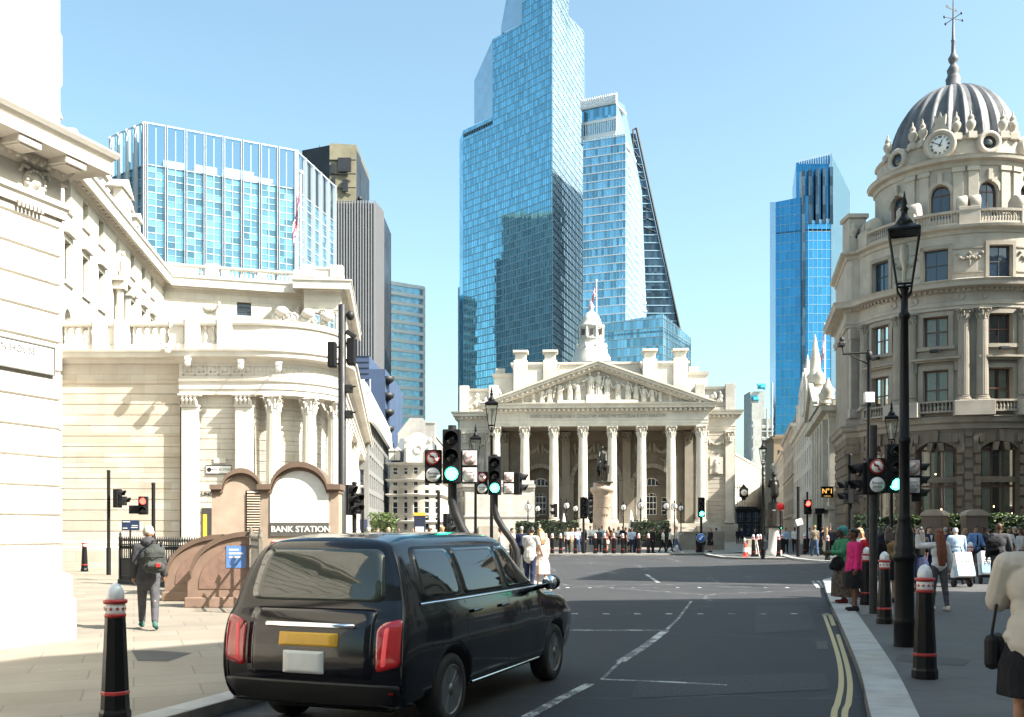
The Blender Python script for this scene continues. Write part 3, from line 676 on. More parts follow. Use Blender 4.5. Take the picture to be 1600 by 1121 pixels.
g.sweep([(-5.3, 16), (6.6, 16)], [(0, 17), (0, 24.1), (.3, 24.2), (.35, 24.5), (0, 24.6), (0, 25.6), (.25, 25.7), (.25, 26), (-.2, 26.05), (-6, 26.05)]); g.build('attic_block', SP, RE)
g = MB(); g.lathe([(8.4, 26), (8.2, 26.8), (6, 27.6), (2.4, 28.2)], 40, (.6, 30, 0)); g.box(-18.5, 18.5, 9.4, 69, 17.2, 18.4); g.build('roof', M['lead'], RE)
# roof-top cupola
cy = 43; k = 170 / FPX
g = MB(); g.lathe([(3.3, 26), (3.3, 31.2), (2.75, 32.2), (2.75, 32.7), (2.3, 33.0), (2.15, 34.3), (2.35, 34.4), (2.0, 34.6), (1.9, 36.3), (2.25, 36.5), (2.3, 36.8), (1.75, 37), (1.62, 37.7), (1.3, 38.5), (.7, 39.1), (.35, 39.3), (.3, 39.9), (.55, 40.1), (.3, 40.5), (.08, 41.3)], 24, (0, cy, 0))
for i in range(8):
    a = 2 * pi * (i + .5) / 8; g.cyl((2.1 * cos(a), cy + 2.1 * sin(a), 34.6), (2.1 * cos(a), cy + 2.1 * sin(a), 36.4), .22, n=8); g.ell((2.6 * cos(a), cy + 2.6 * sin(a), 33.1), (.3, .3, .55), 8, 6)
for a in (-.75, -.0, .75): g.box(2.1 * sin(a) - .3, 2.1 * sin(a) + .3, cy - 2.02 * cos(a) - .1, cy - 1.9 * cos(a), 35.0, 36.0, mat=1)
g.build('cupola', [M['portland_plain'], M['darkframe']], RE)
def flag_mesh(w, h, seed, hang=.5):
    """a drooping union flag, as a gently folded cloth with its own crosses"""
    g = MB(); nx, ny = 24, 16; vs = []
    for j in range(ny + 1):
        for i in range(nx + 1):
            u, v = i / nx, j / ny
            vs.append((u * w * (1 - hang * .55), .12 * w * sin(u * 9 + seed + v * 2) * u, -v * h - u * w * hang * .8 - .04 * sin(u * 7) * h))
    fs, ms = [], []
    for j in range(ny):
        for i in range(nx):
            u, v = (i + .5) / nx * 2 - 1, (j + .5) / ny * 2 - 1
            d = abs(abs(u) - abs(v)); m = 2
            if d < .3: m = 1
            if d < .11: m = 0
            if abs(u) < .17 or abs(v) < .3: m = 1
            if abs(u) < .1 or abs(v) < .19: m = 0
            g.add([vs[j * (nx + 1) + i], vs[j * (nx + 1) + i + 1], vs[(j + 1) * (nx + 1) + i + 1], vs[(j + 1) * (nx + 1) + i]], [(0, 1, 2, 3)], True, mat=m)
    return g
FLAG = [plain('flag_red', (.55, .03, .04), .8), plain('flag_white', (.8, .8, .8), .8), plain('flag_blue', (.02, .03, .22), .8)]
def flagpole(loc, h, r, fw, fh, label, fl, seed, side=-1, hang=.6):
    t = thing('flagpole', label, 'flagpole', loc); g = MB(); g.cyl((0, 0, 0), (0, 0, h), r, r * .6, 10); g.ell((0, 0, h + r), (r * 1.5,) * 3, 8, 6); g.build('pole', M['whitepaint'], t)
    f = flag_mesh(fw, fh, seed, hang).build('flag', FLAG, None); tag(f, fl, 'flag'); f.location = (loc[0] + side * r, loc[1], loc[2] + h - .3); f.scale = (side, 1, 1)
    return t
flagpole((PX(932, 128), 128, 23.4), 10.6, .09, 2.3, 1.25, 'white flagpole rising from the pediment apex', 'red white and blue flag hanging limp above the pediment', 1., -1, 1.3)
# ------------------------------------------------------------------ towers
def wall_quad(g, p0, p1, z0, za, zb=None, mat=None):
    zb = za if zb is None else zb; L = hypot(p1[0] - p0[0], p1[1] - p0[1])
    g.add([(*p0, z0), (*p1, z0), (*p1, zb), (*p0, za)], [(0, 1, 2, 3)], uvs=[((0, z0), (L, z0), (L, zb), (0, za))], mat=mat)
def grid_bars(g, p0, p1, z0, z1, du, dv, wv, wh, out, vo=None, mat=None, zb=None, skipv=False):
    """vertical fins every du and floor bands every dv, standing proud of a wall seen from the right of p0 -> p1"""
    d = Vector((p1[0] - p0[0], p1[1] - p0[1])); L = d.length; d /= L; vo = out if vo is None else vo; sv = g.M
    g.M = T(p0[0], p0[1], 0) @ RZ(atan2(d.y, d.x)); zb = z1 if zb is None else zb
    if du:
        n = max(1, round(L / du))
        for i in range(n + 1):
            u = L * i / n; t = z1 + (zb - z1) * i / n; g.box(u - wv / 2, u + wv / 2, -vo, .02, z0, t, mat)
    if dv and not skipv:
        z = z0 + dv
        while z < max(z1, zb) - .2:
            u0, u1 = 0, L
            if z1 != zb and z > min(z1, zb):
                k = (z - z1) / (zb - z1); u0, u1 = (L * k, L) if zb > z1 else (0, L * k)
            g.box(u0, u1, -out, .01, z - wh / 2, z + wh / 2, mat); z += dv
    g.M = sv
def tower(name, label, foot_px, base=0):
    pts = [(PX(px, Y), Y) for px, Y in foot_px]; cx = sum(p[0] for p in pts) / len(pts); cy = sum(p[1] for p in pts) / len(pts)
    t = thing(name, label, 'tower', (cx, cy, 0)); return t, [(x - cx, y - cy) for x, y in pts], (cx, cy)
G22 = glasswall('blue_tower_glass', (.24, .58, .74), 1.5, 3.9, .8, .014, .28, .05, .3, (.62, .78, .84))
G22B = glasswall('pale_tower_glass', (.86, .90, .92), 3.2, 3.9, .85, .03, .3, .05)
G8 = glasswall('banded_tower_glass', (.24, .52, .68), 1.5, 4., .75, .03, .4, .06, .2, (.6, .68, .72))
GPALE = glasswall('pale_blue_glass', (.46, .60, .68), 3., 4., .7, .01, .06, .08)
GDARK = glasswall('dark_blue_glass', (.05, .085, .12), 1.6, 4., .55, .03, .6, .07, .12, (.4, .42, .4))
GL = glasswall('office_glass', (.14, .29, .39), 1.8, 1.31, .7, .03, .5, .06, .25, (.36, .46, .52))
GR = glasswall('deep_blue_glass', (.05, .27, .50), 2., 3.9, .75, .01, .12, .05)
BARB = plain('blue_grey_mullion', (.30, .46, .55), .45, .4, var=.05)
SCREEN = clear_glass('glass_screen', (.50, .70, .80))
# tall stepped glass tower
t, f, c = tower('glass_skyscraper', 'tallest stepped blue glass skyscraper rising out of the frame behind the columned hall', [(718, 566), (724, 560), (770, 541), (816, 523), (863, 505), (888, 537), (912, 570), (915, 640), (718, 640)])
H = lambda py, Y: PZ(py, Y)
g = MB(); q = MB()
tops = [(0, 1, H(219, 566), H(204, 560)), (1, 2, H(204, 560), H(183, 541)), (2, 3, H(61.5, 541), H(37, 523)), (3, 4, 318., 318.)]
for a, b, za, zb in tops: wall_quad(g, f[a], f[b], 0, za, zb)
for a, b, za, zb in tops[1:]: grid_bars(q, f[a], f[b], 0, za, 1.5, 3.9, .14, .42, .16, .12, zb=zb)
wall_quad(g, f[2], (f[2][0] + 4, f[2][1] + 60), 150, H(61.5, 541)); wall_quad(g, f[7], f[8], 0, 230); wall_quad(g, f[8], f[0], 0, 228); wall_quad(g, f[3], (f[3][0] + 4, f[3][1] + 80), 240, 318)
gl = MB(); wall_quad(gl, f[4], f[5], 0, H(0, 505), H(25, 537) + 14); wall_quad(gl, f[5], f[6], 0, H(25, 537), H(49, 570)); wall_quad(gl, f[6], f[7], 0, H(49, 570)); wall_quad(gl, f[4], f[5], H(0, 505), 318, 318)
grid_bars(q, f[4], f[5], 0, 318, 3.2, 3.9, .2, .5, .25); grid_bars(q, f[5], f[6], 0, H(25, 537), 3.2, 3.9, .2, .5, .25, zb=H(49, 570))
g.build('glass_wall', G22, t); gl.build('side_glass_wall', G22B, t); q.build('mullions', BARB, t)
g = MB()
g.prism([f[1], f[2], (f[2][0] + 3, f[2][1] + 50), f[8]], 224, 226); g.build('roof', M['darkgrey'], t)
s = MB()          # sloping glass wind screens on the steps
def tri(p0, p1, pts): s.add([(p0[0] + (p1[0] - p0[0]) * k, p0[1] + (p1[1] - p0[1]) * k, z) for k, z in pts], [tuple(range(len(pts)))])
Y1, Y2 = 553, 541
tri((PX(741, 553) - c[0], 553 - c[1]), f[2], [(0, H(195, 553)), (1, H(183, 541)), (1, H(61.5, 541)), (0, H(126, 553))])
tri((PX(783, 536) - c[0], 536 - c[1]), f[3], [(0, H(53, 536)), (1, H(37, 523)), (1, 330), (0, H(43, 536))])
s.build('glass_screen', GPALE, t)
s = MB(); 
for p0, p1, za, zb in (((741, 553.5), (770, 541.5), 126, 61.5), ((783, 536.5), (816, 523.5), 43, -70)):
    a = Vector((PX(p0[0], p0[1]) - c[0], p0[1] - c[1], H(za, p0[1]))); b = Vector((PX(p1[0], p1[1]) - c[0], p1[1] - c[1], H(zb, p1[1]))); s.add([a, b, b - Vector((0, 0, 9)), a - Vector((0, 0, 9))], [(0, 1, 2, 3)])
s.build('screen_edge', M['steel'], t)
# thin white banded block at its left
t, f, c = tower('office_tower', 'sliver of a white banded tower left of the tallest skyscraper', [(716.5, 600), (740, 600), (740, 620), (716.5, 620)])
g = MB(); wall_quad(g, f[0], f[1], 0, H(450, 600)); wall_quad(g, f[3], f[0], 0, H(450, 600)); g.build('glass_wall', GDARK, t)
q = MB(); grid_bars(q, f[0], f[1], 0, H(450, 600), 30, 7.5, .8, 1.8, .4); q.box(f[0][0], f[1][0], f[0][1] - .5, f[2][1], H(452, 600), H(449, 600)); q.build('floor_bands', M['white_steel'], t)
# banded tower with its crown
t, f, c = tower('office_tower', 'pale blue banded glass tower against the right side of the tallest skyscraper', [(909, 478), (963, 470), (1010, 540), (977.6, 466), (911, 474), (1012, 545)])
g = MB(); q = MB(); zt = H(146, 470); zm = H(212, 468); d0 = (f[1][0] - f[0][0], f[1][1] - f[0][1])
lo = [f[4], f[3]]; wall_quad(g, lo[0], lo[1], 0, zm); grid_bars(q, lo[0], lo[1], 0, zm, 1.5, 4, .08, .5, .3, .12)
wall_quad(g, f[0], f[1], zm, zt - 4.5); sw = MB(); wall_quad(sw, (lo[0][0] + 16, lo[0][1] + 90), (lo[0][0] + .3, lo[0][1] + .5), 0, 204); sw.build('dark_side_wall', GDARK, t)  # unseen dark wall, added for the neighbouring tower's side to reflect
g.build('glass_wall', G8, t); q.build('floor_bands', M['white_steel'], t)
sl = MB(); P3 = (PX(1010, 520) - c[0], 520 - c[1]); P4 = (PX(1000, 512) - c[0], 512 - c[1])
zq = H(490, 520)
sl.add([(*f[3], 0), (*P3, 0), (*P3, zq), (PX(1003, 514) - c[0], 514 - c[1], H(300, 514)), (PX(976, 500) - c[0], 500 - c[1], H(165, 500)), (*f[1], zt - 3), (*f[1], zm), (*f[3], zm)], [tuple(range(8))])
sl.build('slanted_glass_wall', GPALE, t)
q = MB()
for k in range(46):
    z = 4 + k * 4.0
    if z > zt - 8: break
    w1 = 1 if z < zq else max(.2, 1 - (z - zq) / (zt - zq) * .75); p0 = f[3] if z < zm else f[1]
    a = Vector((*p0, z + .3)); b = a.lerp(Vector((*P3, z)), w1); n = Vector((b.y - a.y, -(b.x - a.x), 0)).normalized() * .4
    q.add([a + n, b + n, b + n + Vector((0, 0, .9)), a + n + Vector((0, 0, .9))], [(0, 1, 2, 3)])
q.build('slanted_floor_bands', M['white_steel'], t)
q = MB(); L = hypot(*d0); q.M = T(*f[0], 0) @ RZ(atan2(d0[1], d0[0]))
for i in range(17): u = L * i / 16; q.box(u - .18, u + .18, -.5, .3, zm + 3, zt - 12); q.box(u - .3, u + .3, -1.2, .5, zt - 4.5, zt)
q.box(0, L, -.4, .3, zt - 12.4, zt - 11); q.box(0, L, -1, 14, zt - 5, zt - 4.2); q.box(0, L, -.5, .3, zm + 1, zm + 3.2); q.box(-.2, L + 1, -1, 20, zm - .6, zm + .4); q.build('crown_fins', M['white_steel'], t)
# dark wedge tower
t, f, c = tower('wedge_tower', 'dark wedge shaped tower with a sloping edge behind the banded tower', [(985, 560), (1056, 560), (1040, 590), (985, 590)])
ap = PX(993, 560) - c[0]; zt = H(209, 560); g = MB(); x0, x1 = f[0][0], f[1][0]
def xs(z): return ap + (x1 - ap) * max(0, (zt - z)) / (zt - H(495, 560))
n = 46
for i in range(n):
    za, zb = zt * i / n, zt * (i + 1) / n
    g.add([(x0, f[0][1], za), (xs(za), f[0][1], za), (xs(zb), f[0][1], zb), (x0, f[0][1], zb)], [(0, 1, 2, 3)], uvs=[((x0, za), (xs(za), za), (xs(zb), zb), (x0, zb))])
g.build('glass_wall', GDARK, t)
g = MB(); g.add([(xs(0), f[0][1], 0), (xs(0) + 8, f[0][1] + 40, 0), (ap + 3, f[0][1] + 40, zt), (ap, f[0][1], zt)], [(0, 1, 2, 3)]); g.build('sloping_glass', GPALE, t)
q = MB()
for i in range(0, 50): z = 4 + i * 4.45; q.box(x0, xs(z), f[0][1] - .3, f[0][1] - .02, z, z + .5)
q.build('floor_bands', BARB, t)
q = MB(); q.tube([(xs(0), f[0][1] - .6, 0), (ap + .4, f[0][1] - .6, zt + 3)], .8, 4); q.tube([(ap - 1.5, f[0][1] - .6, zt - 30), (ap - 1.5, f[0][1] - .6, zt + 2)], .5, 4); q.tube([(ap - 1.5, f[0][1] - .6, zt + 2), (ap + .5, f[0][1] + .2, zt + 3)], .5, 4)
for k in range(9): z = zt - 3 - k * 6; q.tube([(ap - 1.5, f[0][1] - .6, z), (xs(z), f[0][1] - .6, z - 5)], .3, 4)
q.build('steel_frame', M['darkgrey'], t)
# lower glass block to the right of the cupola
t, f, c = tower('glass_office_block', 'low blue gridded glass block behind the right piers of the columned hall', [(940, 452), (1036, 440), (1079, 480), (1079, 520)])
g = MB(); q = MB(); z1, z2 = H(507, 452), H(491, 440)
wall_quad(g, f[0], f[1], 0, z1, z2); wall_quad(g, f[1], f[2], 0, z2, H(528, 480)); wall_quad(g, f[2], f[3], 0, H(528, 480)); grid_bars(q, f[0], f[1], 0, z1, 1.55, 4, .18, .3, .3, .25, zb=z2); grid_bars(q, f[1], f[2], 0, z2, 2.4, 4, .15, .3, .2, zb=H(528, 480))
g.prism([f[0], f[1], f[2], f[3]], z1 - 6, z1 - 5); g.build('glass_wall', G8, t); q.build('mullions', M['steel'], t)
# ribbed dark tower
t, f, c = tower('ribbed_tower', 'dark ribbed tower with an olive service block on top above the left rooftops', [(472, 505), (515, 498), (557, 500), (564, 512), (560, 545), (480, 545)])
zt = H(231, 500); olive = plain('olive_panels', (.17, .155, .105), .6, .1, var=.25, scale=.12); bronze = plain('dark_bronze_panels', (.035, .035, .04), .4, .3, var=.4, scale=.1)
g = MB(); g.prism([f[0], f[1], (f[1][0], f[5][1]), f[5]], 120, zt + .5); g.prism([(f[2][0] + .05, f[2][1]), f[3], f[4], (f[2][0], f[4][1])], 120, zt - 1); g.build('dark_core', bronze, t)
g = MB(); g.prism([f[1], f[2], (f[2][0], f[4][1]), (f[1][0], f[4][1])], 120, zt + 1.5); g.build('olive_core', olive, t)
q = MB(); q.M = T(*f[1], 0); Lx = f[2][0] - f[1][0]
for (u0, u1, dz0, dz1) in ((.05, .2, 9, 14), (.32, .82, 6, 13), (.5, .7, 17, 23), (.08, .22, 16, 22), (.05, .5, 31, 33), (.72, .85, 36, 39), (.3, .6, 47, 51), (.75, .82, 44, 47)): q.box(Lx * u0, Lx * u1, -.6, .5, zt - dz1, zt - dz0)
for k in range(1, 9): q.box(0, Lx, -.45, .3, zt - k * 7 - .25, zt - k * 7 + .1)
q.M = T(*f[0], 0) @ RZ(atan2(f[1][1] - f[0][1], f[1][0] - f[0][0])); 
q.build('louvres', bronze, t)
w0, w1, w2 = (PX(521, 496) - c[0], 496 - c[1]), (PX(585, 496) - c[0], 496 - c[1]), (PX(598, 512) - c[0], 512 - c[1]); zl = H(318, 496)
g = MB(); g.prism([w0, w1, w2, (w2[0], 30), (w0[0], 30)], 0, zl); g.build('dark_glass', bronze, t)
q = MB(); rib = plain('steel_rib', (.24, .24, .25), .45, .2, var=.05); grid_bars(q, w0, w1, 0, zl + 1.2, 1.36, 0, .62, 0, .8); grid_bars(q, w1, w2, 0, zl + 1.0, 1.2, 0, .5, 0, .7); q.build('steel_ribs', rib, t)
q = MB(); q.box(w0[0], w1[0], w0[1] - .55, w0[1] + .1, zl - 61, zl - 53); q.box(w0[0], w1[0], w0[1] - .5, w0[1] + .1, zl - 3, zl - 1)
for k in range(38): q.box(w0[0], w1[0], w0[1] - .3, w0[1] + .1, 6 + k * 4, 7.1 + k * 4)
q.build('floor_bands', bronze, t)
q = MB()
for x, h in ((-12, 3), (-7, 5), (-3, 4), (2, 6), (7, 3)): q.cyl((x, -8, zt), (x, -8, zt + h), .12, n=5); 
q.lathe([(.1, zl), (.12, zl + 2.5), (1.1, zl + 3), (1.2, zl + 4), (.8, zl + 4.6)], 10, (w1[0] - 8, w1[1] + 4, 0)); q.build('mast', M['darkgrey'], t)
# white-banded glass tower right of it
t, f, c = tower('office_tower', 'pale glass tower with thin white floor bands right of the ribbed tower', [(585, 560), (663, 579), (664, 620), (585, 620)])
zt = H(437, 560); z2 = H(450, 579); g = MB(); q = MB(); wall_quad(g, f[0], f[1], 0, zt, z2); wall_quad(g, f[1], f[2], 0, z2); g.prism(f, zt - 8, zt - 7.5); g.build('glass_wall', glasswall('pale_banded_glass', (.66, .78, .84), 1.6, 5.4, .7, .02, .2), t)
q.M = T(*f[0], 0) @ RZ(atan2(f[1][1] - f[0][1], f[1][0] - f[0][0])); L = hypot(f[1][0] - f[0][0], f[1][1] - f[0][1])
k = 0
while zt - 6 - k * 5.4 > 5: z = zt - .6 - k * 5.4 + (0 if k else .2); q.box(0, L, -.5, .1, z - 1.0, z + 1.0); k += 1
q.box(L - .8, L + .4, -.5, .1, 0, z2); 
q.build('floor_bands', M['white_steel'], t)
# glass office block behind the left rooftops
t, f, c = tower('glass_office_block', 'wide glass office block with white vertical fins above the left stone rooftops', [(176, 197), (228, 190), (461, 204), (521, 225), (470, 250), (176, 250)])
za, zb = H(192, 190), H(192, 190); g = MB(); q = MB()
wall_quad(g, f[0], f[1], 0, za - 8); wall_quad(g, f[1], f[2], 0, za - 8); wall_quad(g, f[2], f[3], 0, za - 8); g.prism([f[0], f[1], f[2], f[3], f[4], f[5]], za - 8.4, za - 7.9)
g.build('glass_wall', GL, t)
mm = MB()
for a, b, n in ((f[1], f[2], 8), (f[2], f[3], 5), (f[0], f[1], 4)):
    L = hypot(b[0] - a[0], b[1] - a[1]); q.M = T(*a, 0) @ RZ(atan2(b[1] - a[1], b[0] - a[0]))
    for i in range(n + 1): u = L * i / n; w_ = .07; q.box(u - w_ - .16, u - .16, -.7, .2, 0, za); q.box(u + .16, u + w_ + .16, -.7, .2, 0, za)
    for i in range(n): u0, u1 = L * i / n + .2, L * (i + 1) / n - .2; q.box(u0, u1, -.5, -.3, za - .25, za); mm.M = q.M; mm.box((u0 + u1) / 2 - .06, (u0 + u1) / 2 + .06, -.12, .05, 0, za - .2)
    z = za - 8
    while z > 5: q.box(0, L, -.12, .05, z - .06, z + .06); mm.M = q.M; mm.box(0, L, -.1, .05, z - 1.36, z - 1.28); z -= 2.62
q.M = None; q.build('white_fins', plain('pale_fin', (.50, .53, .56), .4, .1, var=.05), t); mm.build('mullions', BARB, t)
s = MB()
for a, b in ((f[1], f[2]), (f[2], f[3]), (f[0], f[1])): s.add([(a[0], a[1] - .1, za - 8), (b[0], b[1] - .1, za - 8), (b[0], b[1] - .1, za), (a[0], a[1] - .1, za)], [(0, 1, 2, 3)])
s.build('glass_screen', SCREEN, t)
s = MB(); d = Vector((f[2][0] - f[1][0], f[2][1] - f[1][1])).normalized(); s.M = T(*f[1], 0) @ RZ(atan2(d.y, d.x))
for u, w_, h in ((4, 4, 2.2), (10, 4.5, 2.4), (16, 6, 2.8), (22, 4, 2)): s.bbox(u, u + w_, 5, 9, za - 8, za - 8 + h + 1, .05)
s.build('roof_plant', M['white_steel'], t)
# deep blue tower over the street at right
t, f, c = tower('glass_skyscraper', 'deep blue glass skyscraper above the narrow street at right', [(1203, 440), (1212, 425), (1263, 420), (1298, 420), (1327, 450), (1320, 480), (1205, 480)])
z1, z2 = H(313, 422), H(240, 420); g = MB(); q = MB()
wall_quad(g, f[0], f[1], 0, H(316, 440), H(316, 425)); wall_quad(g, f[1], f[2], 0, H(316, 425), H(306, 420)); A_ = (PX(1246, 424) - c[0], 424 - c[1] + 2)
wall_quad(g, (A_[0], A_[1]), (f[3][0], f[3][1] + 1.5), z1 - 8, H(252, 424), z2); wall_quad(g, f[2], f[3], 0, H(345, 420)); wall_quad(g, f[4], f[5], 0, H(300, 450)); g.prism([f[1], f[2], f[3], f[4], f[5], f[6]], z1 - 14, z1 - 13)
wall_quad(g, (PX(1238, 440) - c[0], 440 - c[1]), A_, z1 - 8, H(295, 440), H(252, 424))
gp = MB(); wall_quad(gp, f[3], f[4], 0, z2, H(300, 450))
grid_bars(q, f[1], f[2], 0, H(316, 425), 2.05, 3.9, .1, .16, .12, .1, zb=H(306, 420)); grid_bars(q, f[2], f[3], 0, H(345, 420), 2.05, 3.9, .1, .16, .12); grid_bars(q, f[3], f[4], 0, z2, 1.6, 0, .3, 0, .4, zb=H(300, 450))
g.build('glass_wall', GR, t); gp.build('side_glass_wall', glasswall('grey_blue_glass', (.20, .34, .44), 1.6, 3.9, .7, .01, .1, .08), t); q.build('mullions', BARB, t)  # side face gets its own darker grey-blue glass
q = MB(); zz = H(350, 420); sx = f[2][0]
for i in range(5): x = sx - 2.2 + i * 3.0; q.box(x - .75, x + .75, f[2][1] - .4, f[2][1] + 3, zz if i else 0, H(254 + 6 * (1 - i / 4.), 420) - 2)
q.build('dark_recess', GDARK, t)
q = MB()
for k in range(14): u = k / 13; x = A_[0] + (f[3][0] - A_[0]) * u; q.box(x - .1, x + .1, f[3][1] + 1.2, f[3][1] + 1.6, z2 - 4, z2 + .8 - (1 - u) * 3)
q.build('crown_fins', M['steel'], t)
# service-cluttered steel building far down the street
t = thing('services_tower', 'grey steel building with outside pipes and blue roof cranes far down the street', 'tower', (PX(1187, 300), 300, 0))
k = 300 / FPX; x = lambda px: (px - 1187) * k; z = lambda py: PZ(py, 300); g = MB(); stl = plain('weathered_steel', (.40, .40, .38), .4, .5, var=.2, scale=.5)
g.box(x(1171), x(1186), -3, 6, 0, z(632)); g.box(x(1172), x(1194), 0, 8, 0, z(612)); g.box(x(1186), x(1203), -1, 9, 0, z(655)); g.build('wall', stl, t)
q = MB()
for i in range(10):
    zz = z(668 + 18 * i); q.cyl((x(1188), -1.4, zz), (x(1206), -1.4, zz), .7, n=8); q.box(x(1186), x(1206), -2.3, -1, zz - 1.6, zz - 1.2); q.box(x(1170), x(1175), -3.6, -3, zz - .3, zz + .5); q.cyl((x(1173), -3.2, zz - 2), (x(1173), -3.2, zz + 1.6), .25, n=6)
for px in (1172.5, 1196, 1203.5): q.cyl((x(px), -2, 0), (x(px), -2, z(600 if px > 1200 else 640)), .35, n=8)
q.build('service_pipe', M['steel'], t)
q = MB(); blue = plain('crane_blue', (.04, .36, .50), .5)
for px, py in ((1179, 622), (1190, 603)): q.box(x(px - 4), x(px + 4), -2, 2, z(py + 4), z(py)); q.box(x(px - 7), x(px + 5), -.5, .5, z(py), z(py - 3)); q.tube([(x(px), 0, z(py)), (x(px + 6), 0, z(py + 5))], .5, 6)
q.build('roof_crane', blue, t)
# ------------------------------------------------------------------ near corner building at the left edge
NB = (PX(97, 15), 15.0)
t = thing('stone_corner_building', 'brightly sunlit white stone building corner at the left edge with a deep bracketed cornice', 'building', (NB[0], NB[1], 0))
dv = Vector((.34, .94)).normalized(); pth = [tuple(-dv * 17), (0, 0), (-9.4, 3.4)]
pr = [(.14, .0), (.14, .72), (.1, .78), (.1, 1.1), (.0, 1.16)]; zz = 1.16
while zz < 6.2: pr += [(0, zz + .37), (-.035, zz + .39), (-.035, zz + .415), (0, zz + .435)]; zz += .435
pr += [(0, 6.5), (.05, 6.5), (.05, 6.62), (.09, 6.66), (.09, 6.74), (-.01, 6.78), (-.01, 7.2)]
g = MB(); g.sweep(pth, pr); g.build('rusticated_wall', M['portland_plain'], t)
g = MB(); g.sweep(pth, [(-.3, 7.1), (.02, 7.1), (.06, 7.14), (.12, 7.22), (.12, 7.27), (.5, 7.3), (.51, 7.46), (.48, 7.47), (.55, 7.54), (.59, 7.6), (.6, 7.63), (-.3, 7.72)])
P = Path(pth[:2]); n = 12
for k in range(60):      # egg course and dentil blocks
    u = P.L - .08 - k * .14
    if u < 4: break
    p, d = P.at(u); g.ell((p.x + d.y * .1, p.y - d.x * .1, 7.18), (.05, .045, .055), 8, 5)
for k in range(9):
    u = P.L - .2 - k * .85; p, d = P.at(u); g.M = T(p.x, p.y, 0) @ RZ(atan2(d.y, d.x)); g.bbox(-.2, .2, -.47, -.08, 7.19, 7.315, .012); g.bbox(-.16, .16, -.43, -.12, 7.17, 7.2, .008); g.M = None
g.M = RZ(atan2(3.4, -9.4)) 
for k in range(3): g.bbox(.3 + k * .85, .7 + k * .85, -.47, -.08, 7.19, 7.315, .012)
g.M = None; g.build('cornice', M['portland_plain'], t)
g = MB(); g.sweep(pth, [(-.02, 7.68), (-.02, 8.5), (0, 8.54), (0, 9.3), (-.02, 9.34), (-.02, 13), (-3, 13)]); g.build('attic', M['portland_plain'], t)
g = MB()
p, d = P.at(P.L - .55); g.M = T(p.x, p.y, 6.88) @ RZ(atan2(d.y, d.x)) @ RX(pi / 2)
g.lathe([(.19, 0), (.19, .05), (.155, .07), (.14, .04), (.085, .045), (.07, .08), (.0, .09)], 24); 
for k in range(16): a = k * pi / 8; g.ell((.165 * cos(a), .165 * sin(a), .06), (.03, .03, .025), 6, 4)
g.M = None; g.build('roundel', M['portland_plain'], t); g = MB(); g.M = T(p.x, p.y, 0) @ RZ(atan2(d.y, d.x))
for k in range(9): x = -1.6 - k * .17; g.box(x - .05, x + .05, -.05, .02, 6.8, 7.1)
for s in (-1, 1): g.tube([(s * .12, -.04, 7.06), (s * .24, -.05, 7.08), (s * .27, -.04, 6.98)], .03, 6)
for k in range(7): x = .1 - k * .07; g.cyl((x, -.07, 6.45), (x, -.07, 6.53), .022, .03, 6)
for k in range(7): x = -1.5 - k * .07; g.cyl((x, -.07, 6.45), (x, -.07, 6.53), .022, .03, 6)
g.M = None; g.build('frieze_carving', M['portland_plain'], t)
p, d = P.at(P.L - .82); sg = MB(); MS = T(p.x, p.y, PZ(558, 14.4)) @ RZ(atan2(d.y, d.x))
sg.M = MS; sg.bbox(-.98, .62, -.04, .01, -.2, .2, .008); sg.M = None; sn = sg.build('street_sign', M['whitepaint'], t)
sg = MB(); sg.text('MANSION HOUSE\nSTREET', .15, MS @ T(-.92, -.045, .005) @ UPRIGHT, .002, align='LEFT'); sg.build('lettering', plain('faded_lettering', (.13, .125, .115), .6, var=.4, scale=30), sn)
sg = MB(); sg.M = MS
for a in ((-1.0, .64, .195, .215), (-1.0, .64, -.215, -.195)): sg.box(a[0], a[1], -.055, .01, a[2], a[3])
sg.box(.62, .64, -.055, .01, -.195, .195); sg.box(-1.0, -.98, -.055, .01, -.195, .195); sg.M = None; sg.build('frame', plain('grey_sign_frame', (.16, .155, .14), .6), sn)
# ------------------------------------------------------------------ the bank: curtain wall, round corner, office storeys behind
BK = thing('bank_building', 'cream stone bank with a blank ground wall, columned round corner and set back upper storeys', 'building', (-14.1, 42, 0))
bx, by = -14.1, 42.0
LOC = lambda x, y: (x - bx, y - by)
c0 = LOC(-10.9, 41.75 + 3.2); RR = 3.2
def arc(cc, r, a0, a1, n=18): return [(cc[0] + r * sin(a0 + (a1 - a0) * k / n), cc[1] - r * cos(a0 + (a1 - a0) * k / n)) for k in range(n + 1)]
aend = R(97); outer = [LOC(-14.1, 42.1), LOC(-14.1, 41.75), LOC(-10.9, 41.75)] + arc(c0, RR, R(4), aend, 24); e = outer[-1]; outer += [(e[0] - .122 * 45, e[1] + .9925 * 45)]
wallp = [LOC(-45, 42), LOC(-14.1, 42)]
pr = [(.16, 0), (.16, 1.0), (.1, 1.06), (.1, 1.22), (.0, 1.28)]; zz = 1.28
while zz < 7.5: pr += [(0, zz + .40), (-.03, zz + .415), (-.03, zz + .435), (0, zz + .45)]; zz += .45
pr += [(0, 7.95), (.06, 8.0), (.1, 8.12), (.02, 8.16), (.02, 8.95)]
g = MB(); g.sweep(wallp, pr); g.build('curtain_wall', M['bank_wall'], BK)
ent = [(-.9, 7.5), (0, 7.5), (0, 7.72), (.05, 7.74), (.05, 8.0), (.12, 8.06), (.14, 8.14), (.0, 8.18), (.0, 8.85)]
g = MB(); g.sweep(outer[1:], ent)
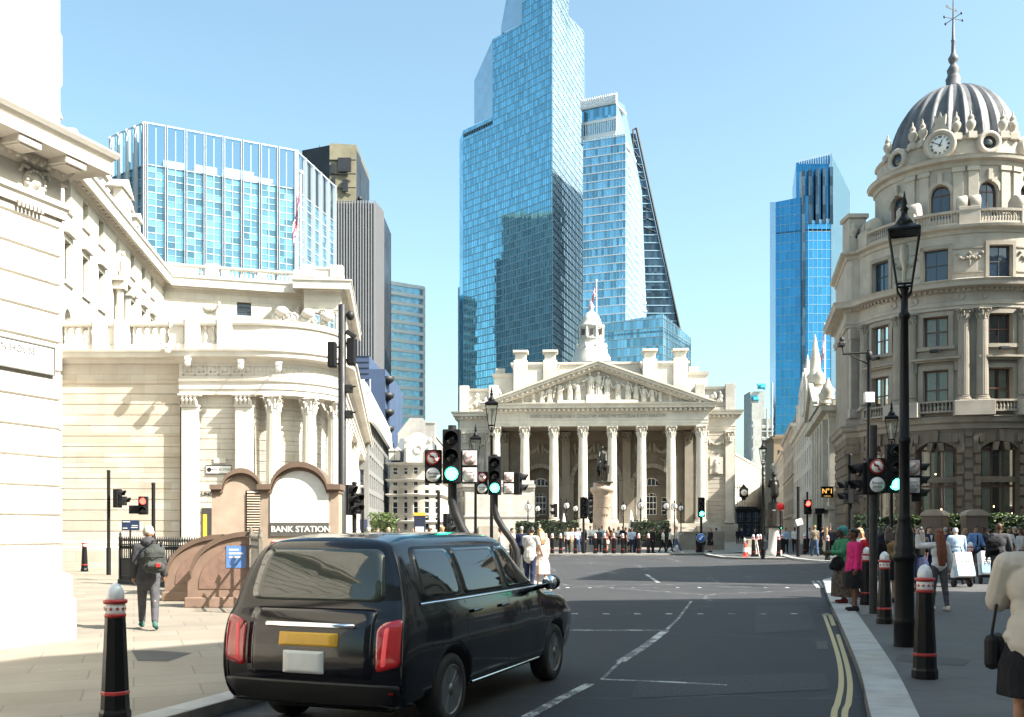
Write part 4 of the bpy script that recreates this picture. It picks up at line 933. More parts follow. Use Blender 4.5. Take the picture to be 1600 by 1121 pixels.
cor = [(-.3, 8.85), (.05, 8.85), (.1, 8.95), (.14, 9.0), (.5, 9.04), (.52, 9.2), (.6, 9.26), (.62, 9.34), (.3, 9.4), (-.3, 9.42)]
full = wallp[:1] + outer[:]
g.sweep([wallp[0], wallp[1]] + outer[1:], cor); g.build('entablature', M['portland_plain'], BK)
# Greek key along the frieze
g = MB(); P = Path(outer[1:]); u = .15
def kb(u0, u1, z0, z1):
    n = 2
    for k in range(n):
        a, b = u0 + (u1 - u0) * k / n, u0 + (u1 - u0) * (k + 1) / n
        A = [P.f(a, -.02, z0), P.f(b, -.02, z0), P.f(b, -.02, z1), P.f(a, -.02, z1)]; g.add(A, [(0, 1, 2, 3)])
while u < 8.5:
    for q in ((0, .52, .0, .055), (0, .05, 0, .4), (.0, .4, .36, .41), (.36, .41, .15, .4), (.16, .4, .13, .18), (.16, .21, .13, .28)): kb(u + q[0], u + q[1], 8.3 + q[2], 8.3 + q[3])
    u += .5
g.build('key_pattern', M['weathered_plain'], BK)
g = MB()       # parapet with open baluster bays
wp = [wallp[0], LOC(-14.1, 42)] + [LOC(-14.1, 41.8)] + outer[2:]
g.sweep(wp, [(-.25, 9.4), (.1, 9.4), (.1, 9.62), (.05, 9.66), (-.25, 9.66)]); PP = Path(wp)
bays = [(10.0, 12.0), (12.9, 16.3), (17.2, 20.6), (21.5, 25.2), (25.95, 29.0), (30.0, 30.95), (31.95, 33.4)]
off = PP.l[1]
bays = [(off + PX(a, 42) + 14.1, off + PX(b, 42) + 14.1) for a, b in ((-120, -40), (-20, 40), (60, 158), (192, 278), (312, 362))]
g.sweep(wp, [(-.28, 10.42), (.14, 10.42), (.17, 10.5), (.14, 10.62), (-.28, 10.62)]); last = 0
for a, b in bays + [(PP.L, PP.L)]:
    n = max(1, int((a - last) / .5))
    for k in range(n):
        q0, q1 = last + (a - last) * k / n, last + (a - last) * (k + 1) / n
        F = lambda u, d, v: PP.f(u, d, v)
        g.add([F(q0, -.06, 9.66), F(q1, -.06, 9.66), F(q1, -.06, 10.42), F(q0, -.06, 10.42), F(q0, .24, 9.66), F(q1, .24, 9.66), F(q1, .24, 10.42), F(q0, .24, 10.42)], [(0, 1, 2, 3), (5, 4, 7, 6), (0, 3, 7, 4), (1, 5, 6, 2)])
    last = b
for a, b in bays:
    g.M = None
    for e_ in (a, b): p, d = PP.at(e_); g.bbox(p.x - .32, p.x + .32, p.y - .2, p.y + .3, 9.4, 10.7, .03)
g.build('parapet', M['portland_plain'], BK)
g = MB()
for a, b in bays:
    n = max(2, int((b - a) / .3))
    for k in range(n): p, d = PP.at(a + (b - a) * (k + .5) / n); g.lathe([(r_, z_ + 9.66) for r_, z_ in baluster_prof(.76, .105)], 10, (p.x, p.y + .06, 0))
g.build('balusters', M['portland_plain'], BK)
# pilasters, recessed wall and the fluted corner columns
f0 = flat(-.25); g = MB()
def plaster(x0, x1, y1=-.25, y0=-.5):
    g.bbox(x0, x1, y0 + .1, y1 + .12, 1.2, 6.95, .02); g.bbox(x0 - .08, x1 + .08, y0 + .02, y1 + .12, .12, 1.2, .03); g.bbox(x0 - .03, x1 + .03, y0 + .04, y1 + .12, 6.95, 7.06, .02)
    for k in range(4): xx = x0 + (x1 - x0) * (k + .5) / 4; g.tube([(xx, y0 + .1, 7.06), (xx, y0 + .02, 7.22), (xx, y0 - .08, 7.3)], [.1, .09, .04], 6); g.ell((xx, y0 + .04, 7.4), (.1, .08, .07), 7, 5)
    g.bbox(x0 - .12, x1 + .12, y0 - .04, y1 + .12, 7.42, 7.5, .015)
xl = lambda px: PX(px, 41.6) - bx
plaster(xl(283), xl(309)); plaster(xl(367), xl(394)); g.build('pilasters', M['portland_plain'], BK)
g = MB(); pr2 = [(.1, 0), (.1, 1.1), (0, 1.16)]; zz = 1.16
while zz < 7.0: pr2 += [(0, zz + .4), (-.03, zz + .415), (-.03, zz + .435), (0, zz + .45)]; zz += .45
pr2 += [(0, 7.5)]
g.sweep([LOC(-14.1, 42.0), LOC(-10.93, 42.0)] , pr2)
inner = [LOC(-10.93, 42.0), LOC(-10.93, 42.75)] + arc(c0, RR - 1.0, R(3), aend, 16); e = inner[-1]; inner += [(e[0] - .122 * 45, e[1] + .9925 * 45)]
g.sweep(inner, pr2); g.build('recess_wall', M['portland'], BK)
cm = column_mb(.33, 5.3, 20); capm = MB(); capital(capm, (0, 0, 5.3), .29, .75); a_ = None
colpos = [(c0[0] + (RR - .22) * sin(R(a)), c0[1] - (RR - .22) * cos(R(a))) for a in (14, 44.5, 78)] + [(outer[-2][0] - .122 * s - .35, outer[-2][1] + .99 * s) for s in (2.5, 5, 7.5, 10, 20, 23)]
for (x, y) in colpos:
    if a_ is None: a_ = cm.build('column', M['portland_plain'], BK); k_ = capm.build('capital', M['portland_plain'], a_); o = a_
    else: o = a_.copy(); COL.objects.link(o); o.parent = BK; q = k_.copy(); COL.objects.link(q); q.parent = o
    o.location = (x, y, 1.45)
g = MB(); g.sweep(outer[2:], [(-1.0, .1), (.25, .1), (.25, 1.3), (.15, 1.45), (-1.0, 1.45)]); g.build('corner_plinth', M['portland_plain'], BK)
# scrolled blocking on the round corner
g = MB(); g.sweep(outer[1:-1], [(-.4, 9.4), (-.1, 9.4), (-.1, 10.5), (.0, 10.55), (.05, 10.68), (-.4, 10.72)])
for px_, w_ in ((432, .36), (470, .42), (497, .3)):
    x = PX(px_, 42) - bx; y = -.2 if px_ < 450 else .25 if px_ < 480 else .9
    for k in range(2): g.M = T(x + k * .45 * (1 if px_ < 450 else -1), y + .3, 10.85 + k * .05) @ RX(pi / 2); g.lathe([(w_ * .55, -.2), (w_ * .62, .0), (w_ * .4, .04), (w_ * .38, .0), (w_ * .2, .06), (.0, .1)], 18); g.M = None
    g.ell((x + .2, y + .3, 11.1), (.3, .2, .22), 8, 6)
g.build('corner_scrolls', M['portland_plain'], BK)
# lettering and plates on the wall
g = MB(); g.text('UNDERGROUND', .235, T(xl(310), -.02, PZ(772.5, 41.9)) @ UPRIGHT, .01, align='LEFT'); g.build('lettering', M['blackm'], BK)
g = MB(); x0, x1 = xl(318), xl(357); z0, z1 = PZ(740, 41.9), PZ(728, 41.9); g.bbox(x0, x1, -.05, 0, z0, z1, .01); s = g.build('street_sign', M['whitepaint'], BK)
g = MB(); g.text('PRINCES STREET', .13, T((x0 + x1) / 2 + .12, -.053, (z0 + z1) / 2) @ UPRIGHT, .002); g.box(x0 - .02, x1 + .02, -.06, 0, z1, z1 + .03); g.box(x0 - .02, x1 + .02, -.06, 0, z0 - .03, z0); g.ell((x0 + .13, -.055, (z0 + z1) / 2), (.1, .01, .1)); g.build('lettering', M['darkgrey'], s)
g = MB(); g.box(xl(330), xl(349), -.05, 0, PZ(724, 41.9), PZ(716, 41.9)); g.build('wall_plate', M['portland_plain'], BK)
g = MB(); g.box(xl(311), xl(345), -.03, .0, 0.12, PZ(794, 41.9)); d_ = g.build('door', M['darkframe'], BK)
g = MB(); g.box(xl(313), xl(319), -.05, -.02, 0.2, PZ(804, 41.9)); g.build('door_strip', plain('yellow_strip', (.75, .52, .05), .5), d_)
# security cameras under the cornice
for px_, y0 in ((262, 547), (293, 567), (376, 572), (435, 576)):
    x = PX(px_, 41) - bx; z = PZ(y0, 41); g = MB(); g.tube([(x, -.4, z + .35), (x, -1.0, z + .25), (x, -1.0, z + .1)], .035, 6); g.ell((x, -1.0, z), (.13, .13, .16)); g.bbox(x - .09, x + .09, -1.15, -.8, z + .1, z + .25, .02); g.build('security_camera', M['whitepaint'], BK)
# upper office storeys
up = [LOC(-17.4, 29), LOC(-21.9, 62), LOC(-13.4, 64.5), LOC(-13.3, 63.), LOC(-10.95, 63.2), LOC(-12.9, 80)]
UA = Path(up); uA = UA.l[1]
def uy(Y): return UA.l[1] - (62 - Y) * hypot(1, 4.5 / 33)
ops = []
for Y in (37.7, 40.25, 42.8, 45.4, 47.96, 54.06, 56.6, 58.8):
    u = uy(Y); ops += [(u - .42, u + .42, 15.65, 16.85, 0), (u - .45, u + .45, 12.5, 14.3, 0), (u - .45, u + .45, 9.0, 10.9, .45)]
ub = uy(51); ops += [(ub - .5, ub + .5, 12.4, 14.0, .5, .5), (ub - .42, ub + .42, 15.2, 16.4, .42, .5)]
f = UA.f; g = MB(); g.facade(f, 0, UA.l[1], 6, 17.05, ops, .28)
opB = [(UA.l[1] + PX(366, 62) + 21.9, UA.l[1] + PX(388, 62) + 21.9, PZ(486, 62), PZ(465, 62), 0), (UA.l[1] + PX(361, 62) + 21.9, UA.l[1] + PX(393, 62) + 21.9, 9, PZ(507, 62), .45)]
g.facade(f, UA.l[1], UA.l[2], 6, 17.05, opB, .28); g.facade(f, UA.l[2], UA.l[3], 6, 17.05, [], .28); g.facade(f, UA.l[3], UA.l[4], 6, 17.05, [(UA.l[3] + .45, UA.l[3] + 1.0, 9, 15.4, .27), (UA.l[3] + 1.45, UA.l[3] + 2.0, 9, 15.4, .27)], .5); g.facade(f, UA.l[4], UA.L, 6, 17.05)
g.build('upper_wall', M['portland'], BK)
for o in ops: 
    if len(o) == 5: win(BK, f, o, .28, M['whitepaint'] if o[2] < 11 else M['darkframe'], M['pane'], 2, 3 if o[3] - o[2] > 1.3 else 2, .05)
for o in opB: win(BK, f, o, .28, M['darkframe'], M['pane_blue'], 3, 3, .05)
g = MB()
for o in ops[:-2]:        # sills and hoods
    for v0, v1, e_, q in ((o[2] - .14, o[2], .16, .1),) + (((o[3] + .25, o[3] + .42, .2, .2),) if o[3] - o[2] > 1.7 and o[4] == 0 else ()):
        a, b = o[0] - e_, o[1] + e_; A = [f(a, -q, v0), f(b, -q, v0), f(b, -q, v1), f(a, -q, v1)]; B = [f(a, .02, v0), f(b, .02, v0), f(b, .02, v1), f(a, .02, v1)]; g.add(A + B, [(0, 1, 2, 3), (4, 0, 3, 7), (1, 5, 6, 2), (3, 2, 6, 7), (0, 4, 5, 1)])
p, d = UA.at(ub); g.M = T(p.x, p.y, 0) @ RZ(atan2(d.y, d.x))     # columned niche bay
for s in (-.75, .75): g.cyl((s, -.3, 9), (s, -.3, 14.0), .2, .17, 12); g.bbox(s - .28, s + .28, -.6, 0, 14.0, 14.4, .03)
g.bbox(-1.2, 1.2, -.6, 0, 14.4, 14.62, .03); g.ell((0, -.25, 15.4), (.16, .16, .5)); g.ell((0, -.25, 16.05), (.12, .12, .14)); g.bbox(-.9, .9, -.45, 0, 17.6, 19.2, .03); g.slab([(-1.2, 19.2), (1.2, 19.2), (0, 19.9)], -.55, .3); g.M = None
for px_ in (322, 440): x = PX(px_, 62) - bx; garland(g, x - .6, x + .6, PZ(471, 62), .35, 19.95 + (x + 7.8) * .294, .15)
for x in (.25, 1.22, 2.15): g.cyl((up[3][0] + x, up[3][1] - .12, 8), (up[3][0] + x, up[3][1] - .12, 15.3), .17, .15, 12); capital(g, (up[3][0] + x, up[3][1] - .12, 15.3), .15, .5)
g.build('window_surrounds', M['portland_plain'], BK)
g = MB(); g.sweep(up, [(0, 17.0), (.05, 17.05), (.1, 17.2), (.14, 17.3), (.6, 17.055), (.62, 17.5), (.7, 17.58), (.7, 17.66), (.1, 17.72), (.1, 17.9), (-.2, 17.92)])
for k in range(int(UA.L / .55)):
    u = .3 + k * .55; p, d = UA.at(u)
    if min(abs(u - l) for l in UA.l) < .5: continue
    g.M = T(p.x, p.y, 0) @ RZ(atan2(d.y, d.x)); g.box(-.12, .12, -.5, 0, 17.2, 17.32); g.M = None
g.build('upper_cornice', M['portland_plain'], BK)
g = MB(); g.sweep(up, [(-.25, 18.4), (.06, 18.4), (.1, 18.46), (.06, 18.56), (-.25, 18.56)])
def par(u0, u1):
    p, d = UA.at((u0 + u1) / 2); L = u1 - u0; g.M = T(p.x, p.y, 0) @ RZ(atan2(d.y, d.x)); g.box(-L / 2, L / 2, -.02, .25, 17.88, 18.42); g.M = None
def bal(u0, u1):
    n = int((u1 - u0) / .28)
    for k in range(n): p, d = UA.at(u0 + (u1 - u0) * (k + .5) / n); g.lathe([(r_, z_ + 17.88) for r_, z_ in baluster_prof(.54, .085)], 8, (p.x - d.y * .1, p.y + d.x * .1, 0))
for Y0, Y1, k in ((29, 36, 0), (36, 38.5, 1), (38.5, 40, 0), (40, 43, 1), (43, 44.4, 0), (44.4, 47.4, 1), (47.4, 53, 0), (53, 55, 1), (55, 55.8, 0), (55.8, 58, 1), (58, 58.6, 0), (58.6, 60, 1), (60, 62, 0)): (bal if k else par)(uy(Y0), uy(Y1))
b0 = UA.l[1]
for a, b, k in ((257, 308, 0), (308, 342, 1), (342, 355, 0), (355, 398, 1), (398, 412, 0), (412, 447, 1), (447, 480, 0)): (bal if k else par)(b0 + max(.0, PX(a, 62) + 21.9), b0 + PX(b, 62) + 21.9)
par(UA.l[2], UA.l[3]); par(UA.l[3], UA.l[4]); par(UA.l[4], UA.L)
for u in (UA.l[2] - .5, UA.l[3] + .3, UA.l[4] - .3, b0 + 2.9): p, d = UA.at(u); g.bbox(p.x - .4, p.x + .4, p.y - .15, p.y + .5, 17.88, 18.7, .03)
g.build('upper_parapet', M['portland_plain'], BK)
g = MB()
g.sweep([LOC(-18.5, 29), LOC(-23.1, 63.2)], [(0, 18.0), (0, 18.9), (-1.6, 21.2), (-3, 21.4)]); g.build('roof', M['slate'], BK)
for i, Y in enumerate((35.0, 38.2, 41.2, 44.2, 47.0, 50, 52.6, 55.2, 57.4, 59.6)):
    u = uy(Y); p, d = UA.at(u); g = MB(); g.M = T(p.x - d.y * 1.0, p.y + d.x * 1.0, -.5) @ RZ(atan2(d.y, d.x)); w_ = .62
    g.facade(flat(), -w_, w_, 19.0, 20.9, [(-.32, .32, 19.7, 20.6, 0)], .12); g.box(-w_, -w_ + .08, .01, 1.8, 19, 20.9); g.box(w_ - .08, w_, .01, 1.8, 19, 20.9)
    g.slab([(-w_ - .14, 20.9), (w_ + .14, 20.9), (0, 21.35)] if i % 2 else [(-w_ - .14, 20.9), (w_ + .14, 20.9), (w_ * .7, 21.2), (0, 21.32), (-w_ * .7, 21.2)], -.15, 1.9)
    MM = g.M; g.M = None; dm = g.build('dormer', M['portland_plain'], BK); ff = lambda u_, d_, v_, MM=MM: MM @ Vector((u_, d_, v_))
    win(dm, ff, (-.32, .32, 19.7, 20.6, 0), .12, M['whitepaint'], M['pane'], 2, 2, .04)
flagpole((PX(470, 70), 70, 15.5), PZ(272, 70) - 15.5, .11, 3.0, 2.0, 'white flagpole above the round corner of the cream bank', 'union flag drooping from the pole above the round bank corner', 2.3, -1, 2.6 * .6)
# ------------------------------------------------------------------ buildings beyond, up the street on the left
def gridbuilding(name, label, base, rot, wid, dep, H_, rows, cols, ww, wh, z0, dz, wallm, fm, gm, dep_w=.25, nx=2, nz=2, side=None, arch=0, top=None, cornice=.4, bands=(), x0=None, sidecols=0, share=True):
    t = thing(name, label, 'building', (base[0], base[1], 0), rot); f = flat(); ops = []; sx = wid / cols
    for j in range(rows):
        for i in range(cols): xc = (i + .5) * sx; ops.append((xc - ww / 2, xc + ww / 2, z0 + j * dz, z0 + j * dz + wh, arch))
    g = MB(); g.facade(f, 0, wid, 0, H_, ops, dep_w); S_ = []
    if sidecols:
        s2 = dep / sidecols
        for j in range(rows):
            for i in range(sidecols): yc = (i + .5) * s2; S_.append((yc - ww / 2, yc + ww / 2, z0 + j * dz, z0 + j * dz + wh, arch))
    fr = (lambda u, d, v: (wid - d, u, v)); fl = (lambda u, d, v: (d, dep - u, v))
    g.facade(fr, 0, dep, 0, H_, S_ if side in ('R', 'B') else [], dep_w); g.facade(fl, 0, dep, 0, H_, S_ if side in ('L', 'B') else [], dep_w); g.box(0.01, wid - .01, .5, dep, H_ - .4, H_ - .1); g.build('wall', wallm, t)
    n = 0
    for (ff, O) in ((f, ops), (fr if side in ('R', 'B') else fl, S_ if side else [])):
        for o in O:
            if n < 96: win(t, ff, o, dep_w, fm, gm, nx, nz, .06, du=None)
            n += 1
    g = MB(); pth = [(0, dep), (0, 0), (wid, 0), (wid, dep)]
    g.sweep(pth, [(0, H_ - .9), (.1, H_ - .8), (.15, H_ - .5), (cornice, H_ - .42), (cornice + .05, H_ - .15), (cornice + .1, H_), (-.3, H_ + .02), (-.3, H_ + .5), (-.5, H_ + .5)])
    for z in bands: g.sweep(pth, [(0, z - .15), (.15, z - .1), (.18, z + .1), (0, z + .15)])
    g.build('cornice', wallm, t); return t
# grey modern corner block with white framed windows
t = thing('office_building', 'grey modern office block with white framed windows and a pale rounded roof edge', 'building', (PX(576, 82), 82, 0))
xL = PX(532, 82) - PX(576, 82); rp = (PX(606, 112) - PX(576, 82), 30); zt = PZ(622, 82); g = MB(); ops = []
fw_ = flat(0, xL); WL = -xL; rows_ = [PZ(y, 82) for y in (688, 735, 782, 829)]
for z in [PZ(y, 82) for y in (678, 708, 746, 788)]:
    for i in range(4): a = WL - .25 - (i + 1) * .58; ops.append((a, a + .5, z - .75, z + .75 if True else 0, 0))
g.facade(fw_, 0, WL, 0, zt, ops, .15); L2 = hypot(*rp); an = atan2(rp[1], rp[0])
fr_ = lambda u, d, v: (u * cos(an) - d * sin(an), u * sin(an) + d * cos(an), v); opr = []
for j in range(7):
    for i in range(11): opr.append((1.2 + i * 2.7, 3.2 + i * 2.7, 2 + j * 1.62, 3.2 + j * 1.62, 0))
g.facade(fr_, 0, L2, 0, zt, opr, .15); gw = plain('grey_cladding', (.19, .19, .185), .6, var=.08, scale=.6); g.build('wall', gw, t)
for o in ops: win(t, fw_, o, .15, M['whitepaint'], M['pane_blue'], 1, 1, .09)
for o in opr: win(t, fr_, o, .15, M['steel'], M['pane'], 2, 1, .07)
pth = [(xL, -.05), (0, -.05), (rp[0] + .05, rp[1])]; g = MB(); g.sweep(pth, [(-.1, zt), (.15, zt), (.2, zt + .5), (.1, zt + .55), (-.15, zt + 1.2), (-.5, zt + 1.6), (-1.3, zt + 1.8)]); g.build('roof', plain('pale_roof', (.62, .62, .60), .4, var=.06), t)
g = MB(); g.sweep(smooth_path([(xL, -.3), (-.7, -.3), (.3, .3), (rp[0] + .3, rp[1])], 5), [(-.1, zt - 2.1), (.2, zt - 2.1), (.25, zt - 1.9), (.1, zt - .1), (-.1, zt)]); 
for i in range(6): g.box(xL + i * .5, xL + .06 + i * .5, -.42, -.3, zt, zt + 1.5)
g.build('roof_edge', M['white_steel'], t)
g = MB(); g.box(xL, -.1, -.3, .0, .1, 2.6); g.build('shopfront', plain('navy_shopfront', (.02, .03, .07), .4), t)
t = thing('office_building', 'dark blue stepped building block below the ribbed tower', 'building', (PX(575, 150), 150, 0)); x = lambda px: PX(px, 150) - PX(575, 150); g = MB()
navy = plain('navy_cladding', (.05, .075, .14), .5, var=.15, scale=.3)
for a, b, y_ in ((535, 577, 556), (577, 602, 577)): g.box(x(a), x(b), 0, 20, 0, PZ(y_, 150))
g.box(x(602), x(606), 2, 20, 0, PZ(585, 150)); g.build('wall', navy, t)
g = MB()
for k in range(18): z = PZ(557 + 9 * k, 150); g.box(x(535), x(577) - .05, -.08, .02, z - .06, z + .02)
for k in range(5): z = PZ(590 + 26 * k, 150); g.lathe([(.2, z - 1), (1.0, z - .4), (1.1, z + .2), (.6, z + .3)], 12, (x(604), 1.0, 0))
g.build('balcony', M['darkgrey'], t)
# ornate corner building with a gable and mansard
B2 = (PX(607, 104), 104.0); t = thing('ornate_corner_building', 'pale stone corner building with mansard roof, scrolled gable and arched ground floor', 'building', (B2[0], B2[1], 0))
k2 = 104 / FPX; x = lambda px: (px - 607) * k2; z = lambda py: PZ(py, 104); pw = [(0, 8), (0, 0), (x(624), 0)] + [(x(624) + 3.3 * 0 + (x(688) - x(624)) * s, -.9 * sin(pi * s)) for s in [i / 12 for i in range(1, 13)]] + [(x(690), 12)]
P = Path(pw); ops = []; u0 = P.l[1]
for yy, h, ar_ in ((829, 3.2, .7), (803, 2.3, 0), (782, 2.0, 0), (760, 1.5, 0), (742, 1.4, 0)):
    for i in range(5): uc = u0 + .7 + i * 1.22; zc = z(yy); ops.append((uc - .27, uc + .27, max(.3, zc - (0 if yy < 829 else 0)), zc + (h * .55 if yy < 829 else 1.4), .22 if ar_ else 0))
g = MB(); H_ = z(724); g.facade(P.f, 0, P.L, 0, H_, ops, .15, du=.5); g.build('wall', M['weathered'], t)  # greyer stone used here for the shade on this front
for o in ops: win(t, P.f, o, .15, M['whitepaint'], M['pane'], 1, 2, .05, du=None)
g = MB()
for zz in (z(815), z(773), z(750), H_): g.sweep(pw, [(0, zz - .25), (.12, zz - .2), (.3, zz - .05), (.32, zz + .05), (-.1, zz + .1)])
g.build('cornice', M['portland_plain'], t)
g = MB(); g.sweep([(0.2, 8), (.2, .3), (x(640), .3)], [(0, H_), (-.3, H_ + 1), (-.9, z(684)), (-2, z(682))]); g.prism([(x(640), -.4), (x(676), -.6), (x(676), 6), (x(640), 6)], H_, z(690)); g.build('roof', M['slate'], t)
g = MB(); xm = x(655); g.slab([(xm - 1.5, H_), (xm + 1.5, H_), (xm + 1.4, z(693)), (xm + 1.05, z(686)), (xm + .6, z(680)), (xm, z(677)), (xm - .6, z(680)), (xm - 1.05, z(686)), (xm - 1.4, z(693))], -1.2, -.7)
g.M = T(xm, -1.2, z(704)) @ RX(pi / 2); g.lathe([(.5, 0), (.46, .1), (.33, .08), (.3, .02), (0, .02)], 20); g.M = None
for s in (-1, 1): g.cyl((xm + s * 1.15, -1.35, H_), (xm + s * 1.15, -1.35, z(700)), .16, n=8); g.ell((xm + s * 1.25, -1.2, z(690)), (.2, .2, .3))
g.build('gable', M['portland_plain'], t)
g = MB(); g.box(x(661), x(676), 3, 4.5, H_, z(657)); g.box(x(660.5), x(676.5), 2.9, 4.6, z(657), z(655)); g.build('chimney', M['grey_stone'], t)
for px_ in (612, 621): 
    g = MB(); g.box(x(px_) - .28, x(px_) + .28, -.1, 1, H_ + .3, H_ + 1.3); g.slab([(x(px_) - .38, H_ + 1.3), (x(px_) + .38, H_ + 1.3), (x(px_), H_ + 1.7)], -.2, 1); g.build('dormer', M['portland_plain'], t)
g = MB(); g.prism([(x(608), 8), (x(668), 8), (x(668), 26), (x(608), 26)], 0, z(668)); g.slab([(x(606), z(668)), (x(670), z(668)), (x(650), z(640)), (x(628), z(640))], 8, 26); g.build('rear_roof', M['grey_stone'], t)
gridbuilding('stone_terrace', 'sunlit pale terrace between the ornate corner building and the columned hall', (PX(684, 150), 150), R(-78), 26, 9, PZ(768, 150), 3, 8, 1.1, 1.7, 1.3, 2.3, M['grey_stone'], M['whitepaint'], M['pane'], bands=(3.4,))
# ------------------------------------------------------------------ station entrance
PG, GD = M['pink_granite'], M['granite_dark']
def archline(w, zs, zt_, sh):     # shouldered arch outline, half widths
    hw = w / 2; a = hw - sh; h = zt_ - zs; rad = (a * a + h * h) / (2 * h); th = math.asin(a / rad)
    return [(-hw, zs), (-a, zs)] + [(rad * sin(-th + 2 * th * k / 16), zt_ - rad + rad * cos(-th + 2 * th * k / 16)) for k in range(1, 16)] + [(a, zs), (hw, zs)]
def kiosk(loc, rot, w, dep, zs, zt_, label):
    t = thing('station_entrance', label, 'station entrance', (loc[0], loc[1], PAV), rot); al = archline(w, zs, zt_, .28)
    g = MB(); pts = [(-w / 2, 0)] + [(x_, z_ - .1) for x_, z_ in al] + [(w / 2, 0)]; g.slab(pts, 0, dep); g.bbox(-w / 2 - .05, w / 2 + .05, -.05, dep + .05, 0, .35, .02); g.build('body', PG, t)
    g = MB()
    for o, th_, y0, y1 in ((.0, .12, -.13, dep + .13), (-.12, .08, -.06, dep + .06)):
        out = [(x_ * (1 + .06 * (1 if o == 0 else .4)), z_ + o) for x_, z_ in al]; inn = [(x_ * (1 + .06 * (1 if o == 0 else .4)), z_ + o - th_) for x_, z_ in al]
        for k in range(len(out) - 1): g.slab([out[k], out[k + 1], inn[k + 1], inn[k]], y0, y1)
    g.build('moulding', GD, t); return t, al
zs = PZ(757, 22) - PAV; zt_ = PZ(722, 22) - PAV
t, al = kiosk((PX(468, 22), 22), R(2), 1.74, .55, zs, zt_, 'brown granite station entrance screen with a blank white arched poster and station name')
g = MB(); a2 = archline(1.3, zs - .13, zt_ - .2, .06); zb = PZ(817, 22) - PAV; g.slab([(-.65, zb)] + a2 + [(.65, zb)], -.02, .05); g.build('poster', M['whitepaint'], t)
g = MB(); z1 = PZ(838, 22) - PAV; g.box(-.65, .65, -.025, .05, z1, zb - .005); s = g.build('name_board', plain('grey_name_board', (.10, .095, .085), .5), t)
g = MB(); g.text('BANK STATION', .185, T(.03, -.03, (zb + z1) / 2) @ UPRIGHT, .004, bold=.004); g.build('lettering', M['whitepaint'], s)
nt_ = MB(); nt_.box(-.6, .6, -.03, .02, .35, z1 - .1); s = nt_.build('notice_board', plain('white_notice', (.62, .64, .62), .5, var=.04), t)
g = MB(); g.box(-.6, .6, -.034, .0, z1 - .22, z1 - .12); g.build('red_header', M['redpaint'], s)
g = MB()
for k, tx in enumerate(('Public subway', 'For access to Station and', 'DLR lines and this exit', 'King William Street')): g.text(tx, .075, T(-.5, -.035, z1 - .32 - k * .105) @ UPRIGHT, .002, align='LEFT')
g.build('lettering', M['darkgrey'], s)
t, al = kiosk((PX(377, 24.6), 24.6), R(12), 1.42, 1.3, PZ(758, 24.6) - PAV, PZ(732, 24.6) - PAV, 'smaller brown granite vent kiosk with louvres behind the station name screen')
g = MB()
zl0, zl1 = PZ(832, 24) - PAV, PZ(765, 24) - PAV
g.box(.12, .52, -.02, .0, zl0, zl1, mat=1)
for k in range(16): zz = zl0 + (zl1 - zl0) * k / 16; g.add([(.14, -.02, zz + .05), (.5, -.02, zz + .05), (.5, -.06, zz), (.14, -.06, zz)], [(0, 1, 2, 3)])
g.build('louvre', [PG, M['blackm']], t)
# curved stair parapets
def parapet(loc, rot, Lh, Hh, th, label, pan=True):
    t = thing('stair_parapet', label, 'parapet', (loc[0], loc[1], PAV), rot); out = [(0, 0), (0, Hh)] ; n = 14
    cur = [(-Lh * .93 * sin(pi / 2 * k / n) - .0, Hh * .42 + (Hh * .58) * cos(pi / 2 * k / n)) for k in range(n + 1)]
    pts = [(0, 0)] + cur + [(-Lh, Hh * .42), (-Lh, 0)]; g = MB(); g.slab(pts, -th / 2, th / 2); g.bbox(-Lh - .06, .02, -th / 2 - .05, th / 2 + .05, 0, .22, .02); g.build('wall', M['stair_granite'], t)
    g = MB()
    for k in range(n): (xa, za), (xb, zb_) = cur[k], cur[k + 1]; g.slab([(xa, za + .005), (xb, zb_ + .005), (xb * 1.03, zb_ + .11), (xa * 1.03, za + .11)], -th / 2 - .05, th / 2 + .05)
    g.build('coping', GD, t)
    if pan:
        ci = [(q[0] * .84 - .05, q[1] - .17) for q in cur]; g = MB(); g.slab([(-.05, .4)] + ci + [(ci[-1][0], .4)], -th / 2 - .012, -th / 2 + .01); g.build('panel', plain('polished_granite', (.235, .15, .115), .3, coat=.2, var=.2, scale=8), t)
    return t
t = parapet((PX(393, 21.3), 21.3), R(3), 1.32, 1.52, .3, 'curved pink granite stair wall in front of the station with railing shadow on it')
g = MB(); g.box(-.5, -.08, -.17, -.155, .85, 1.32); s = g.build('wall_sign', plain('blue_sign', (.12, .24, .55), .4), t); g = MB(); [g.box(-.44, -.44 + w_, -.174, -.16, z_, z_ + .035) for w_, z_ in ((.2, 1.22), (.3, 1.14), (.26, 1.06))]; g.build('text_lines', M['whitepaint'], s)
parapet((PX(352, 23.2), 23.2), R(3), 1.36, 1.45, .3, 'further curved granite stair wall with a dark coping beside the black railings')
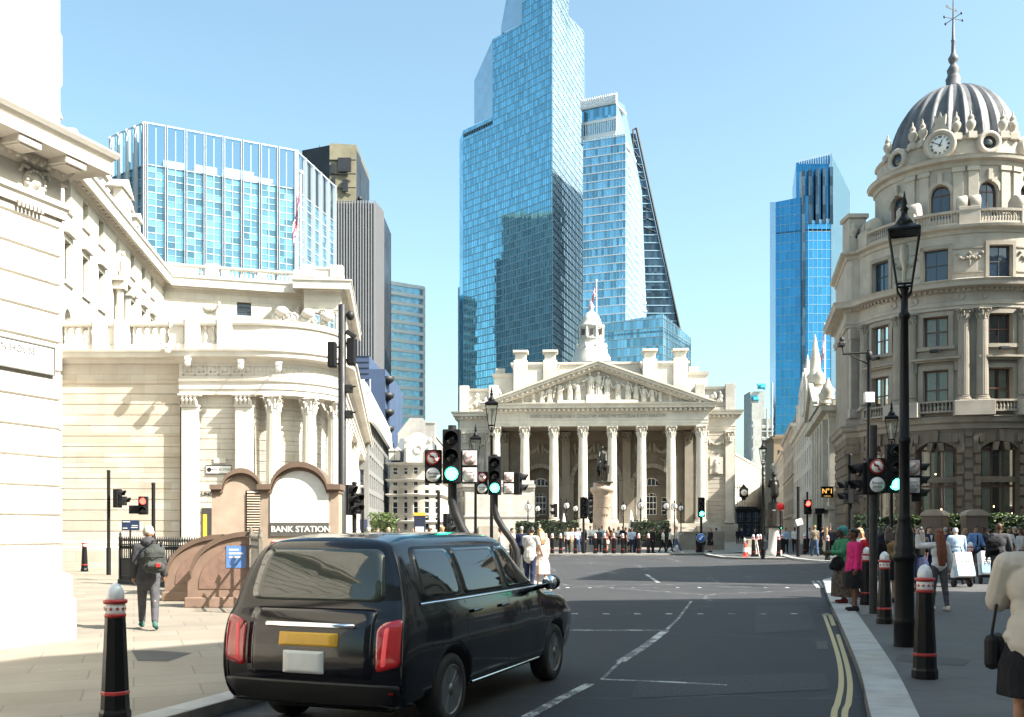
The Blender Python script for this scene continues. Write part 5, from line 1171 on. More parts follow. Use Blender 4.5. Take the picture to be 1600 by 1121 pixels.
# spear railings
M['greyiron'] = plain('grey_iron', (.16, .145, .12), .5, var=.3, bump=.15)
def railing(pts, z0, h, sp, label, gate=False):
    IM = M['greyiron'] if gate else M['iron']
    (x0, y0), (x1, y1) = pts; L = hypot(x1 - x0, y1 - y0); t = thing('spear_railing', label, 'railing', (x0, y0, z0), atan2(y1 - y0, x1 - x0)); g = MB()
    for zz in (.25, h * .55, h - .22): g.box(0, L, -.018, .018, zz - .02, zz + .02)
    if not gate: g.box(0, L, -.09, .09, -.0, .14)
    g.build('rail', IM, t); g = MB(); n = max(2, int(L / sp))
    for k in range(n if not gate else 0): x = L * (k + .5) / n; g.cyl((x, 0, .14), (x, 0, h * .55), .013, n=5)
    for k in range(n + 1):
        x = L * k / n; g.cyl((x, 0, .05), (x, 0, h - .12), .017, n=6); g.lathe([(.014, h - .14), (.034, h - .08), (.024, h - .03), (.001, h + .06)], 6, (x, 0, 0)); g.ell((x, 0, h * .6), (.024, .024, .03), 6, 4)
        if k < n and not gate: g.M = T(x + L / n / 2, 0, h - .3) @ RX(pi / 2); g.lathe([(.05, -.01), (.05, .01), (.035, .01), (.035, -.01)], 10); g.M = None
    g.build('spears', IM, t)
    for x in (0, L): g = MB(); g.bbox(x - .04, x + .04, -.04, .04, 0, h - .05, .008); g.lathe([(.05, h - .05), (.06, h), (.03, h + .05), (.045, h + .1), (.001, h + .2)], 8, (x, 0, 0)); g.build('post', IM, t)
    return t
railing((PV(188, 912), (PX(342, 27), 27)), PAV, 1.42, .12, 'black iron spear railings left of the curved stair walls')
railing(((PX(392, 21.08), 21.08), (PX(407, 19.5), 19.5)), PAV, 1.55, .17, 'grey iron gate of close upright spears right of the stair wall', True)
g = MB(); x0, y0 = PX(188, 27.5), 27.5; t = tag(g.box(PX(190, 30), PX(217, 30), 30, 30.06, PZ(829, 30), PZ(813, 30)).build('information_sign', plain('navy_sign', (.02, .035, .08), .4), None), 'small navy information sign above the black spear railings', 'sign')
g = MB(); [g.box(PX(a, 30), PX(b, 30), 29.985, 30.02, PZ(y_ + 1.2, 30), PZ(y_, 30)) for a, b, y_ in ((192, 203, 815), (206, 215, 821), (192, 199, 825), (205, 215, 824))]; g.build('text_lines', M['whitepaint'], t)
g = MB(); g.cyl((PX(203, 30), 30.03, PAV), (PX(203, 30), 30.03, PZ(829, 30)), .03); g.build('post', M['iron'], t)
# ------------------------------------------------------------------ domed corner building on the right
DB = (30.0, 67.0); t = thing('domed_corner_building', 'weathered stone corner building with a round front, clock and ribbed lead dome', 'building', (DB[0], DB[1], 0))
LD = lambda x, y: (x - DB[0], y - DB[1])
RB = 6.5
def ring(r, a0=-85, a1=88, n=44): return [(r * sin(R(a0 + (a1 - a0) * k / n)), -r * cos(R(a0 + (a1 - a0) * k / n))) for k in range(n + 1)]
bp = [LD(24.7, 75.2), LD(22.75, 66.9), LD(23.4, 66.55)] + ring(RB) + [LD(46, 66.8)]
BP = Path(bp); ua = BP.l[3]
def uth(th, r=RB): return ua + r * R(th + 85)
TH = (-66, -33, 0, 33)
DS, DR = M['dome_stone'], M['rust_stone']
cg = clear_glass('clear_window_glass', (.75, .80, .80), 1.6)
gops, o1, o2, o3 = [], [], [], []
for th in TH:
    u = uth(th); gops.append((u - 1.2, u + 1.2, 2.2, 6.75, .5)); o1.append((u - .72, u + .72, 9.3, 11.7, 0)); o2.append((u - .72, u + .72, 13.2, 15.05, 0)); o3.append((u - .70, u + .70, 17.3, 19.25, 0))
us = BP.l[1] - 4.0
g = MB(); g.facade(BP.f, 0, BP.L, 0, 8.3, gops, .45, du=.55); g.build('rusticated_wall', DR, t)
g = MB(); g.facade(BP.f, 0, BP.L, 8.3, 15.5, o1 + o2, .35, du=.55); g.build('columned_wall', M['dome_wall'], t)
g = MB(); g.facade(BP.f, 0, BP.L, 15.5, 20.3, o3, .3, du=.55); g.build('attic_wall', DS, t)
for i, (a, b, c_, d_) in enumerate(zip(gops, o1, o2, o3)):
    win(t, BP.f, a, .45, M['brownpaint'], cg, 3, 3, .13, du=.4)
    win(t, BP.f, b, .35, M['brownpaint'], cg, 2, 2, .08, du=.5); win(t, BP.f, c_, .35, M['brownpaint'], cg if i != 2 else M['pane'], 2, 2, .08, du=.5); win(t, BP.f, d_, .3, M['darkframe'], M['pane_blue'], 2, 2, .06, du=.5)
# curtains and lit chandeliers behind the glass
g = MB(); cu = plain('cream_curtain', (.62, .58, .44), .9)
def drape(o, D, u0, u1, top=0):
    n = 36; vs = []
    for k in range(n + 1):
        u = o[0] + (o[1] - o[0]) * (u0 + (u1 - u0) * k / n); q = D + .22 + .05 * sin(k * 2.1); vs += [BP.f(u, q, o[2] + .1), BP.f(u, q, o[3] + o[4] * .8 - top)]
    g.add(vs, [(2 * k, 2 * k + 2, 2 * k + 3, 2 * k + 1) for k in range(n)], True)
for o in gops: drape(o, .45, .12, .40); drape(o, .45, .62, .92)
for o in o1 + o2: drape(o, .35, .04, .42); drape(o, .35, .6, .97)
g.build('curtains', cu, t)
g = MB()
for o in gops:
    for k in range(7): u = o[0] + (o[1] - o[0]) * (.2 + .1 * k); p = BP.f(u, .45 + 1.6 + .3 * sin(k * 3), 5.0 + .45 * sin(k * 2.3) - (2.2 if k % 3 == 0 else 0)); g.ell(p, (.045,) * 3, 6, 5)
g.build('chandelier_lights', M['chandelier'], t)
g = MB(); inner = [(p[0] * .62, p[1] * .62 + 1.5) for p in ring(RB)]; g.sweep(inner, [(0, 0), (0, 20)]); g.prism(ring(RB - .5)[::-1], 8.2, 8.35); g.prism(ring(RB - .5)[::-1], 12.3, 12.45); g.build('interior_wall', plain('dark_interior', (.05, .04, .03), .9), t)
# rusticated blocks round the big windows, string courses, hoods
g = MB()
for o in gops:
    for s, e in ((-1, o[0]), (1, o[1])):
        for k in range(8):
            z0 = 1.9 + k * .66; w_ = .42 if k % 2 else .3; u0, u1 = (e - w_, e) if s < 0 else (e, e + w_)
            A = [BP.f(u0, -.14, z0), BP.f(u1, -.14, z0), BP.f(u1, -.14, z0 + .5), BP.f(u0, -.14, z0 + .5)]; B = [BP.f(u0, .05, z0), BP.f(u1, .05, z0), BP.f(u1, .05, z0 + .5), BP.f(u0, .05, z0 + .5)]
            g.add(A + B, [(0, 1, 2, 3), (4, 0, 3, 7), (1, 5, 6, 2), (3, 2, 6, 7), (0, 4, 5, 1)])
    for k in range(7):
        a = (k - 3) * .17; uc = (o[0] + o[1]) / 2 + a * 6.6 * 1.0; zc = 7.32 - a * a * 2.2; h = .62 if k % 2 else .42; w_ = .16
        A = [BP.f(uc - w_ * .8, -.16, zc - .1), BP.f(uc + w_ * .8, -.16, zc - .1), BP.f(uc + w_ + a * .2, -.16, zc + h), BP.f(uc - w_ + a * .2, -.16, zc + h)]; B = [BP.f(uc - w_ * .8, .05, zc - .1), BP.f(uc + w_ * .8, .05, zc - .1), BP.f(uc + w_ + a * .2, .05, zc + h), BP.f(uc - w_ + a * .2, .05, zc + h)]
        g.add(A + B, [(0, 1, 2, 3), (4, 0, 3, 7), (1, 5, 6, 2), (3, 2, 6, 7), (0, 4, 5, 1)])
    for zz in (4.7,):
        n = 6
        for k in range(n): p, q = o[0] + 2.4 * k / n, o[0] + 2.4 * (k + 1) / n; g.add([BP.f(p, .2, zz), BP.f(q, .2, zz), BP.f(q, .2, zz + .35), BP.f(p, .2, zz + .35), BP.f(p, .45, zz), BP.f(q, .45, zz), BP.f(q, .45, zz + .35), BP.f(p, .45, zz + .35)], [(0, 1, 2, 3), (0, 4, 5, 1), (3, 2, 6, 7)])
# banded rustication on piers between windows
edges = [BP.l[0]] + [v for o in gops for v in (o[0] - .44, o[1] + .44)] + [BP.L - 12]
for a, b in zip(edges[::2], edges[1::2]):
    for k in range(11):
        z0 = .9 + k * .66
        n = max(1, int((b - a) / .5)); pts = [a + (b - a) * i / n for i in range(n + 1)]
        seg = [BP.at(u)[0] for u in pts]; g.sweep([(p.x, p.y) for p in seg], [(-.05, z0), (.07, z0 + .03), (.07, z0 + .5), (-.05, z0 + .53)])
g.build('rustication', DR, t)
def course(name, prof, mat, path=bp): g = MB(); g.sweep(path, prof); return g.build(name, mat, t)
course('string_course', [(-.1, 7.95), (.1, 8.0), (.15, 8.3), (.35, 8.4), (.4, 8.6), (.5, 8.72), (.1, 8.85), (.1, 9.2), (.04, 9.25), (-.1, 9.3)], M['dome_wall'])
g = MB(); g.sweep(bp, [(-.2, 15.4), (.12, 15.4), (.12, 15.6), (.18, 15.62), (.18, 15.85), (.1, 15.9), (.1, 16.4), (.22, 16.45), (.3, 16.6), (.8, 16.68), (.85, 16.9), (.95, 17.05), (.2, 17.1), (.05, 17.3), (-.2, 17.3)])
for k in range(int((BP.L - 13) / .3)):
    u = .1 + k * .3; p, d = BP.at(u); g.M = T(p.x, p.y, 0) @ RZ(atan2(d.y, d.x)); g.box(-.07, .07, -.42, -.1, 16.46, 16.6)
    g.M = None
for th in (-56, -44, -20.5, -9, 14, 24):
    p = BP.f(uth(th), -.11, 16.15); g.M = T(*p) @ RZ(R(th)) @ RX(pi / 2); g.lathe([(.24, -.02), (.24, .05), (.17, .07), (.14, .02), (0, .03)], 14); g.M = None
g.build('main_cornice', DS, t)
g = MB()       # window surrounds, hoods, small balconies
def band(u0, u1, z0, z1, q, n=5):
    for k in range(n):
        a, b = u0 + (u1 - u0) * k / n, u0 + (u1 - u0) * (k + 1) / n
        g.add([BP.f(a, -q, z0), BP.f(b, -q, z0), BP.f(b, -q, z1), BP.f(a, -q, z1), BP.f(a, .03, z0), BP.f(b, .03, z0), BP.f(b, .03, z1), BP.f(a, .03, z1)], [(0, 1, 2, 3), (0, 4, 5, 1), (3, 2, 6, 7)] + ([(4, 0, 3, 7)] if k == 0 else []) + ([(1, 5, 6, 2)] if k == n - 1 else []))
for o in o1:
    band(o[0] - .3, o[0] - .02, 9.3, 11.95, .1, 1); band(o[1] + .02, o[1] + .3, 9.3, 11.95, .1, 1); band(o[0] - .3, o[1] + .3, 11.7 + .02, 12.0, .1); band(o[0] - .55, o[1] + .55, 12.2, 12.32, .3); band(o[0] - .65, o[1] + .65, 12.32, 12.45, .45); band(o[0] - .6, o[0] - .35, 11.6, 12.2, .2, 1); band(o[1] + .35, o[1] + .6, 11.6, 12.2, .2, 1)
    band(o[0] - .5, o[1] + .5, 9.0, 9.12, .5); band(o[0] - .5, o[1] + .5, 9.62, 9.74, .5); band(o[0] - .5, o[0] - .25, 9.12, 9.62, .5, 1); band(o[1] + .25, o[1] + .5, 9.12, 9.62, .5, 1)
    for k in range(9): p = BP.f(o[0] - .2 + (o[1] - o[0] + .4) * (k + .5) / 9, -.4, 9.12); g.lathe([(r_, z_) for r_, z_ in baluster_prof(.5, .075)], 8, p)
for o in o2: band(o[0] - .28, o[0] - .02, 13.0, 15.3, .1, 1); band(o[1] + .02, o[1] + .28, 13.0, 15.3, .1, 1); band(o[0] - .3, o[1] + .3, 15.05, 15.3, .12); band(o[0] - .38, o[1] + .38, 12.95, 13.18, .2)
for o in o3: band(o[0] - .22, o[0] - .02, 17.25, 19.45, .1, 1); band(o[1] + .02, o[1] + .22, 17.25, 19.45, .1, 1); band(o[0] - .22, o[1] + .22, 19.25, 19.5, .1)
for th in (-49.5, -16, 17):
    u = uth(th); band(u - .9, u + .9, 17.6, 17.68, .06); band(u - .9, u + .9, 19.1, 19.18, .06)
    for k in range(9):
        q = k / 8; p = BP.f(u - .7 + 1.4 * q, -.06, 18.8 - .35 * (1 - (abs(4 * q - 2) % 2 - 1) ** 2) ); g.ell(p, (.12, .1, .11), 7, 5)
    g.ell(BP.f(u, -.06, 18.3), (.1, .08, .35), 7, 6)
g.build('window_surrounds', M['dome_wall'], t)
cm = column_mb(.36, 5.0, 20); capm = MB(); capital(capm, (0, 0, 5.0), .31, .7); a_ = None
for th in (-78, -53, -46, -19, -10, 12, 21, 46):
    if a_ is None: a_ = cm.build('column', M['dome_wall'], t); k_ = capm.build('capital', M['dome_wall'], a_); o = a_
    else: o = a_.copy(); COL.objects.link(o); o.parent = t; q = k_.copy(); COL.objects.link(q); q.parent = o
    o.location = ((RB + .12) * sin(R(th)), -(RB + .12) * cos(R(th)), 9.65)
g = MB()
for th in (-49.5, -14.5, 16.5): g.M = RZ(R(th)); g.bbox(-1.15, 1.15, -RB - .75, -RB + .1, 8.75, 9.68, .03); g.M = None; g.build('pilaster_base', DS, t); g = MB()
x0, y0 = LD(22.85, 66.75); g.bbox(x0 - .1, x0 + .75, y0 - .35, y0 + .1, 9.3, 9.9, .03)
for k in range(7): g.box(x0 + .02 + k * .09, x0 + .07 + k * .09, y0 - .26, y0 + .05, 9.9, 14.6)
g.box(x0, x0 + .65, y0 - .2, y0 + .06, 9.9, 14.6)
g.bbox(x0 - .08, x0 + .73, y0 - .36, y0 + .1, 14.6, 15.35, .05)
g.build('pilaster', DS, t)
course('attic_cornice', [(-.1, 20.0), (.08, 20.05), (.12, 20.25), (.4, 20.35), (.45, 20.5), (.1, 20.58), (-.3, 20.6), (-1.8, 20.6)], DS)
g = MB(); g.sweep(bp[2:], [(-.3, 21.35), (.12, 21.35), (.15, 21.5), (-.3, 21.55)]); g.sweep(bp[2:], [(-.28, 20.55), (.05, 20.55), (.05, 20.75), (-.28, 20.75)])
for k in range(110):
    th = -84 + k * 1.55
    if th > 60: break
    if min(abs(th - q) for q in (-82, -49.5, -16, 17, 50)) < 5: continue
    g.lathe([(r_, z_ + 20.72) for r_, z_ in baluster_prof(.64, .075)], 8, ((RB - .05) * sin(R(th)), -(RB - .05) * cos(R(th)), 0))
for th in (-82, -49.5, -16, 17, 50):
    g.M = RZ(R(th)); g.bbox(-.62, .62, -RB - .1, -RB + .35, 20.5, 21.7, .03); g.M = None
    for s in (-3.5, 3.5):       # big scroll consoles on the balustrade piers
        g.M = RZ(R(th + s)) @ T(0, -RB + .55, 22.0)
        g.M = g.M @ RZ(pi / 2) @ RX(pi / 2)
        g.lathe([(.45, -.3), (.52, -.28), (.52, .28), (.45, .3), (.2, .32), (0, .3)], 16, rib=lambda i, z: 1. if i % 2 else .95); g.M = None
g.build('balustrade', DS, t)
# drum, cornice and oculi
RD_ = 5.0; dp = ring(RD_, -110, 110, 60); DP = Path(dp); ud = lambda th: RD_ * R(th + 110) * .9997
dops = [(ud(th) - .6, ud(th) + .6, 21.5, 23.1, .6) for th in (-66, -33, 0, 33)]
g = MB(); g.facade(DP.f, 0, DP.L, 20.6, 25.0, dops, .3, du=.5); g.build('drum_wall', DS, t)
for o in dops: win(t, DP.f, o, .3, M['brownpaint'], M['pane_blue'], 2, 2, .09, du=.4)
g = MB()
for o in dops:
    um = (o[0] + o[1]) / 2
    for k in range(11):
        a, b = pi * k / 11, pi * (k + 1) / 11
        g.add([DP.f(um - cos(a) * r_, -.08, 23.1 + sin(a) * r_) for r_ in (.62, .85)] + [DP.f(um - cos(b) * r_, -.08, 23.1 + sin(b) * r_) for r_ in (.85, .62)], [(0, 1, 2, 3)])
for th in (-54, -44, -21, -11, 12, 22):
    g.M = RZ(R(th)); g.bbox(-.3, .3, -RD_ - .12, -RD_ + .1, 20.6, 24.6, .02); g.bbox(-.38, .38, -RD_ - .2, -RD_ + .1, 24.35, 24.65, .02); g.M = None
for th in (-66, -33, 0, 33): g.M = RZ(R(th)); g.bbox(-.14, .14, -RD_ - .25, -RD_, 23.7, 24.4, .03); g.M = None
g.build('drum_pilasters', DS, t)
g = MB(); g.sweep(dp, [(-.1, 24.6), (.1, 24.7), (.14, 24.95), (.45, 25.05), (.5, 25.25), (.55, 25.3), (.0, 25.4), (-.1, 25.6), (-.12, 26.45), (0, 26.5), (.03, 26.65), (-.5, 26.7), (-1.2, 26.7)]); g.build('drum_cornice', DS, t)
def roundel(th, r, z, nm, mat): 
    g = MB(); g.M = RZ(R(th)) @ T(0, -RD_ - .02, z) @ RX(pi / 2); g.lathe([(r + .32, -.3), (r + .32, .12), (r + .2, .2), (r + .08, .16), (r, .08), (r, .02)], 28); fr = g.build(nm, DS, t)
    g = MB(); g.M = RZ(R(th)) @ T(0, -RD_ - .06, z) @ RX(pi / 2); g.lathe([(r + .02, -.02), (r + .02, 0), (0, .002)], 28); return fr, g.build('face' if nm == 'clock' else 'pane', mat, fr)
for th in (-66, 0, 34): roundel(th, .42, 26.1, 'oculus_window', M['pane'])
ck, face = roundel(-33, .66, 26.25, 'clock', M['whitepaint'])
g = MB(); MC = RZ(R(-33)) @ T(0, -RD_ - .075, 26.25)
for k, s in enumerate(('XII', 'I', 'II', 'III', 'IIII', 'V', 'VI', 'VII', 'VIII', 'IX', 'X', 'XI')):
    a = k * pi / 6; g.text(s, .18, MC @ T(.51 * sin(a), 0, .51 * cos(a)) @ RY(a) @ UPRIGHT, .004, bold=.006)
for a, L, w_ in ((R(25), .36, .035), (R(300), .52, .025)):
    g.M = MC @ T(0, -.02, 0) @ RY(a); g.slab([(-w_, -.12), (w_, -.12), (w_ * .5, L), (-w_ * .5, L)], -.01, .01); g.M = None
g.build('hands_and_numerals', M['black'], ck)
g = MB(); g.M = RZ(R(-33)); g.slab([(-.5, 27.2), (.5, 27.2), (.3, 27.6), (.36, 28.2), (.12, 28.0), (0, 28.4), (-.12, 28.0), (-.36, 28.2), (-.3, 27.6)], -RD_ - .05, -RD_ + .3); g.M = None; g.build('clock_crest', DS, t)
g = MB()
for th in (-80, -54, -46, -22, -12, 12, 21, 44):
    x, y = (RD_ - .15) * sin(R(th)), -(RD_ - .15) * cos(R(th)); g.bbox(x - .28, x + .28, y - .28, y + .28, 26.4, 26.85, .03)
    g.lathe([(.18, 26.85), (.1, 26.93), (.13, 27.0), (.27, 27.25), (.29, 27.45), (.23, 27.58), (.13, 27.66), (.2, 27.74), (.15, 27.9), (.05, 28.05), (.06, 28.15), (.001, 28.3)], 14, (x, y, 0))
g.build('urns', DS, t)
g = MB(); n = 216; RDm = 3.98
def rib(i, z): q = i % 9; return 1.05 if q in (0, 1) else 1.02 if q == 2 else .97
pr = [(RDm * 1.06, 25.7), (RDm * 1.04, 26.3)] + [(RDm * cos(a) ** .92 if a < 1.5 else .4, 26.4 + 5.35 * sin(a)) for a in [i * 1.5 / 18 for i in range(19)]]
g.lathe(pr, n, rib=rib); g.build('dome', M['lead'], t)
g = MB(); g.lathe([(.55, 31.6), (.6, 31.9), (.45, 32.0), (.5, 32.4), (.42, 32.5), (.36, 32.7), (.42, 33.0), (.3, 33.2), (.18, 33.4), (.3, 33.6), (.34, 33.8), (.22, 34.0), (.14, 34.2), (.12, 34.9), (.16, 35.0), (.1, 35.1), (.055, 36.8), (.03, 38.6), (.001, 38.9)], 16); g.build('finial', M['lead'], t)
g = MB(); z0 = 36.5
for a in (.3, .3 + pi / 2): g.M = RZ(a); g.cyl((-.75, 0, z0), (.75, 0, z0), .025, n=6); g.M = None
g.M = T(0, 0, z0 + .6) @ RZ(.5); g.slab([(-.7, -.03), (.2, -.03), (.2, -.1), (.45, 0), (.2, .1), (.2, .03), (-.4, .03), (-.55, .16), (-.75, .16)], -.01, .01); g.M = None
for a in (0, 1, 2, 3): g.ell((.75 * cos(.3 + a * pi / 2), .75 * sin(.3 + a * pi / 2), z0), (.07, .07, .1), 6, 5)
g.build('weather_vane', M['darkgrey'], t)
g = MB(); x0, y0 = LD(22.8, 67); g.bbox(x0 + .2, x0 + 1.35, y0 + .2, y0 + 1.6, 20.5, 23.0, .04); g.bbox(x0 + .05, x0 + 1.5, y0 + .05, y0 + 1.75, 23.0, 23.3, .05); g.bbox(x0, x0 + .8, y0 - .25, y0 + .4, 20.55, 21.5, .03); g.lathe([(.2, 21.5), (.12, 21.6), (.3, 21.95), (.32, 22.1), (.15, 22.3), (.2, 22.4), (.05, 22.6)], 12, (x0 + .4, y0, 0)); g.build('chimney', DS, t)
g = MB(); g.prism([LD(23.3, 68), LD(27, 68), LD(27, 75), LD(24.8, 75)], 20.5, 21.9); g.lathe([(1.3, 20.5), (1.3, 21.8), (.9, 22.5), (.4, 22.8), (0, 22.9)], 20, (LD(24.6, 67.2)[0], LD(24.6, 67.6)[1], 0)); g.prism(ring(RD_ - .1)[::-1] , 20.5, 20.62); g.build('roof', M['lead'], t)
for th, z in ((-66, 12.9), (-33, 12.85), (0, 12.85)): g = MB(); p = BP.f(uth(th), -.5, z); g.M = T(*p) @ RZ(R(th)); g.bbox(-.28, .28, -.1, .2, -.09, .09, .02); g.build('floodlight', M['darkgrey'], t)
# ------------------------------------------------------------------ the shaded street row running away at right
L0 = lambda Y: (6.62 + .234 * Y, Y); RA = atan2(-1, -.234)
def rowb(Yn, Yf, H_, rows, cols, ww, wh, z0, dz, label, wm, name='street_building', **k):
    L = (Yf - Yn) * hypot(1, .234); return gridbuilding(name, label, L0(Yf), RA, L, 16, H_, rows, cols, ww, wh, z0, dz, wm, k.pop('fm', M['whitepaint']), M['pane'], .3, **k), L
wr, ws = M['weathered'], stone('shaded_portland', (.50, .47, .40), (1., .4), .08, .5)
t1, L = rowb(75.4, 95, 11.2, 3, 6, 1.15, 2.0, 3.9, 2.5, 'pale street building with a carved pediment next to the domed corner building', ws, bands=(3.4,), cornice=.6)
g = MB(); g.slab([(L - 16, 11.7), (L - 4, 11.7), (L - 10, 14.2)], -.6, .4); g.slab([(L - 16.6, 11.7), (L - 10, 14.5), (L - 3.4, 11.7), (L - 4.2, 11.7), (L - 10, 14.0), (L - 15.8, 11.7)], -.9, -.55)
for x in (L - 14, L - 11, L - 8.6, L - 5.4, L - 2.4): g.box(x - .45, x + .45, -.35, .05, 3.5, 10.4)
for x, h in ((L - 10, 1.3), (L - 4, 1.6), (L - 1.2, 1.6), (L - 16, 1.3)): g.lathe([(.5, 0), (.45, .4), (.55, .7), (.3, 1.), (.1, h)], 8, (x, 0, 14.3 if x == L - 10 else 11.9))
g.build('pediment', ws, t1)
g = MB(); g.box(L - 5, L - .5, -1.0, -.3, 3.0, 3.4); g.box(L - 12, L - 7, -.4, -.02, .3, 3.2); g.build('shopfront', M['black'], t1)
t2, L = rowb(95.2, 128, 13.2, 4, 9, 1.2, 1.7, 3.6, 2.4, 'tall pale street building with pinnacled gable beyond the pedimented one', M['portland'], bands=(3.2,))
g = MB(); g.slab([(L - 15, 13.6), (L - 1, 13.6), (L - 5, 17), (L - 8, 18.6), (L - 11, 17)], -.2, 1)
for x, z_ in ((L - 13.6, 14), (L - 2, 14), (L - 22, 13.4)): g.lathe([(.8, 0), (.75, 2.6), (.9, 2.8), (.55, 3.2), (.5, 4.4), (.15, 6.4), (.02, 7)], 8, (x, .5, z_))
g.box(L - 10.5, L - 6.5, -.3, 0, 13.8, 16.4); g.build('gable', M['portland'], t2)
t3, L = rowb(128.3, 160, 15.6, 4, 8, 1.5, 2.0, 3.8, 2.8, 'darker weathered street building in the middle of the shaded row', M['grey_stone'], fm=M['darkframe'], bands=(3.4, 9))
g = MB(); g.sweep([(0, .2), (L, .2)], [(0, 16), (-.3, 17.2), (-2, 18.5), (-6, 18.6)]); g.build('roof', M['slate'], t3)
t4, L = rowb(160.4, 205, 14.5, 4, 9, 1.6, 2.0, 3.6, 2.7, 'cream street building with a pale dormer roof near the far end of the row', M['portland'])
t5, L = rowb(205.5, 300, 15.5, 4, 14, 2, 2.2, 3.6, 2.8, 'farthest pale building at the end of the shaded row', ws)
tb = gridbuilding('brick_block', 'plain brown brick block rising behind the shaded street row', (PX(1209, 215), 215), R(-4), 4.2, 10, PZ(683, 215), 3, 2, .5, 1., 12, 3, plain('brown_brick', (.20, .15, .10), .9, var=.2), M['darkframe'], M['pane'])
gridbuilding('street_building', 'pale building closing the far end of the narrow street', (PX(1140, 420), 420), 0, 16, 20, PZ(790, 420) + 6, 4, 6, 1.4, 1.8, 2, 3.6, M['portland'], M['darkframe'], M['pane'])
gridbuilding('street_building', 'sunlit white building beyond the right flank of the columned hall', (PX(1146, 240), 240), R(70), 60, 14, PZ(708, 240), 4, 12, 1.6, 2.2, 3, 4, M['portland'], M['darkframe'], M['pane'])
gridbuilding('glass_shopfront_building', 'small dark glazed building under the hanging street clock', (PX(1151, 232), 232), R(5), 5.5, 3, PZ(795, 232), 2, 3, 1.2, 2.4, .6, 3, M['darkgrey'], M['steel'], M['pane_blue'])
t = thing('hanging_clock', 'black street clock hanging out from the building right of the columned hall', 'clock', (PX(1162, 170), 170, PZ(770, 170))); g = MB(); g.bbox(-.75, .75, -.3, .3, -.8, .8, .15); g.slab([(-.5, .8), (.5, .8), (0, 1.5)], -.2, .2); g.cyl((-3.3, 0, .95), (0, 0, .95), .08); g.lathe([(.3, -1.3), (.5, -.8)], 8); g.build('case', M['black'], t)
g = MB(); g.M = RX(pi / 2); g.lathe([(.55, .28), (.55, .33), (0, .33)], 20); f_ = g.build('face', M['whitepaint'], t); g = MB(); g.box(-.03, .03, -.37, -.34, 0, .4); g.box(0, .28, -.37, -.34, -.03, .03); g.build('hands', M['black'], f_)
# projecting gold sign
t = thing('hanging_sign', 'black projecting sign with gold lettering on the shaded street row', 'sign', (PX(1292.5, 75), 75, PZ(769, 75))); g = MB(); g.bbox(-.46, .46, -.06, .06, -.42, .42, .02); g.box(.4, 1.2, -.03, .03, .36, .42); g.build('board', M['black'], t)
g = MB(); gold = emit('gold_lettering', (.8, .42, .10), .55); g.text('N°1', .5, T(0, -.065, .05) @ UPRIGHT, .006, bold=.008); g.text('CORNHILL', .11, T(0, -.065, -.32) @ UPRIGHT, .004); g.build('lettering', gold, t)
flagpole((PX(1289, 118), 118, 12.5), PZ(508, 118) - 12.5, .1, 3.2, 2.1, 'white flagpole on the pinnacled roof of the shaded street row', 'small union flag hanging limp over the shaded street row', .4, -1, 1.6)
# ------------------------------------------------------------------ unseen buildings along the right, outlines shaped to throw the street into shade
def solid(name, label, poly, H_, cells=True):
    cx, cy = poly[0]; t = thing(name, label, 'building', (cx, cy, 0)); pl = [(x - cx, y - cy) for x, y in poly]; P = Path(pl + [pl[0]]); ops = []
    for i in range(len(pl)):
        a, b = P.l[i], P.l[i + 1]; n = int((b - a) / 3)
        for k in range(n):
            uc = a + (b - a) * (k + .5) / n
            for j in range(int((H_ - 4) / 4)): ops.append((uc - .7, uc + .7, 1.5 + j * 4, 3.9 + j * 4, 0))
    g = MB(); g.facade(P.f, 0, P.L, 0, H_, ops, .3); g.prism(pl, H_ - .6, H_ - .3); g.build('wall', M['portland'], t)
    g = MB()
    for o in ops: g.add([P.f(o[0], .28, o[2]), P.f(o[1], .28, o[2]), P.f(o[1], .28, o[3]), P.f(o[0], .28, o[3])], [(0, 1, 2, 3)])
    g.build('window_glass', M['pane'], t); g = MB(); g.sweep(pl + [pl[0]], [(0, H_ - 1.2), (.2, H_ - 1.), (.5, H_ - .7), (.5, H_ - .4), (0, H_ - .3), (0, H_), (-.4, H_)]); g.build('cornice', M['portland_plain'], t)
solid('stone_mansion', 'stone mansion block on the near right that shades the road', [(11.4, 4.7), (11.4, -25), (48, -25), (48, 20), (26.3, 17.7), (19.4, 16.5), (13.8, 6.4)], 19)
solid('stone_office', 'stone office block on the right across the side street', [(25.1, 25.4), (27.9, 35.3), (39.7, 41.9), (61, 43.6), (61, 20.1), (32.7, 22.5)][::-1], 24)
solid('stone_office', 'stone office block on the far right beside the domed building', [(50, 47), (50, 60), (75, 60), (75, 49)][::-1], 30)
solid('stone_office', 'unseen stone block added behind the viewpoint across the road', [(-34, -26), (9, -26), (9, -42), (-34, -42)][::-1], 22)  # unseen street block, added to darken what the taxi's back reflects
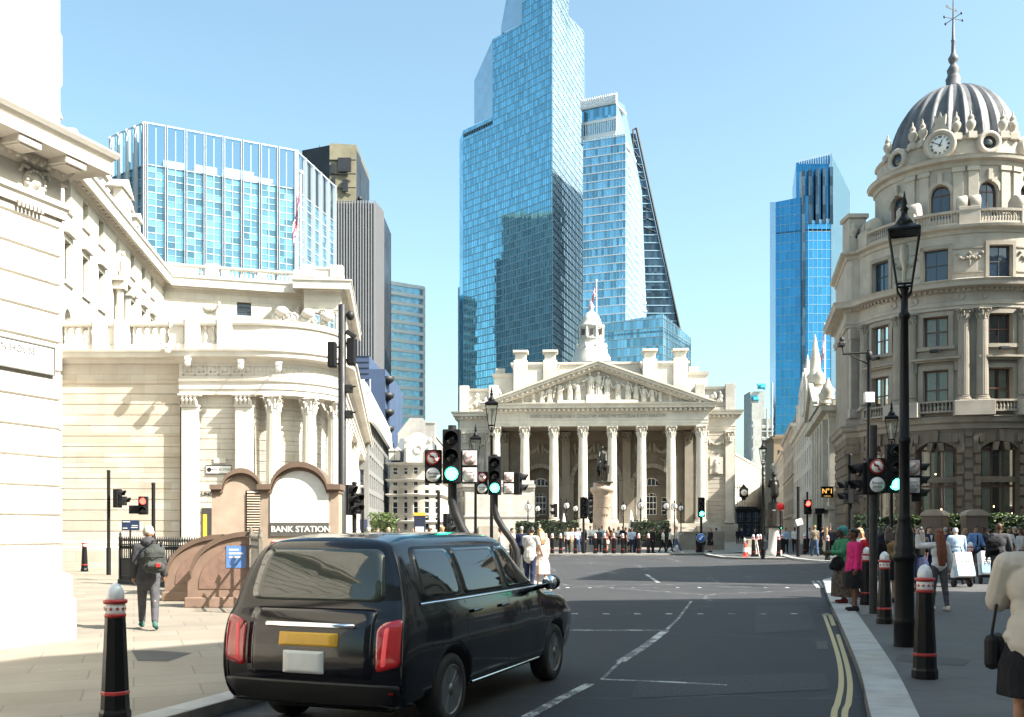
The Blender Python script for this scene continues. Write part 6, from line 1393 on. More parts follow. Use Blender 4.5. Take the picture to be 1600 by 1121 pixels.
# ------------------------------------------------------------------ bollards
def star(g, MM, r):
    pts = [((r if k % 2 == 0 else r * .42) * sin(k * pi / 5), (r if k % 2 == 0 else r * .42) * cos(k * pi / 5)) for k in range(10)]
    g.M = MM; g.slab(pts, -.004, .002); g.M = None
def make_bollard():
    t = thing('bollard', 'x', 'bollard'); o8 = pi / 8
    def oct_(prof): g.lathe([(r / cos(pi / 8), z) for r, z in prof], 8, a0=o8, a1=o8 + 2 * pi, smooth=False)
    g = MB(); oct_([(.13, 0), (.13, .09), (.118, .12), (.112, .26), (.083, .975)]); g.build('post', M['black'], t)
    g = MB(); oct_([(.1125, .255), (.117, .262), (.117, .283), (.1105, .29)]); g.build('red_ring', M['redpaint'], t)
    g = MB(); g.lathe([(.083, .965), (.094, .97), (.098, .985), (.094, 1.0), (.084, 1.005)], 24); g.lathe([(.085, 1.09), (.104, 1.095), (.11, 1.112), (.104, 1.13), (.08, 1.135)], 24); g.build('collar_ring', M['redpaint'], t)
    g = MB(); g.lathe([(.084, 1.0), (.09, 1.012), (.09, 1.083), (.084, 1.095)], 24); b = g.build('collar', M['whitepaint'], t)
    g = MB()
    for k in range(10): star(g, RZ(k * pi / 5) @ T(0, -.0905, 1.047), .021)
    g.build('star', M['redpaint'], b)
    g = MB(); g.lathe([(.078, 1.13), (.081, 1.15), (.08, 1.18), (.07, 1.225), (.045, 1.262), (.016, 1.28), (.001, 1.283)], 32, rib=lambda i, z: 1. if i % 4 else .93); g.build('cap', M['silver'], t)
    return t
bol = make_bollard(); bu = []; BG = 'red and silver capped bollards'
def bollard(px, Y, label, group=None, z=PAV, s=1.): return place(bol, bu, (PX(px, Y), Y, z), random.uniform(-.1, .1), label, group, s)
bollard(180, 8.75, 'large black bollard with red stars at the near left edge of the pavement', BG, .09, .96)
bollard(1445, 11.1, 'nearest bollard on the right pavement, in front of the big lamp post', BG)
bollard(1382, 17.5, 'black bollard with silver cap left of the big lamp post', BG)
bollard(1354, 21.8, 'bollard half hidden behind the sign post and the woman in pink', BG)
bollard(1516, 31, 'dark bollard between the two men in blue shirts', BG)
bollard(132, 39, 'small distant bollard beside the blank bank wall', BG)
for px, l in ((853, 'bollard just right of the woman in the pale coat'), (863, 'second bollard right of the pale coat'), (876, 'bollard by the thin pole left of the man in white'), (899, 'bollard between the man in white and the plaza signal'), (930, 'bollard below the left edge of the horseman pedestal'), (945, 'bollard below the middle of the horseman pedestal'), (959, 'bollard below the right edge of the horseman pedestal'), (973, 'bollard left of the two people in black and pale blue'), (998, 'lone bollard right of the person in pale blue'), (1013, 'bollard beside the man in a dark suit')):
    bollard(px, 67.5 if px < 1000 else 68.5, l + ' before the columned hall', 'bollards in front of the columned hall', s=1.08)
for px, Y, l in ((1090, 71, 'left bollard behind the blue keep left disc'), (1094.5, 71.5, 'right bollard behind the blue keep left disc'), (1177, 60, 'bollard behind the grey A-board on the island'), (1184, 60.6, 'middle one of three bollards on the island'), (1188, 63, 'back one of three bollards on the island'), (1208, 66, 'bollard in front of the engineer statue column'), (1216.5, 59.2, 'front bollard right of the engineer statue'), (1221.5, 67, 'rear bollard right of the engineer statue'), (1257, 66, 'far bollard right of the men in pale shirts'), (1293, 53.5, 'bollard on the far kerb beside the man in khaki'), (1479, 50, 'far bollard seen left of the stair kiosk'), (1582.6, 50, 'left one of two far bollards before the hotel railings'), (1589, 46.5, 'right one of two far bollards before the hotel railings')):
    bollard(px, Y, l, 'bollards across the junction', s=1.06)
# ------------------------------------------------------------------ lamp posts
def lantern(t, z0, w1, w2, h):
    s2 = sqrt(2)
    g = MB(); g.lathe([(w2 / 2 * s2, 0), (w1 / 2 * s2, h)], 4, (0, 0, z0), a0=pi / 4, a1=pi / 4 + 2 * pi, smooth=False); g.v = g.v; ln = g.build('lantern_glass', M['lantern_glass'], t)
    g = MB()
    for k in range(4):
        a = pi / 4 + k * pi / 2; b = a + pi / 2; p = lambda a_, w, z: (w / 2 * s2 * cos(a_), w / 2 * s2 * sin(a_), z)
        g.tube([p(a, w2, z0), p(a, w1, z0 + h)], .014, 6); g.tube([p(a, w1, z0 + h), p(b, w1, z0 + h)], .018, 6); g.tube([p(a, w2, z0), p(b, w2, z0)], .016, 6)
        g.tube([p(a, w2, z0), p(a, w2 * .9, z0 - .1), p(a, w2 * .3, z0 - .2), (0, 0, z0 - .3)], .014, 6)
    g.lathe([(w1 / 2 * s2 * 1.06, h), (w1 / 2 * s2 * 1.06, h + .025), (w1 * .28, h + .12)], 4, (0, 0, z0), a0=pi / 4, a1=pi / 4 + 2 * pi, smooth=False)
    g.lathe([(w1 * .27, h + .1), (w1 * .3, h + .14), (w1 * .2, h + .2), (w1 * .12, h + .24), (w1 * .1, h + .3), (w1 * .15, h + .33), (w1 * .07, h + .38), (w1 * .1, h + .42), (w1 * .05, h + .5), (.001, h + .6)], 14, (0, 0, z0)); g.build('lantern_frame', M['black'], t)
    g = MB(); g.lathe([(.03, 0), (.03, h * .35), (.07, h * .5), (.06, h * .75), (.02, h * .8)], 10, (0, 0, z0)); g.build('lamp_bulb', M['globe'], ln)
def lamp(px, Y, ytop, label, big=False):
    H_ = PZ(ytop, Y) - PAV; t = thing('street_lamp', label, 'street lamp', (PX(px, Y), Y, PAV), -atan2(PX(px, Y), Y)); g = MB()
    h = .75 if big else .72; z0 = H_ - h - .42
    if big:
        g.lathe([(.145, 0), (.145, .34), (.15, .36), (.145, .38), (.138, .42), (.132, 1.2), (.138, 1.22), (.16, 1.26), (.165, 1.3), (.13, 1.34), (.15, 1.4), (.125, 1.45), (.12, 1.62), (.1, 1.72), (.085, 1.8), (.1, 1.83), (.085, 1.86), (.075, 1.9), (.07, 2.9), (.085, 2.92), (.085, 2.98), (.07, 3.0), (.055, z0 - .5), (.08, z0 - .47), (.08, z0 - .42), (.05, z0 - .38), (.05, z0 - .1), (.07, z0 - .05)], 24)
    else: g.lathe([(.11, 0), (.11, .5), (.13, .53), (.1, .6), (.07, .9), (.085, .93), (.06, 1.0), (.045, z0 - .4), (.065, z0 - .38), (.065, z0 - .33), (.035, z0 - .3), (.035, z0 - .05)], 16)
    g.build('post', M['black'], t); lantern(t, z0, .41, .2, h); return t
lamp(1413, 14.1, 318, 'large black street lamp with a square lantern on the right pavement', True)
lamp(1393, 33, 634, 'smaller lantern street lamp just left of the large right one')
lamp(768, 33, 612, 'lantern street lamp above the traffic signals in front of the columned hall')
lamp(743, 38, 669, 'shorter lantern street lamp behind the left traffic signal')
lamp(1192, 55, 690, 'lantern street lamp left of the engineer statue')
def globe_lamp():
    t = thing('globe_lamp', 'x', 'street lamp'); g = MB(); g.lathe([(.22, 0), (.2, .6), (.12, .7), (.075, .8), (.06, 3.0), (.12, 3.05), (.06, 3.1), (.05, 3.5), (.14, 3.6)], 12)
    for k in range(4): a = k * pi / 2; g.tube([(.05 * cos(a), .05 * sin(a), 3.55), (.3 * cos(a), .3 * sin(a), 3.75), (.34 * cos(a), .34 * sin(a), 4.0), (.2 * cos(a), .2 * sin(a), 4.3), (0, 0, 4.42)], .03, 5)
    g.lathe([(.05, 4.38), (.08, 4.45), (.02, 4.7)], 8); g.build('post', M['black'], t); g = MB(); g.ell((0, 0, 4.0), (.27, .27, .3), 14, 10); g.build('globe', M['globe'], t); return t
gl_ = globe_lamp(); gu = []
for px, Y, l in ((825, 104, 'behind the second signal mast'), (840, 112, 'beside the first lit column'), (885, 98, 'left of the plaza signal'), (899, 112, 'behind the plaza signal'), (974, 106, 'right of the horseman pedestal'), (1001, 96, 'tall one beside the sixth column'), (1041, 99, 'in front of the right arch'), (1054, 101, 'before the seventh column'), (1064, 110, 'in the right arch shade')):
    place(gl_, gu, (PX(px, Y), Y, PAV), 0, 'black globe lamp ' + l, 'globe lamps on the plaza')
# ------------------------------------------------------------------ traffic signals
def sig_head(t, x, y, z, n, lit=None, rot=0., s=.31, small=False):
    """signal head with n aspects, centre of the lowest at height z; faces -y then turned by rot"""
    B = T(x, y, 0) @ RZ(rot); g = MB(); g.M = B; w_ = s * .52
    g.bbox(-w_, w_, -.08, .1, z - s * .55, z + s * (n - .45), .02)
    for k in range(n):
        zc = z + k * s; r = s * .37
        m = 9; vis = []
        for q in range(m + 1):
            a = R(-20) + (pi + R(40)) * q / m; vis += [(r * 1.12 * cos(a), -.08, zc + r * 1.12 * sin(a)), (r * 1.12 * cos(a), -.08 - s * .75 * (.55 + .45 * max(0, sin(a))), zc + r * 1.12 * sin(a)), (r * 1.04 * cos(a), -.08 - s * .75 * (.55 + .45 * max(0, sin(a))), zc + r * 1.04 * sin(a)), (r * 1.04 * cos(a), -.08, zc + r * 1.04 * sin(a))]
        g.add(vis, [(4 * q + i, 4 * q + 4 + i, 4 * q + 5 + i, 4 * q + 1 + i) for q in range(m) for i in (0, 1, 2)], True)
    g.M = None; h = g.build('signal_head', M['blackm'], t)
    for k in range(n):
        g = MB(); g.M = B @ T(0, -.085, z + k * s) @ RX(pi / 2); g.lathe([(s * .36, -.01), (s * .36, .0), (s * .2, .02), (0, .026)], 20); g.build('lens', M[lit[1]] if lit and lit[0] == k else M['lens'], h)
    return h
def disc(g, x, z, r, y, mat=0): g.M = T(x, y, z) @ RX(pi / 2); g.lathe([(r, -.002), (r, .003), (0, .003)], 28, mat=mat); g.M = None
SIGNS = [M['whitepaint'], M['redpaint'], M['blackm']]
glarew = plain('glare_sign_white', (.60, .56, .53), .5, var=.12, scale=20); glarer = plain('glare_sign_red', (.50, .27, .25), .5, var=.25, scale=20); glarek = plain('glare_sign_grey', (.36, .32, .30), .5, var=.3, scale=20)  # washed-out tints stand for glare on the backlit right-hand boxes
def turn_sign(g, x, z, r, y, right=False):
    sx = -1 if right else 1
    disc(g, x, z, r, y, 1); disc(g, x, z, r * .76, y - .004, 0)
    g.M = T(x, y - .008, z) @ Matrix.Diagonal((sx, 1, 1, 1))
    g.tube([(r * .16, 0, -r * .5), (r * .16, 0, r * .05), (r * .02, 0, r * .22), (-r * .22, 0, r * .22)], r * .085, 4, mat=2); g.slab([(-r * .2, r * .44), (-r * .2, 0), (-r * .52, r * .22)], -.004, .004, mat=2)
    g.M = T(x, y - .016, z) @ Matrix.Diagonal((sx, 1, 1, 1)) @ RY(R(45)); g.box(-r * .8, r * .8, -.003, .003, -r * .08, r * .08, 1); g.M = None
def sign_unit(t, x, y, z, right=False, glare=False, rot=0., lines=('Except', 'cycles'), sz=.33):
    """backlit box carrying a banned-turn disc above a plate"""
    sv = T(x, y, z) @ RZ(rot); g = MB(); g.M = sv; g.bbox(-sz / 2, sz / 2, -.06, .12, -sz, sz, .025); g.M = None; b = g.build('sign_box', M['blackm'], t); g = MB(); mats = [glarew, glarer, glarek] if glare else SIGNS
    if glare:
        for zz in (sz * .5, -sz * .5): g.M = None; g.bbox(-sz * .43, sz * .43, -.072, -.05, zz - sz * .43, zz + sz * .43, .06 if False else .01, 0)
    turn_sign(g, 0, sz * .5, sz * .42, -.075, right)
    disc(g, 0, -sz * .5, sz * .42, -.075, 0)
    for k, l in enumerate(lines): g.text(l, sz * .215, T(0, -.082, -sz * .5 + (len(lines) - 1) * sz * .1 - k * sz * .2) @ UPRIGHT, .001, mat=2)
    g.v = [tuple(sv @ Vector(v)) for v in g.v]; g.build('sign_face', mats, b)
def signal_mast(px, Y, pxb, ybase, ytop, label, discs=True, zg=2.6, s=.31, sidehead=False, top=3.6):
    X0 = PX(px, Y); xb = PX(pxb, Y) - X0; t = thing('traffic_signal', label, 'traffic light', (X0, Y, PAV)); g = MB()
    if abs(xb) > .1: g.tube([(xb, .12, 0), (xb, .12, .95), (xb * .97, .12, 1.15), (xb * .78, .12, 1.4), (xb * .35, .12, 1.72), (.06, .12, 1.95), (0, .12, 2.15), (0, .12, top)], [.085, .085, .085, .085, .085, .085, .08, .075], 14)
    else: g.cyl((0, .12, 0), (0, .12, top), .08, .075, 14)
    g.build('mast', M['darkgrey'], t); return t
t = signal_mast(706, 17.5, 745, 840, 663, 'green traffic light on a bent mast with banned turn signs, largest at left', top=PZ(664, 17.5) - PAV)
zg = PZ(741, 17.5) - PAV; sig_head(t, 0, 0, zg, 3, (0, 'green_on')); xs_ = PX(677, 17.5) - PX(706, 17.5); zc = PZ(729.5, 17.5) - PAV
sign_unit(t, xs_, 0, zc, sz=.30); sign_unit(t, PX(734, 17.5) - PX(706, 17.5), 0, zc, True, True, lines=('Except', 'buses &', 'cycles'), sz=.30)
g = MB(); g.bbox(-.12, .12, -.02, .3, zg + .3, zg + .34, .01); g.build('bracket', M['darkgrey'], t)
t = signal_mast(773, 24.5, 808, 850, 710, 'smaller green traffic light on a bent mast beside the couple, with banned turn signs', top=PZ(710, 24.5) - PAV)
zg = PZ(763, 24.5) - PAV; sig_head(t, 0, 0, zg, 3, (0, 'green_on')); zc = PZ(755, 24.5) - PAV
sign_unit(t, PX(753.5, 24.5) - PX(773, 24.5), 0, zc, sz=.28); sign_unit(t, PX(795, 24.5) - PX(773, 24.5), 0, zc, True, True, lines=('Except', 'buses &', 'cycles'), sz=.28)
sig_head(t, PX(809, 24.5) - PX(773, 24.5), .05, zg - .02, 2, None, R(75), .26)
t = signal_mast(1368, 19.4, 1368, 960, 664, 'green traffic light with banned turn signs on the right pavement by the women', top=PZ(664, 19.4) - PAV)
zg = PZ(757, 19.4) - PAV; sig_head(t, PX(1397, 19.4) - PX(1368, 19.4), 0, zg, 3, (0, 'green_on')); zc = PZ(744, 19.4) - PAV
sign_unit(t, 0, -.02, zc, sz=.35); sign_unit(t, PX(1433, 19.4) - PX(1368, 19.4), .3, zc, True, True, lines=('Except', 'buses &', 'cycles'), sz=.35); sig_head(t, PX(1447, 19.4) - PX(1368, 19.4), .45, zc - .35, 3, None, R(70), .26); sig_head(t, -.2, .15, zc - .2, 2, None, R(-80), .3)
g = MB(); g.cyl((0, .12, zc + .25), (PX(1436, 19.4) - PX(1368, 19.4), .3, zc + .25), .03); g.cyl((0, .12, zc - .25), (PX(1436, 19.4) - PX(1368, 19.4), .3, zc - .25), .03); g.build('bracket', M['darkgrey'], t)
# slimmer signal posts
def signal_post(px, Y, ytop, label, heads, r=.06, gnd=PAV):
    t = thing('traffic_signal', label, 'traffic light', (PX(px, Y), Y, gnd)); g = MB(); g.cyl((0, .1, 0), (0, .1, PZ(ytop, Y) - gnd), r, n=12); g.cyl((0, .1, 0), (0, .1, 1.0), r * 1.35, n=12); g.lathe([(r * 1.2, 0), (r * 1.2, .04), (.01, .07)], 10, (0, .1, PZ(ytop, Y) - gnd)); g.build('pole', M['blackm'], t)
    for hx, hy, n, lit, rot, s in heads: sig_head(t, PX(hx, Y) - PX(px, Y), 0, PZ(hy, Y) - gnd, n, lit, R(rot), s)
    return t
signal_post(168, 36, 737, 'slim signal post with small grey heads near the blank bank wall', [(184, 786, 2, None, 80, .32), (192, 783, 1, None, 80, .3)])
t = signal_post(238, 32, 757, 'signal post showing red in front of the blank bank wall', [(224, 797, 2, (1, 'red_on'), 10, .28)])
g = MB(); g.bbox(-.75, -.2, -.05, .1, PZ(803, 32) - PAV, PZ(790, 32) - PAV, .02); g.build('housing', M['blackm'], t)
signal_post(1330, 30, 712, 'signal post with two heads seen from the side before the domed building', [(1325, 778, 2, None, -85, .34), (1337, 776, 2, None, 80, .3)])
signal_post(877, 68, 780, 'thin signal pole with side facing head left of the man in white', [(868, 803, 2, None, -80, .45)], .05)
t = signal_post(912, 68, 778, 'dark signal with unlit lamps in front of the horseman pedestal', [(912, 805, 3, None, 0, .48), (918, 803, 3, None, 80, .4)], .08)
signal_post(1096, 71, 780, 'far green traffic light beside the blue keep left disc', [(1096, 803, 3, (0, 'green_on'), 0, .46)], .09)
signal_post(1248, 60, 762, 'slim pole with a tilted white plate on the far island', [], .09)
t = signal_post(1262, 70, 770, 'far red traffic light by the shaded street row', [(1262, 798, 2, (1, 'red_on'), 0, .5)], .07)
signal_post(1220, 92, 805, 'tiny green traffic light beyond the engineer statue', [(1219.5, 823, 2, (0, 'green_on'), 0, .45)], .06)
signal_post(553, 30, 756, 'signal pole with dark heads right of the station entrance', [(546, 797, 3, None, 60, .3), (558, 795, 2, None, 40, .3)], .07)
signal_post(566, 33, 765, 'second slim signal pole right of the station entrance', [], .05)
signal_post(685, 38, 770, 'dark signal pole seen behind the bent mast', [(699, 828, 2, None, 70, .4)], .06)
g = MB(); t = thing('sign_plate', 'small tilted white plate on the slim pole of the far island', 'sign', (PX(1249, 59.8), 59.8, PZ(816, 60))); g.M = RY(R(-18)); g.bbox(-.2, .2, -.02, .02, -.2, .2, .01); g.build('plate', M['whitepaint'], t)
# tall camera pole by the round bank corner
Y = 24.; t = thing('camera_pole', 'tall dark pole with loudspeakers and cameras in front of the round bank corner', 'pole', (PX(534.5, Y), Y, PAV)); zt_ = PZ(476, Y) - PAV; g = MB()
g.lathe([(.13, 0), (.13, 1.3), (.1, 1.4), (.095, zt_ - .02), (.07, zt_)], 16); g.build('pole', M['darkgrey'], t)
g = MB(); zz = PZ(556, Y) - PAV
for x, y, dz, h in ((-.22, -.1, 0, .62), (.22, .05, .1, .66)): g.bbox(x - .1, x + .1, y - .12, y + .12, zz - h / 2 + dz, zz + h / 2 + dz, .03); g.cyl((0, 0, zz + dz - .2), (x, y, zz + dz - .2), .025); g.cyl((0, 0, zz + dz + .2), (x, y, zz + dz + .2), .025)
g.build('loudspeaker', M['blackm'], t)
g = MB(); zz = PZ(492, Y) - PAV; g.cyl((0, 0, zz), (.18, 0, zz), .03); g.ell((.2, 0, zz - .02), (.1, .1, .12)); g.tube([(0, 0, zz - .35), (.2, 0, zz - .45)], .02); g.M = T(.22, -.02, zz - .48) @ RY(.6); g.bbox(-.13, .13, -.06, .06, -.06, .06, .02); g.M = None
for k in (0, 1): z_ = PZ(608 + 40 * k, Y) - PAV; g.bbox(.08, .26, -.08, .08, z_ - .1, z_ + .1, .02); g.cyl((.0, 0, z_), (.35, -.1, z_ + .05), .02)
g.build('camera', M['darkgrey'], t)
# post with a bracket arm before the domed building
Y = 28.; t = thing('camera_pole', 'slim pole with a side arm camera and white box in front of the domed building', 'pole', (PX(1358, Y), Y, PAV)); zt_ = PZ(548, Y) - PAV; g = MB(); g.lathe([(.1, 0), (.1, 1.2), (.065, 1.3), (.055, zt_)], 14)
g.cyl((0, 0, zt_ - .05), (-.75, 0, zt_ - .1), .03); g.cyl((0, 0, zt_ - .4), (-.55, 0, zt_ - .13), .018); g.build('pole', M['blackm'], t)
g = MB(); g.cyl((-.72, 0, zt_ - .1), (-.78, 0, zt_ + .15), .02); g.bbox(-.88, -.7, -.1, .1, zt_ + .1, zt_ + .24, .03); g.ell((-.78, 0, zt_ + .3), (.07, .07, .1)); g.ell((0, 0, zt_ - .15), (.1, .1, .16)); g.build('camera', M['darkgrey'], t)
g = MB(); zz = PZ(622, Y) - PAV; g.bbox(-.16, .12, -.12, .02, zz - .15, zz + .15, .02); g.build('equipment_box', M['whitepaint'], t)
# ------------------------------------------------------------------ statues
t = thing('equestrian_statue', 'dark bronze horseman on a round granite pedestal before the columned hall', 'statue', (PX(941, 86), 86, PAV), R(8))
zp = PZ(767, 86) - PAV; g = MB(); g.lathe([(1.15, 0), (1.15, .8), (.92, 1.0), (.82, 1.3), (.75, zp - .6), (.8, zp - .5), (.76, zp - .4), (.92, zp - .15), (1.02, zp), (1.02, zp + .25), (.78, zp + .35), (.74, zp + .7)], 32, sy=1.5); pd = g.build('pedestal', PG, t)
g = MB(); g.text('WELLINGTON', .15, T(0, -1.15, zp - 1.5) @ UPRIGHT, .01); g.text('ERECTED\nJUNE XVIII\n1844', .11, T(0, -1.17, zp - 2.2) @ UPRIGHT, .01); g.build('lettering', GD, pd)
z0 = zp + .68; g = MB(); g.box(-.7, .7, -1.3, 1.3, z0 - .05, z0 + .06)
g.cap((0, -.55, z0 + 1.42), .40, (0, .65, z0 + 1.45), .38); g.ell((0, -.7, z0 + 1.45), (.36, .34, .42)); g.cap((0, -.75, z0 + 1.6), .27, (0, -1.12, z0 + 2.15), .17); g.cap((0, -1.12, z0 + 2.2), .14, (0, -1.4, z0 + 1.82), .085)
for s in (-1, 1):
    g.cap((s * .07, -1.08, z0 + 2.3), .05, (s * .09, -1.06, z0 + 2.42), .02)
    for y, f in ((-.75, 0), (.7, 1)):
        kx = s * .22; g.cap((kx, y, z0 + 1.3), .2 if f else .17, (kx, y + (.1 if f else -.08), z0 + .78), .11); g.cap((kx, y + (.1 if f else -.08), z0 + .78), .1, (kx, y + (.16 if f else -.02), z0 + .12), .065); g.cap((kx, y + (.16 if f else -.02), z0 + .1), .09, (kx, y + (.1 if f else -.08), z0 + .06), .09)
    g.cap((s * .16, .05, z0 + 1.9), .17, (s * .46, -.25, z0 + 1.45), .13); g.cap((s * .46, -.25, z0 + 1.45), .11, (s * .5, -.1, z0 + .9), .07); g.cap((s * .5, -.12, z0 + .86), .06, (s * .52, -.32, z0 + .84), .04)
    g.cap((s * .25, .05, z0 + 2.68), .11, (s * .34, -.15, z0 + 2.25), .09); g.cap((s * .34, -.15, z0 + 2.25), .08, (s * .12, -.42, z0 + 2.12), .055)
g.cap((0, .08, z0 + 1.9), .25, (0, .08, z0 + 2.6), .24); g.cap((0, .1, z0 + 2.75), .1, (0, .08, z0 + 2.9), .1); g.ell((0, .05, z0 + 3.05), (.14, .16, .19)); g.cap((0, .3, z0 + 2.6), .22, (0, .55, z0 + 1.7), .36); g.cap((0, .95, z0 + 1.6), .1, (0, 1.15, z0 + .7), .12)
remesh(g, 'horse_and_rider', M['bronze'], t, .035, 3)
t = thing('standing_statue', 'dark bronze standing figure in a hat and long coat on a column', 'statue', (PX(1209, 62), 62, PAV), R(200)); zf = PZ(786, 62) - PAV; g = MB(); g.lathe([(.5, 0), (.5, .3), (.34, .45), (.3, 1.75), (.36, 1.85)], 20); g.build('column', M['portland_plain'], t)
g = MB(); g.bbox(-.42, .42, -.42, .42, 1.75, 2.9, .06); g.lathe([(.55, 1.85), (.5, 2.1), (.45, 2.8), (.4, zf - .1), (.4, zf + .02)], 16); g.build('plinth', M['bronze'], t)
g = MB(); z = zf
for s in (-1, 1): g.cap((s * .11, 0, z + .05), .08, (s * .1, 0, z + .9), .12); g.cap((s * .11, -.02, z + .06), .07, (s * .12, -.2, z + .05), .06)
g.cap((0, 0, z + .75), .24, (0, 0, z + 1.4), .22); g.ell((0, 0, z + 1.68), (.11, .13, .15)); g.lathe([(.26, 1.76), (.25, 1.79), (.13, 1.8), (.13, 1.92), (.02, 1.95)], 14, (0, 0, z)); g.cap((.25, 0, z + 1.42), .09, (.34, -.1, z + 1.05), .08); g.cap((.34, -.1, z + 1.05), .07, (.12, -.3, z + 1.0), .06); g.cap((-.25, 0, z + 1.42), .09, (-.34, 0, z + 1.05), .08); g.cap((-.34, 0, z + 1.05), .07, (-.3, -.15, z + .8), .06); g.cap((0, .05, z + 1.1), .26, (0, .08, z + .55), .28)
remesh(g, 'figure', M['bronze'], t, .03, 3)
t = thing('round_sign', 'bright red disc mounted beside the plinth of the standing statue', 'sign', (PX(1219.5, 60.5), 60.5, PZ(792, 60.5))); g = MB(); g.M = RX(pi / 2); g.lathe([(.24, -.02), (.24, .02), (0, .025)], 24); g.build('disc', plain('bright_red_disc', (.7, .015, .015), .5, var=.05), t); g = MB(); g.box(-.03, .03, .03, .06, -3.2, .1); g.build('pole', M['blackm'], t)
# ------------------------------------------------------------------ small street things
t = thing('keep_left_sign', 'blue round keep left sign on short black posts before the right wing', 'sign', (PX(1095, 70), 70, PAV)); g = MB()
for x in (-.22, .22): g.cyl((x, .03, 0), (x, .03, 1.3), .035, n=8)
g.bbox(-.35, .35, -.02, .1, .55, 1.35, .05); g.build('posts', M['blackm'], t)
g = MB(); bl = plain('sign_blue', (.02, .14, .5), .4); g.mat = 0; disc(g, 0, 1.05, .3, -.05, 0); disc(g, 0, 1.05, .32, -.04, 1); g.M = T(0, -.06, 1.05) @ RY(R(45)); g.slab([(-.045, .2), (.045, .2), (.045, -.05), (.12, -.05), (0, -.2), (-.12, -.05), (-.045, -.05)], -.004, .004, mat=1); g.M = None; g.build('disc', [bl, M['whitepaint']], t)
t = thing('traffic_cone', 'red and white traffic cone at the tip of the island', 'traffic cone', (PX(1164.5, 59.3), 59.3, .135)); g = MB(); g.bbox(-.19, .19, -.19, .19, 0, .05, .02); g.lathe([(.14, .05), (.115, .28)], 18); g.lathe([(.085, .55), (.05, .85), (.03, .88)], 18); g.build('cone', plain('cone_red', (.75, .05, .03), .5, var=.05), t); g = MB(); g.lathe([(.115, .28), (.085, .55)], 18); g.build('reflective_band', M['whitepaint'], t)
t = thing('a_board', 'plain grey A-frame board standing behind the cone on the island', 'A-board', (PX(1173, 60.4), 60.4, .13), R(20)); g = MB()
for s in (-1, 1): g.M = RX(R(-s * 13)) @ T(0, s * .12 * -1, 0); g.bbox(-.42, .42, -.015, .015, .1, 1.05, .01)
g.M = None; g.build('panel', plain('grey_board', (.36, .33, .27), .6), t); g = MB()
for x in (-.42, .42): g.tube([(x, -.28, 0), (x, 0, 1.12), (x, .28, 0)], .025, 6)
g.build('frame', M['whitepaint'], t)
def totem(px, Y, w_, y0, y1, label):
    t = thing('wayfinding_totem', label, 'information sign', (PX(px, Y), Y, PAV)); z0, z1 = 0, PZ(y0, Y) - PAV; g = MB(); g.bbox(-w_ / 2, w_ / 2, -.08, .08, 0, z1, .02); g.build('panel', plain('totem_navy', (.03, .035, .06), .3), t); g = MB(); g.box(-w_ / 2, w_ / 2, -.09, .09, z1, z1 + .12); g.build('yellow_cap', plain('totem_yellow', (.75, .42, .05), .4), t)
    g = MB(); g.box(-w_ / 2 + .06, w_ / 2 - .06, -.084, -.07, z1 - .9, z1 - .45); g.build('map', M['whitepaint'], t)
totem(656, 40, .46, 806, 835, 'dark wayfinding totem with a yellow cap behind the taxi roof')
def leafy(name, label, cat, loc, box, n, mat, size, parent=None, seed=1, dens=None):
    rnd = random.Random(seed); g = MB(); 
    for k in range(n):
        x, y, z = (rnd.uniform(*box[i]) for i in range(3))
        if dens and not dens(x, y, z): continue
        a, b = rnd.uniform(0, 6.28), rnd.uniform(-1, 1); u = Vector((cos(a), sin(a), b * .6)).normalized(); v = u.cross(Vector((rnd.uniform(-1, 1), rnd.uniform(-1, 1), rnd.uniform(-1, 1)))).normalized(); s = size * rnd.uniform(.6, 1.3); c = Vector((x, y, z))
        g.add([c - u * s, c + v * s * .45, c + u * s, c - v * s * .45], [(0, 1, 2, 3)])
    o = g.build('leaves' if parent else name, mat, parent)
    if not parent: o.location = loc; tag(o, label, cat)
    return o
def hedge(px0, px1, Y, y0, label, d=1.0, mat='leaf', gr=PAV, n=2600, planter=True, z0=.55):
    x0, x1 = PX(px0, Y), PX(px1, Y); t = thing('box_hedge', label, 'hedge', ((x0 + x1) / 2, Y, gr)); w_ = (x1 - x0) / 2; h = PZ(y0, Y) - gr
    leafy('', '', '', None, ((-w_, w_), (-d / 2, d / 2), (z0, h)), n, M[mat], .13, t, int(px0), lambda x, y, z: z < h - .12 * (1 + sin(x * 3.1) * sin(x * 1.3 + 1)) )
    g = MB(); g.bbox(-w_ + .08, w_ - .08, -d / 2 + .08, d / 2 - .08, .02, h - .25, .05); g.build('stems', plain('dark_hedge_core', (.012, .018, .008), .9), t)
    if planter: g = MB(); g.bbox(-w_ - .04, w_ + .04, -d / 2 - .04, d / 2 + .04, 0, z0, .02); g.build('planter', M['darkgrey'], t)
hedge(845, 905, 92, 812, 'dark green hedge on the plaza left of the horseman pedestal')
hedge(985, 1046, 92, 812, 'dark green hedge on the plaza right of the horseman pedestal')
hedge(806, 842, 95, 813, 'dark green hedge on the plaza behind the couple')
hedge(1415, 1444, 52.5, 803, 'dark hedge left of the brown stair kiosks', gr=PAV, mat='leaf_light', n=1500)
hedge(1478, 1506, 52.5, 801, 'hedge between the two brown stair kiosks', mat='leaf_light', n=1500)
hedge(1542, 1610, 53.5, 800, 'sunlit hedge above the railings at the right edge', mat='leaf_light', n=3500)
hedge(1336, 1402, 56, 802, 'dark hedge below the windows at the foot of the domed building', n=2200)
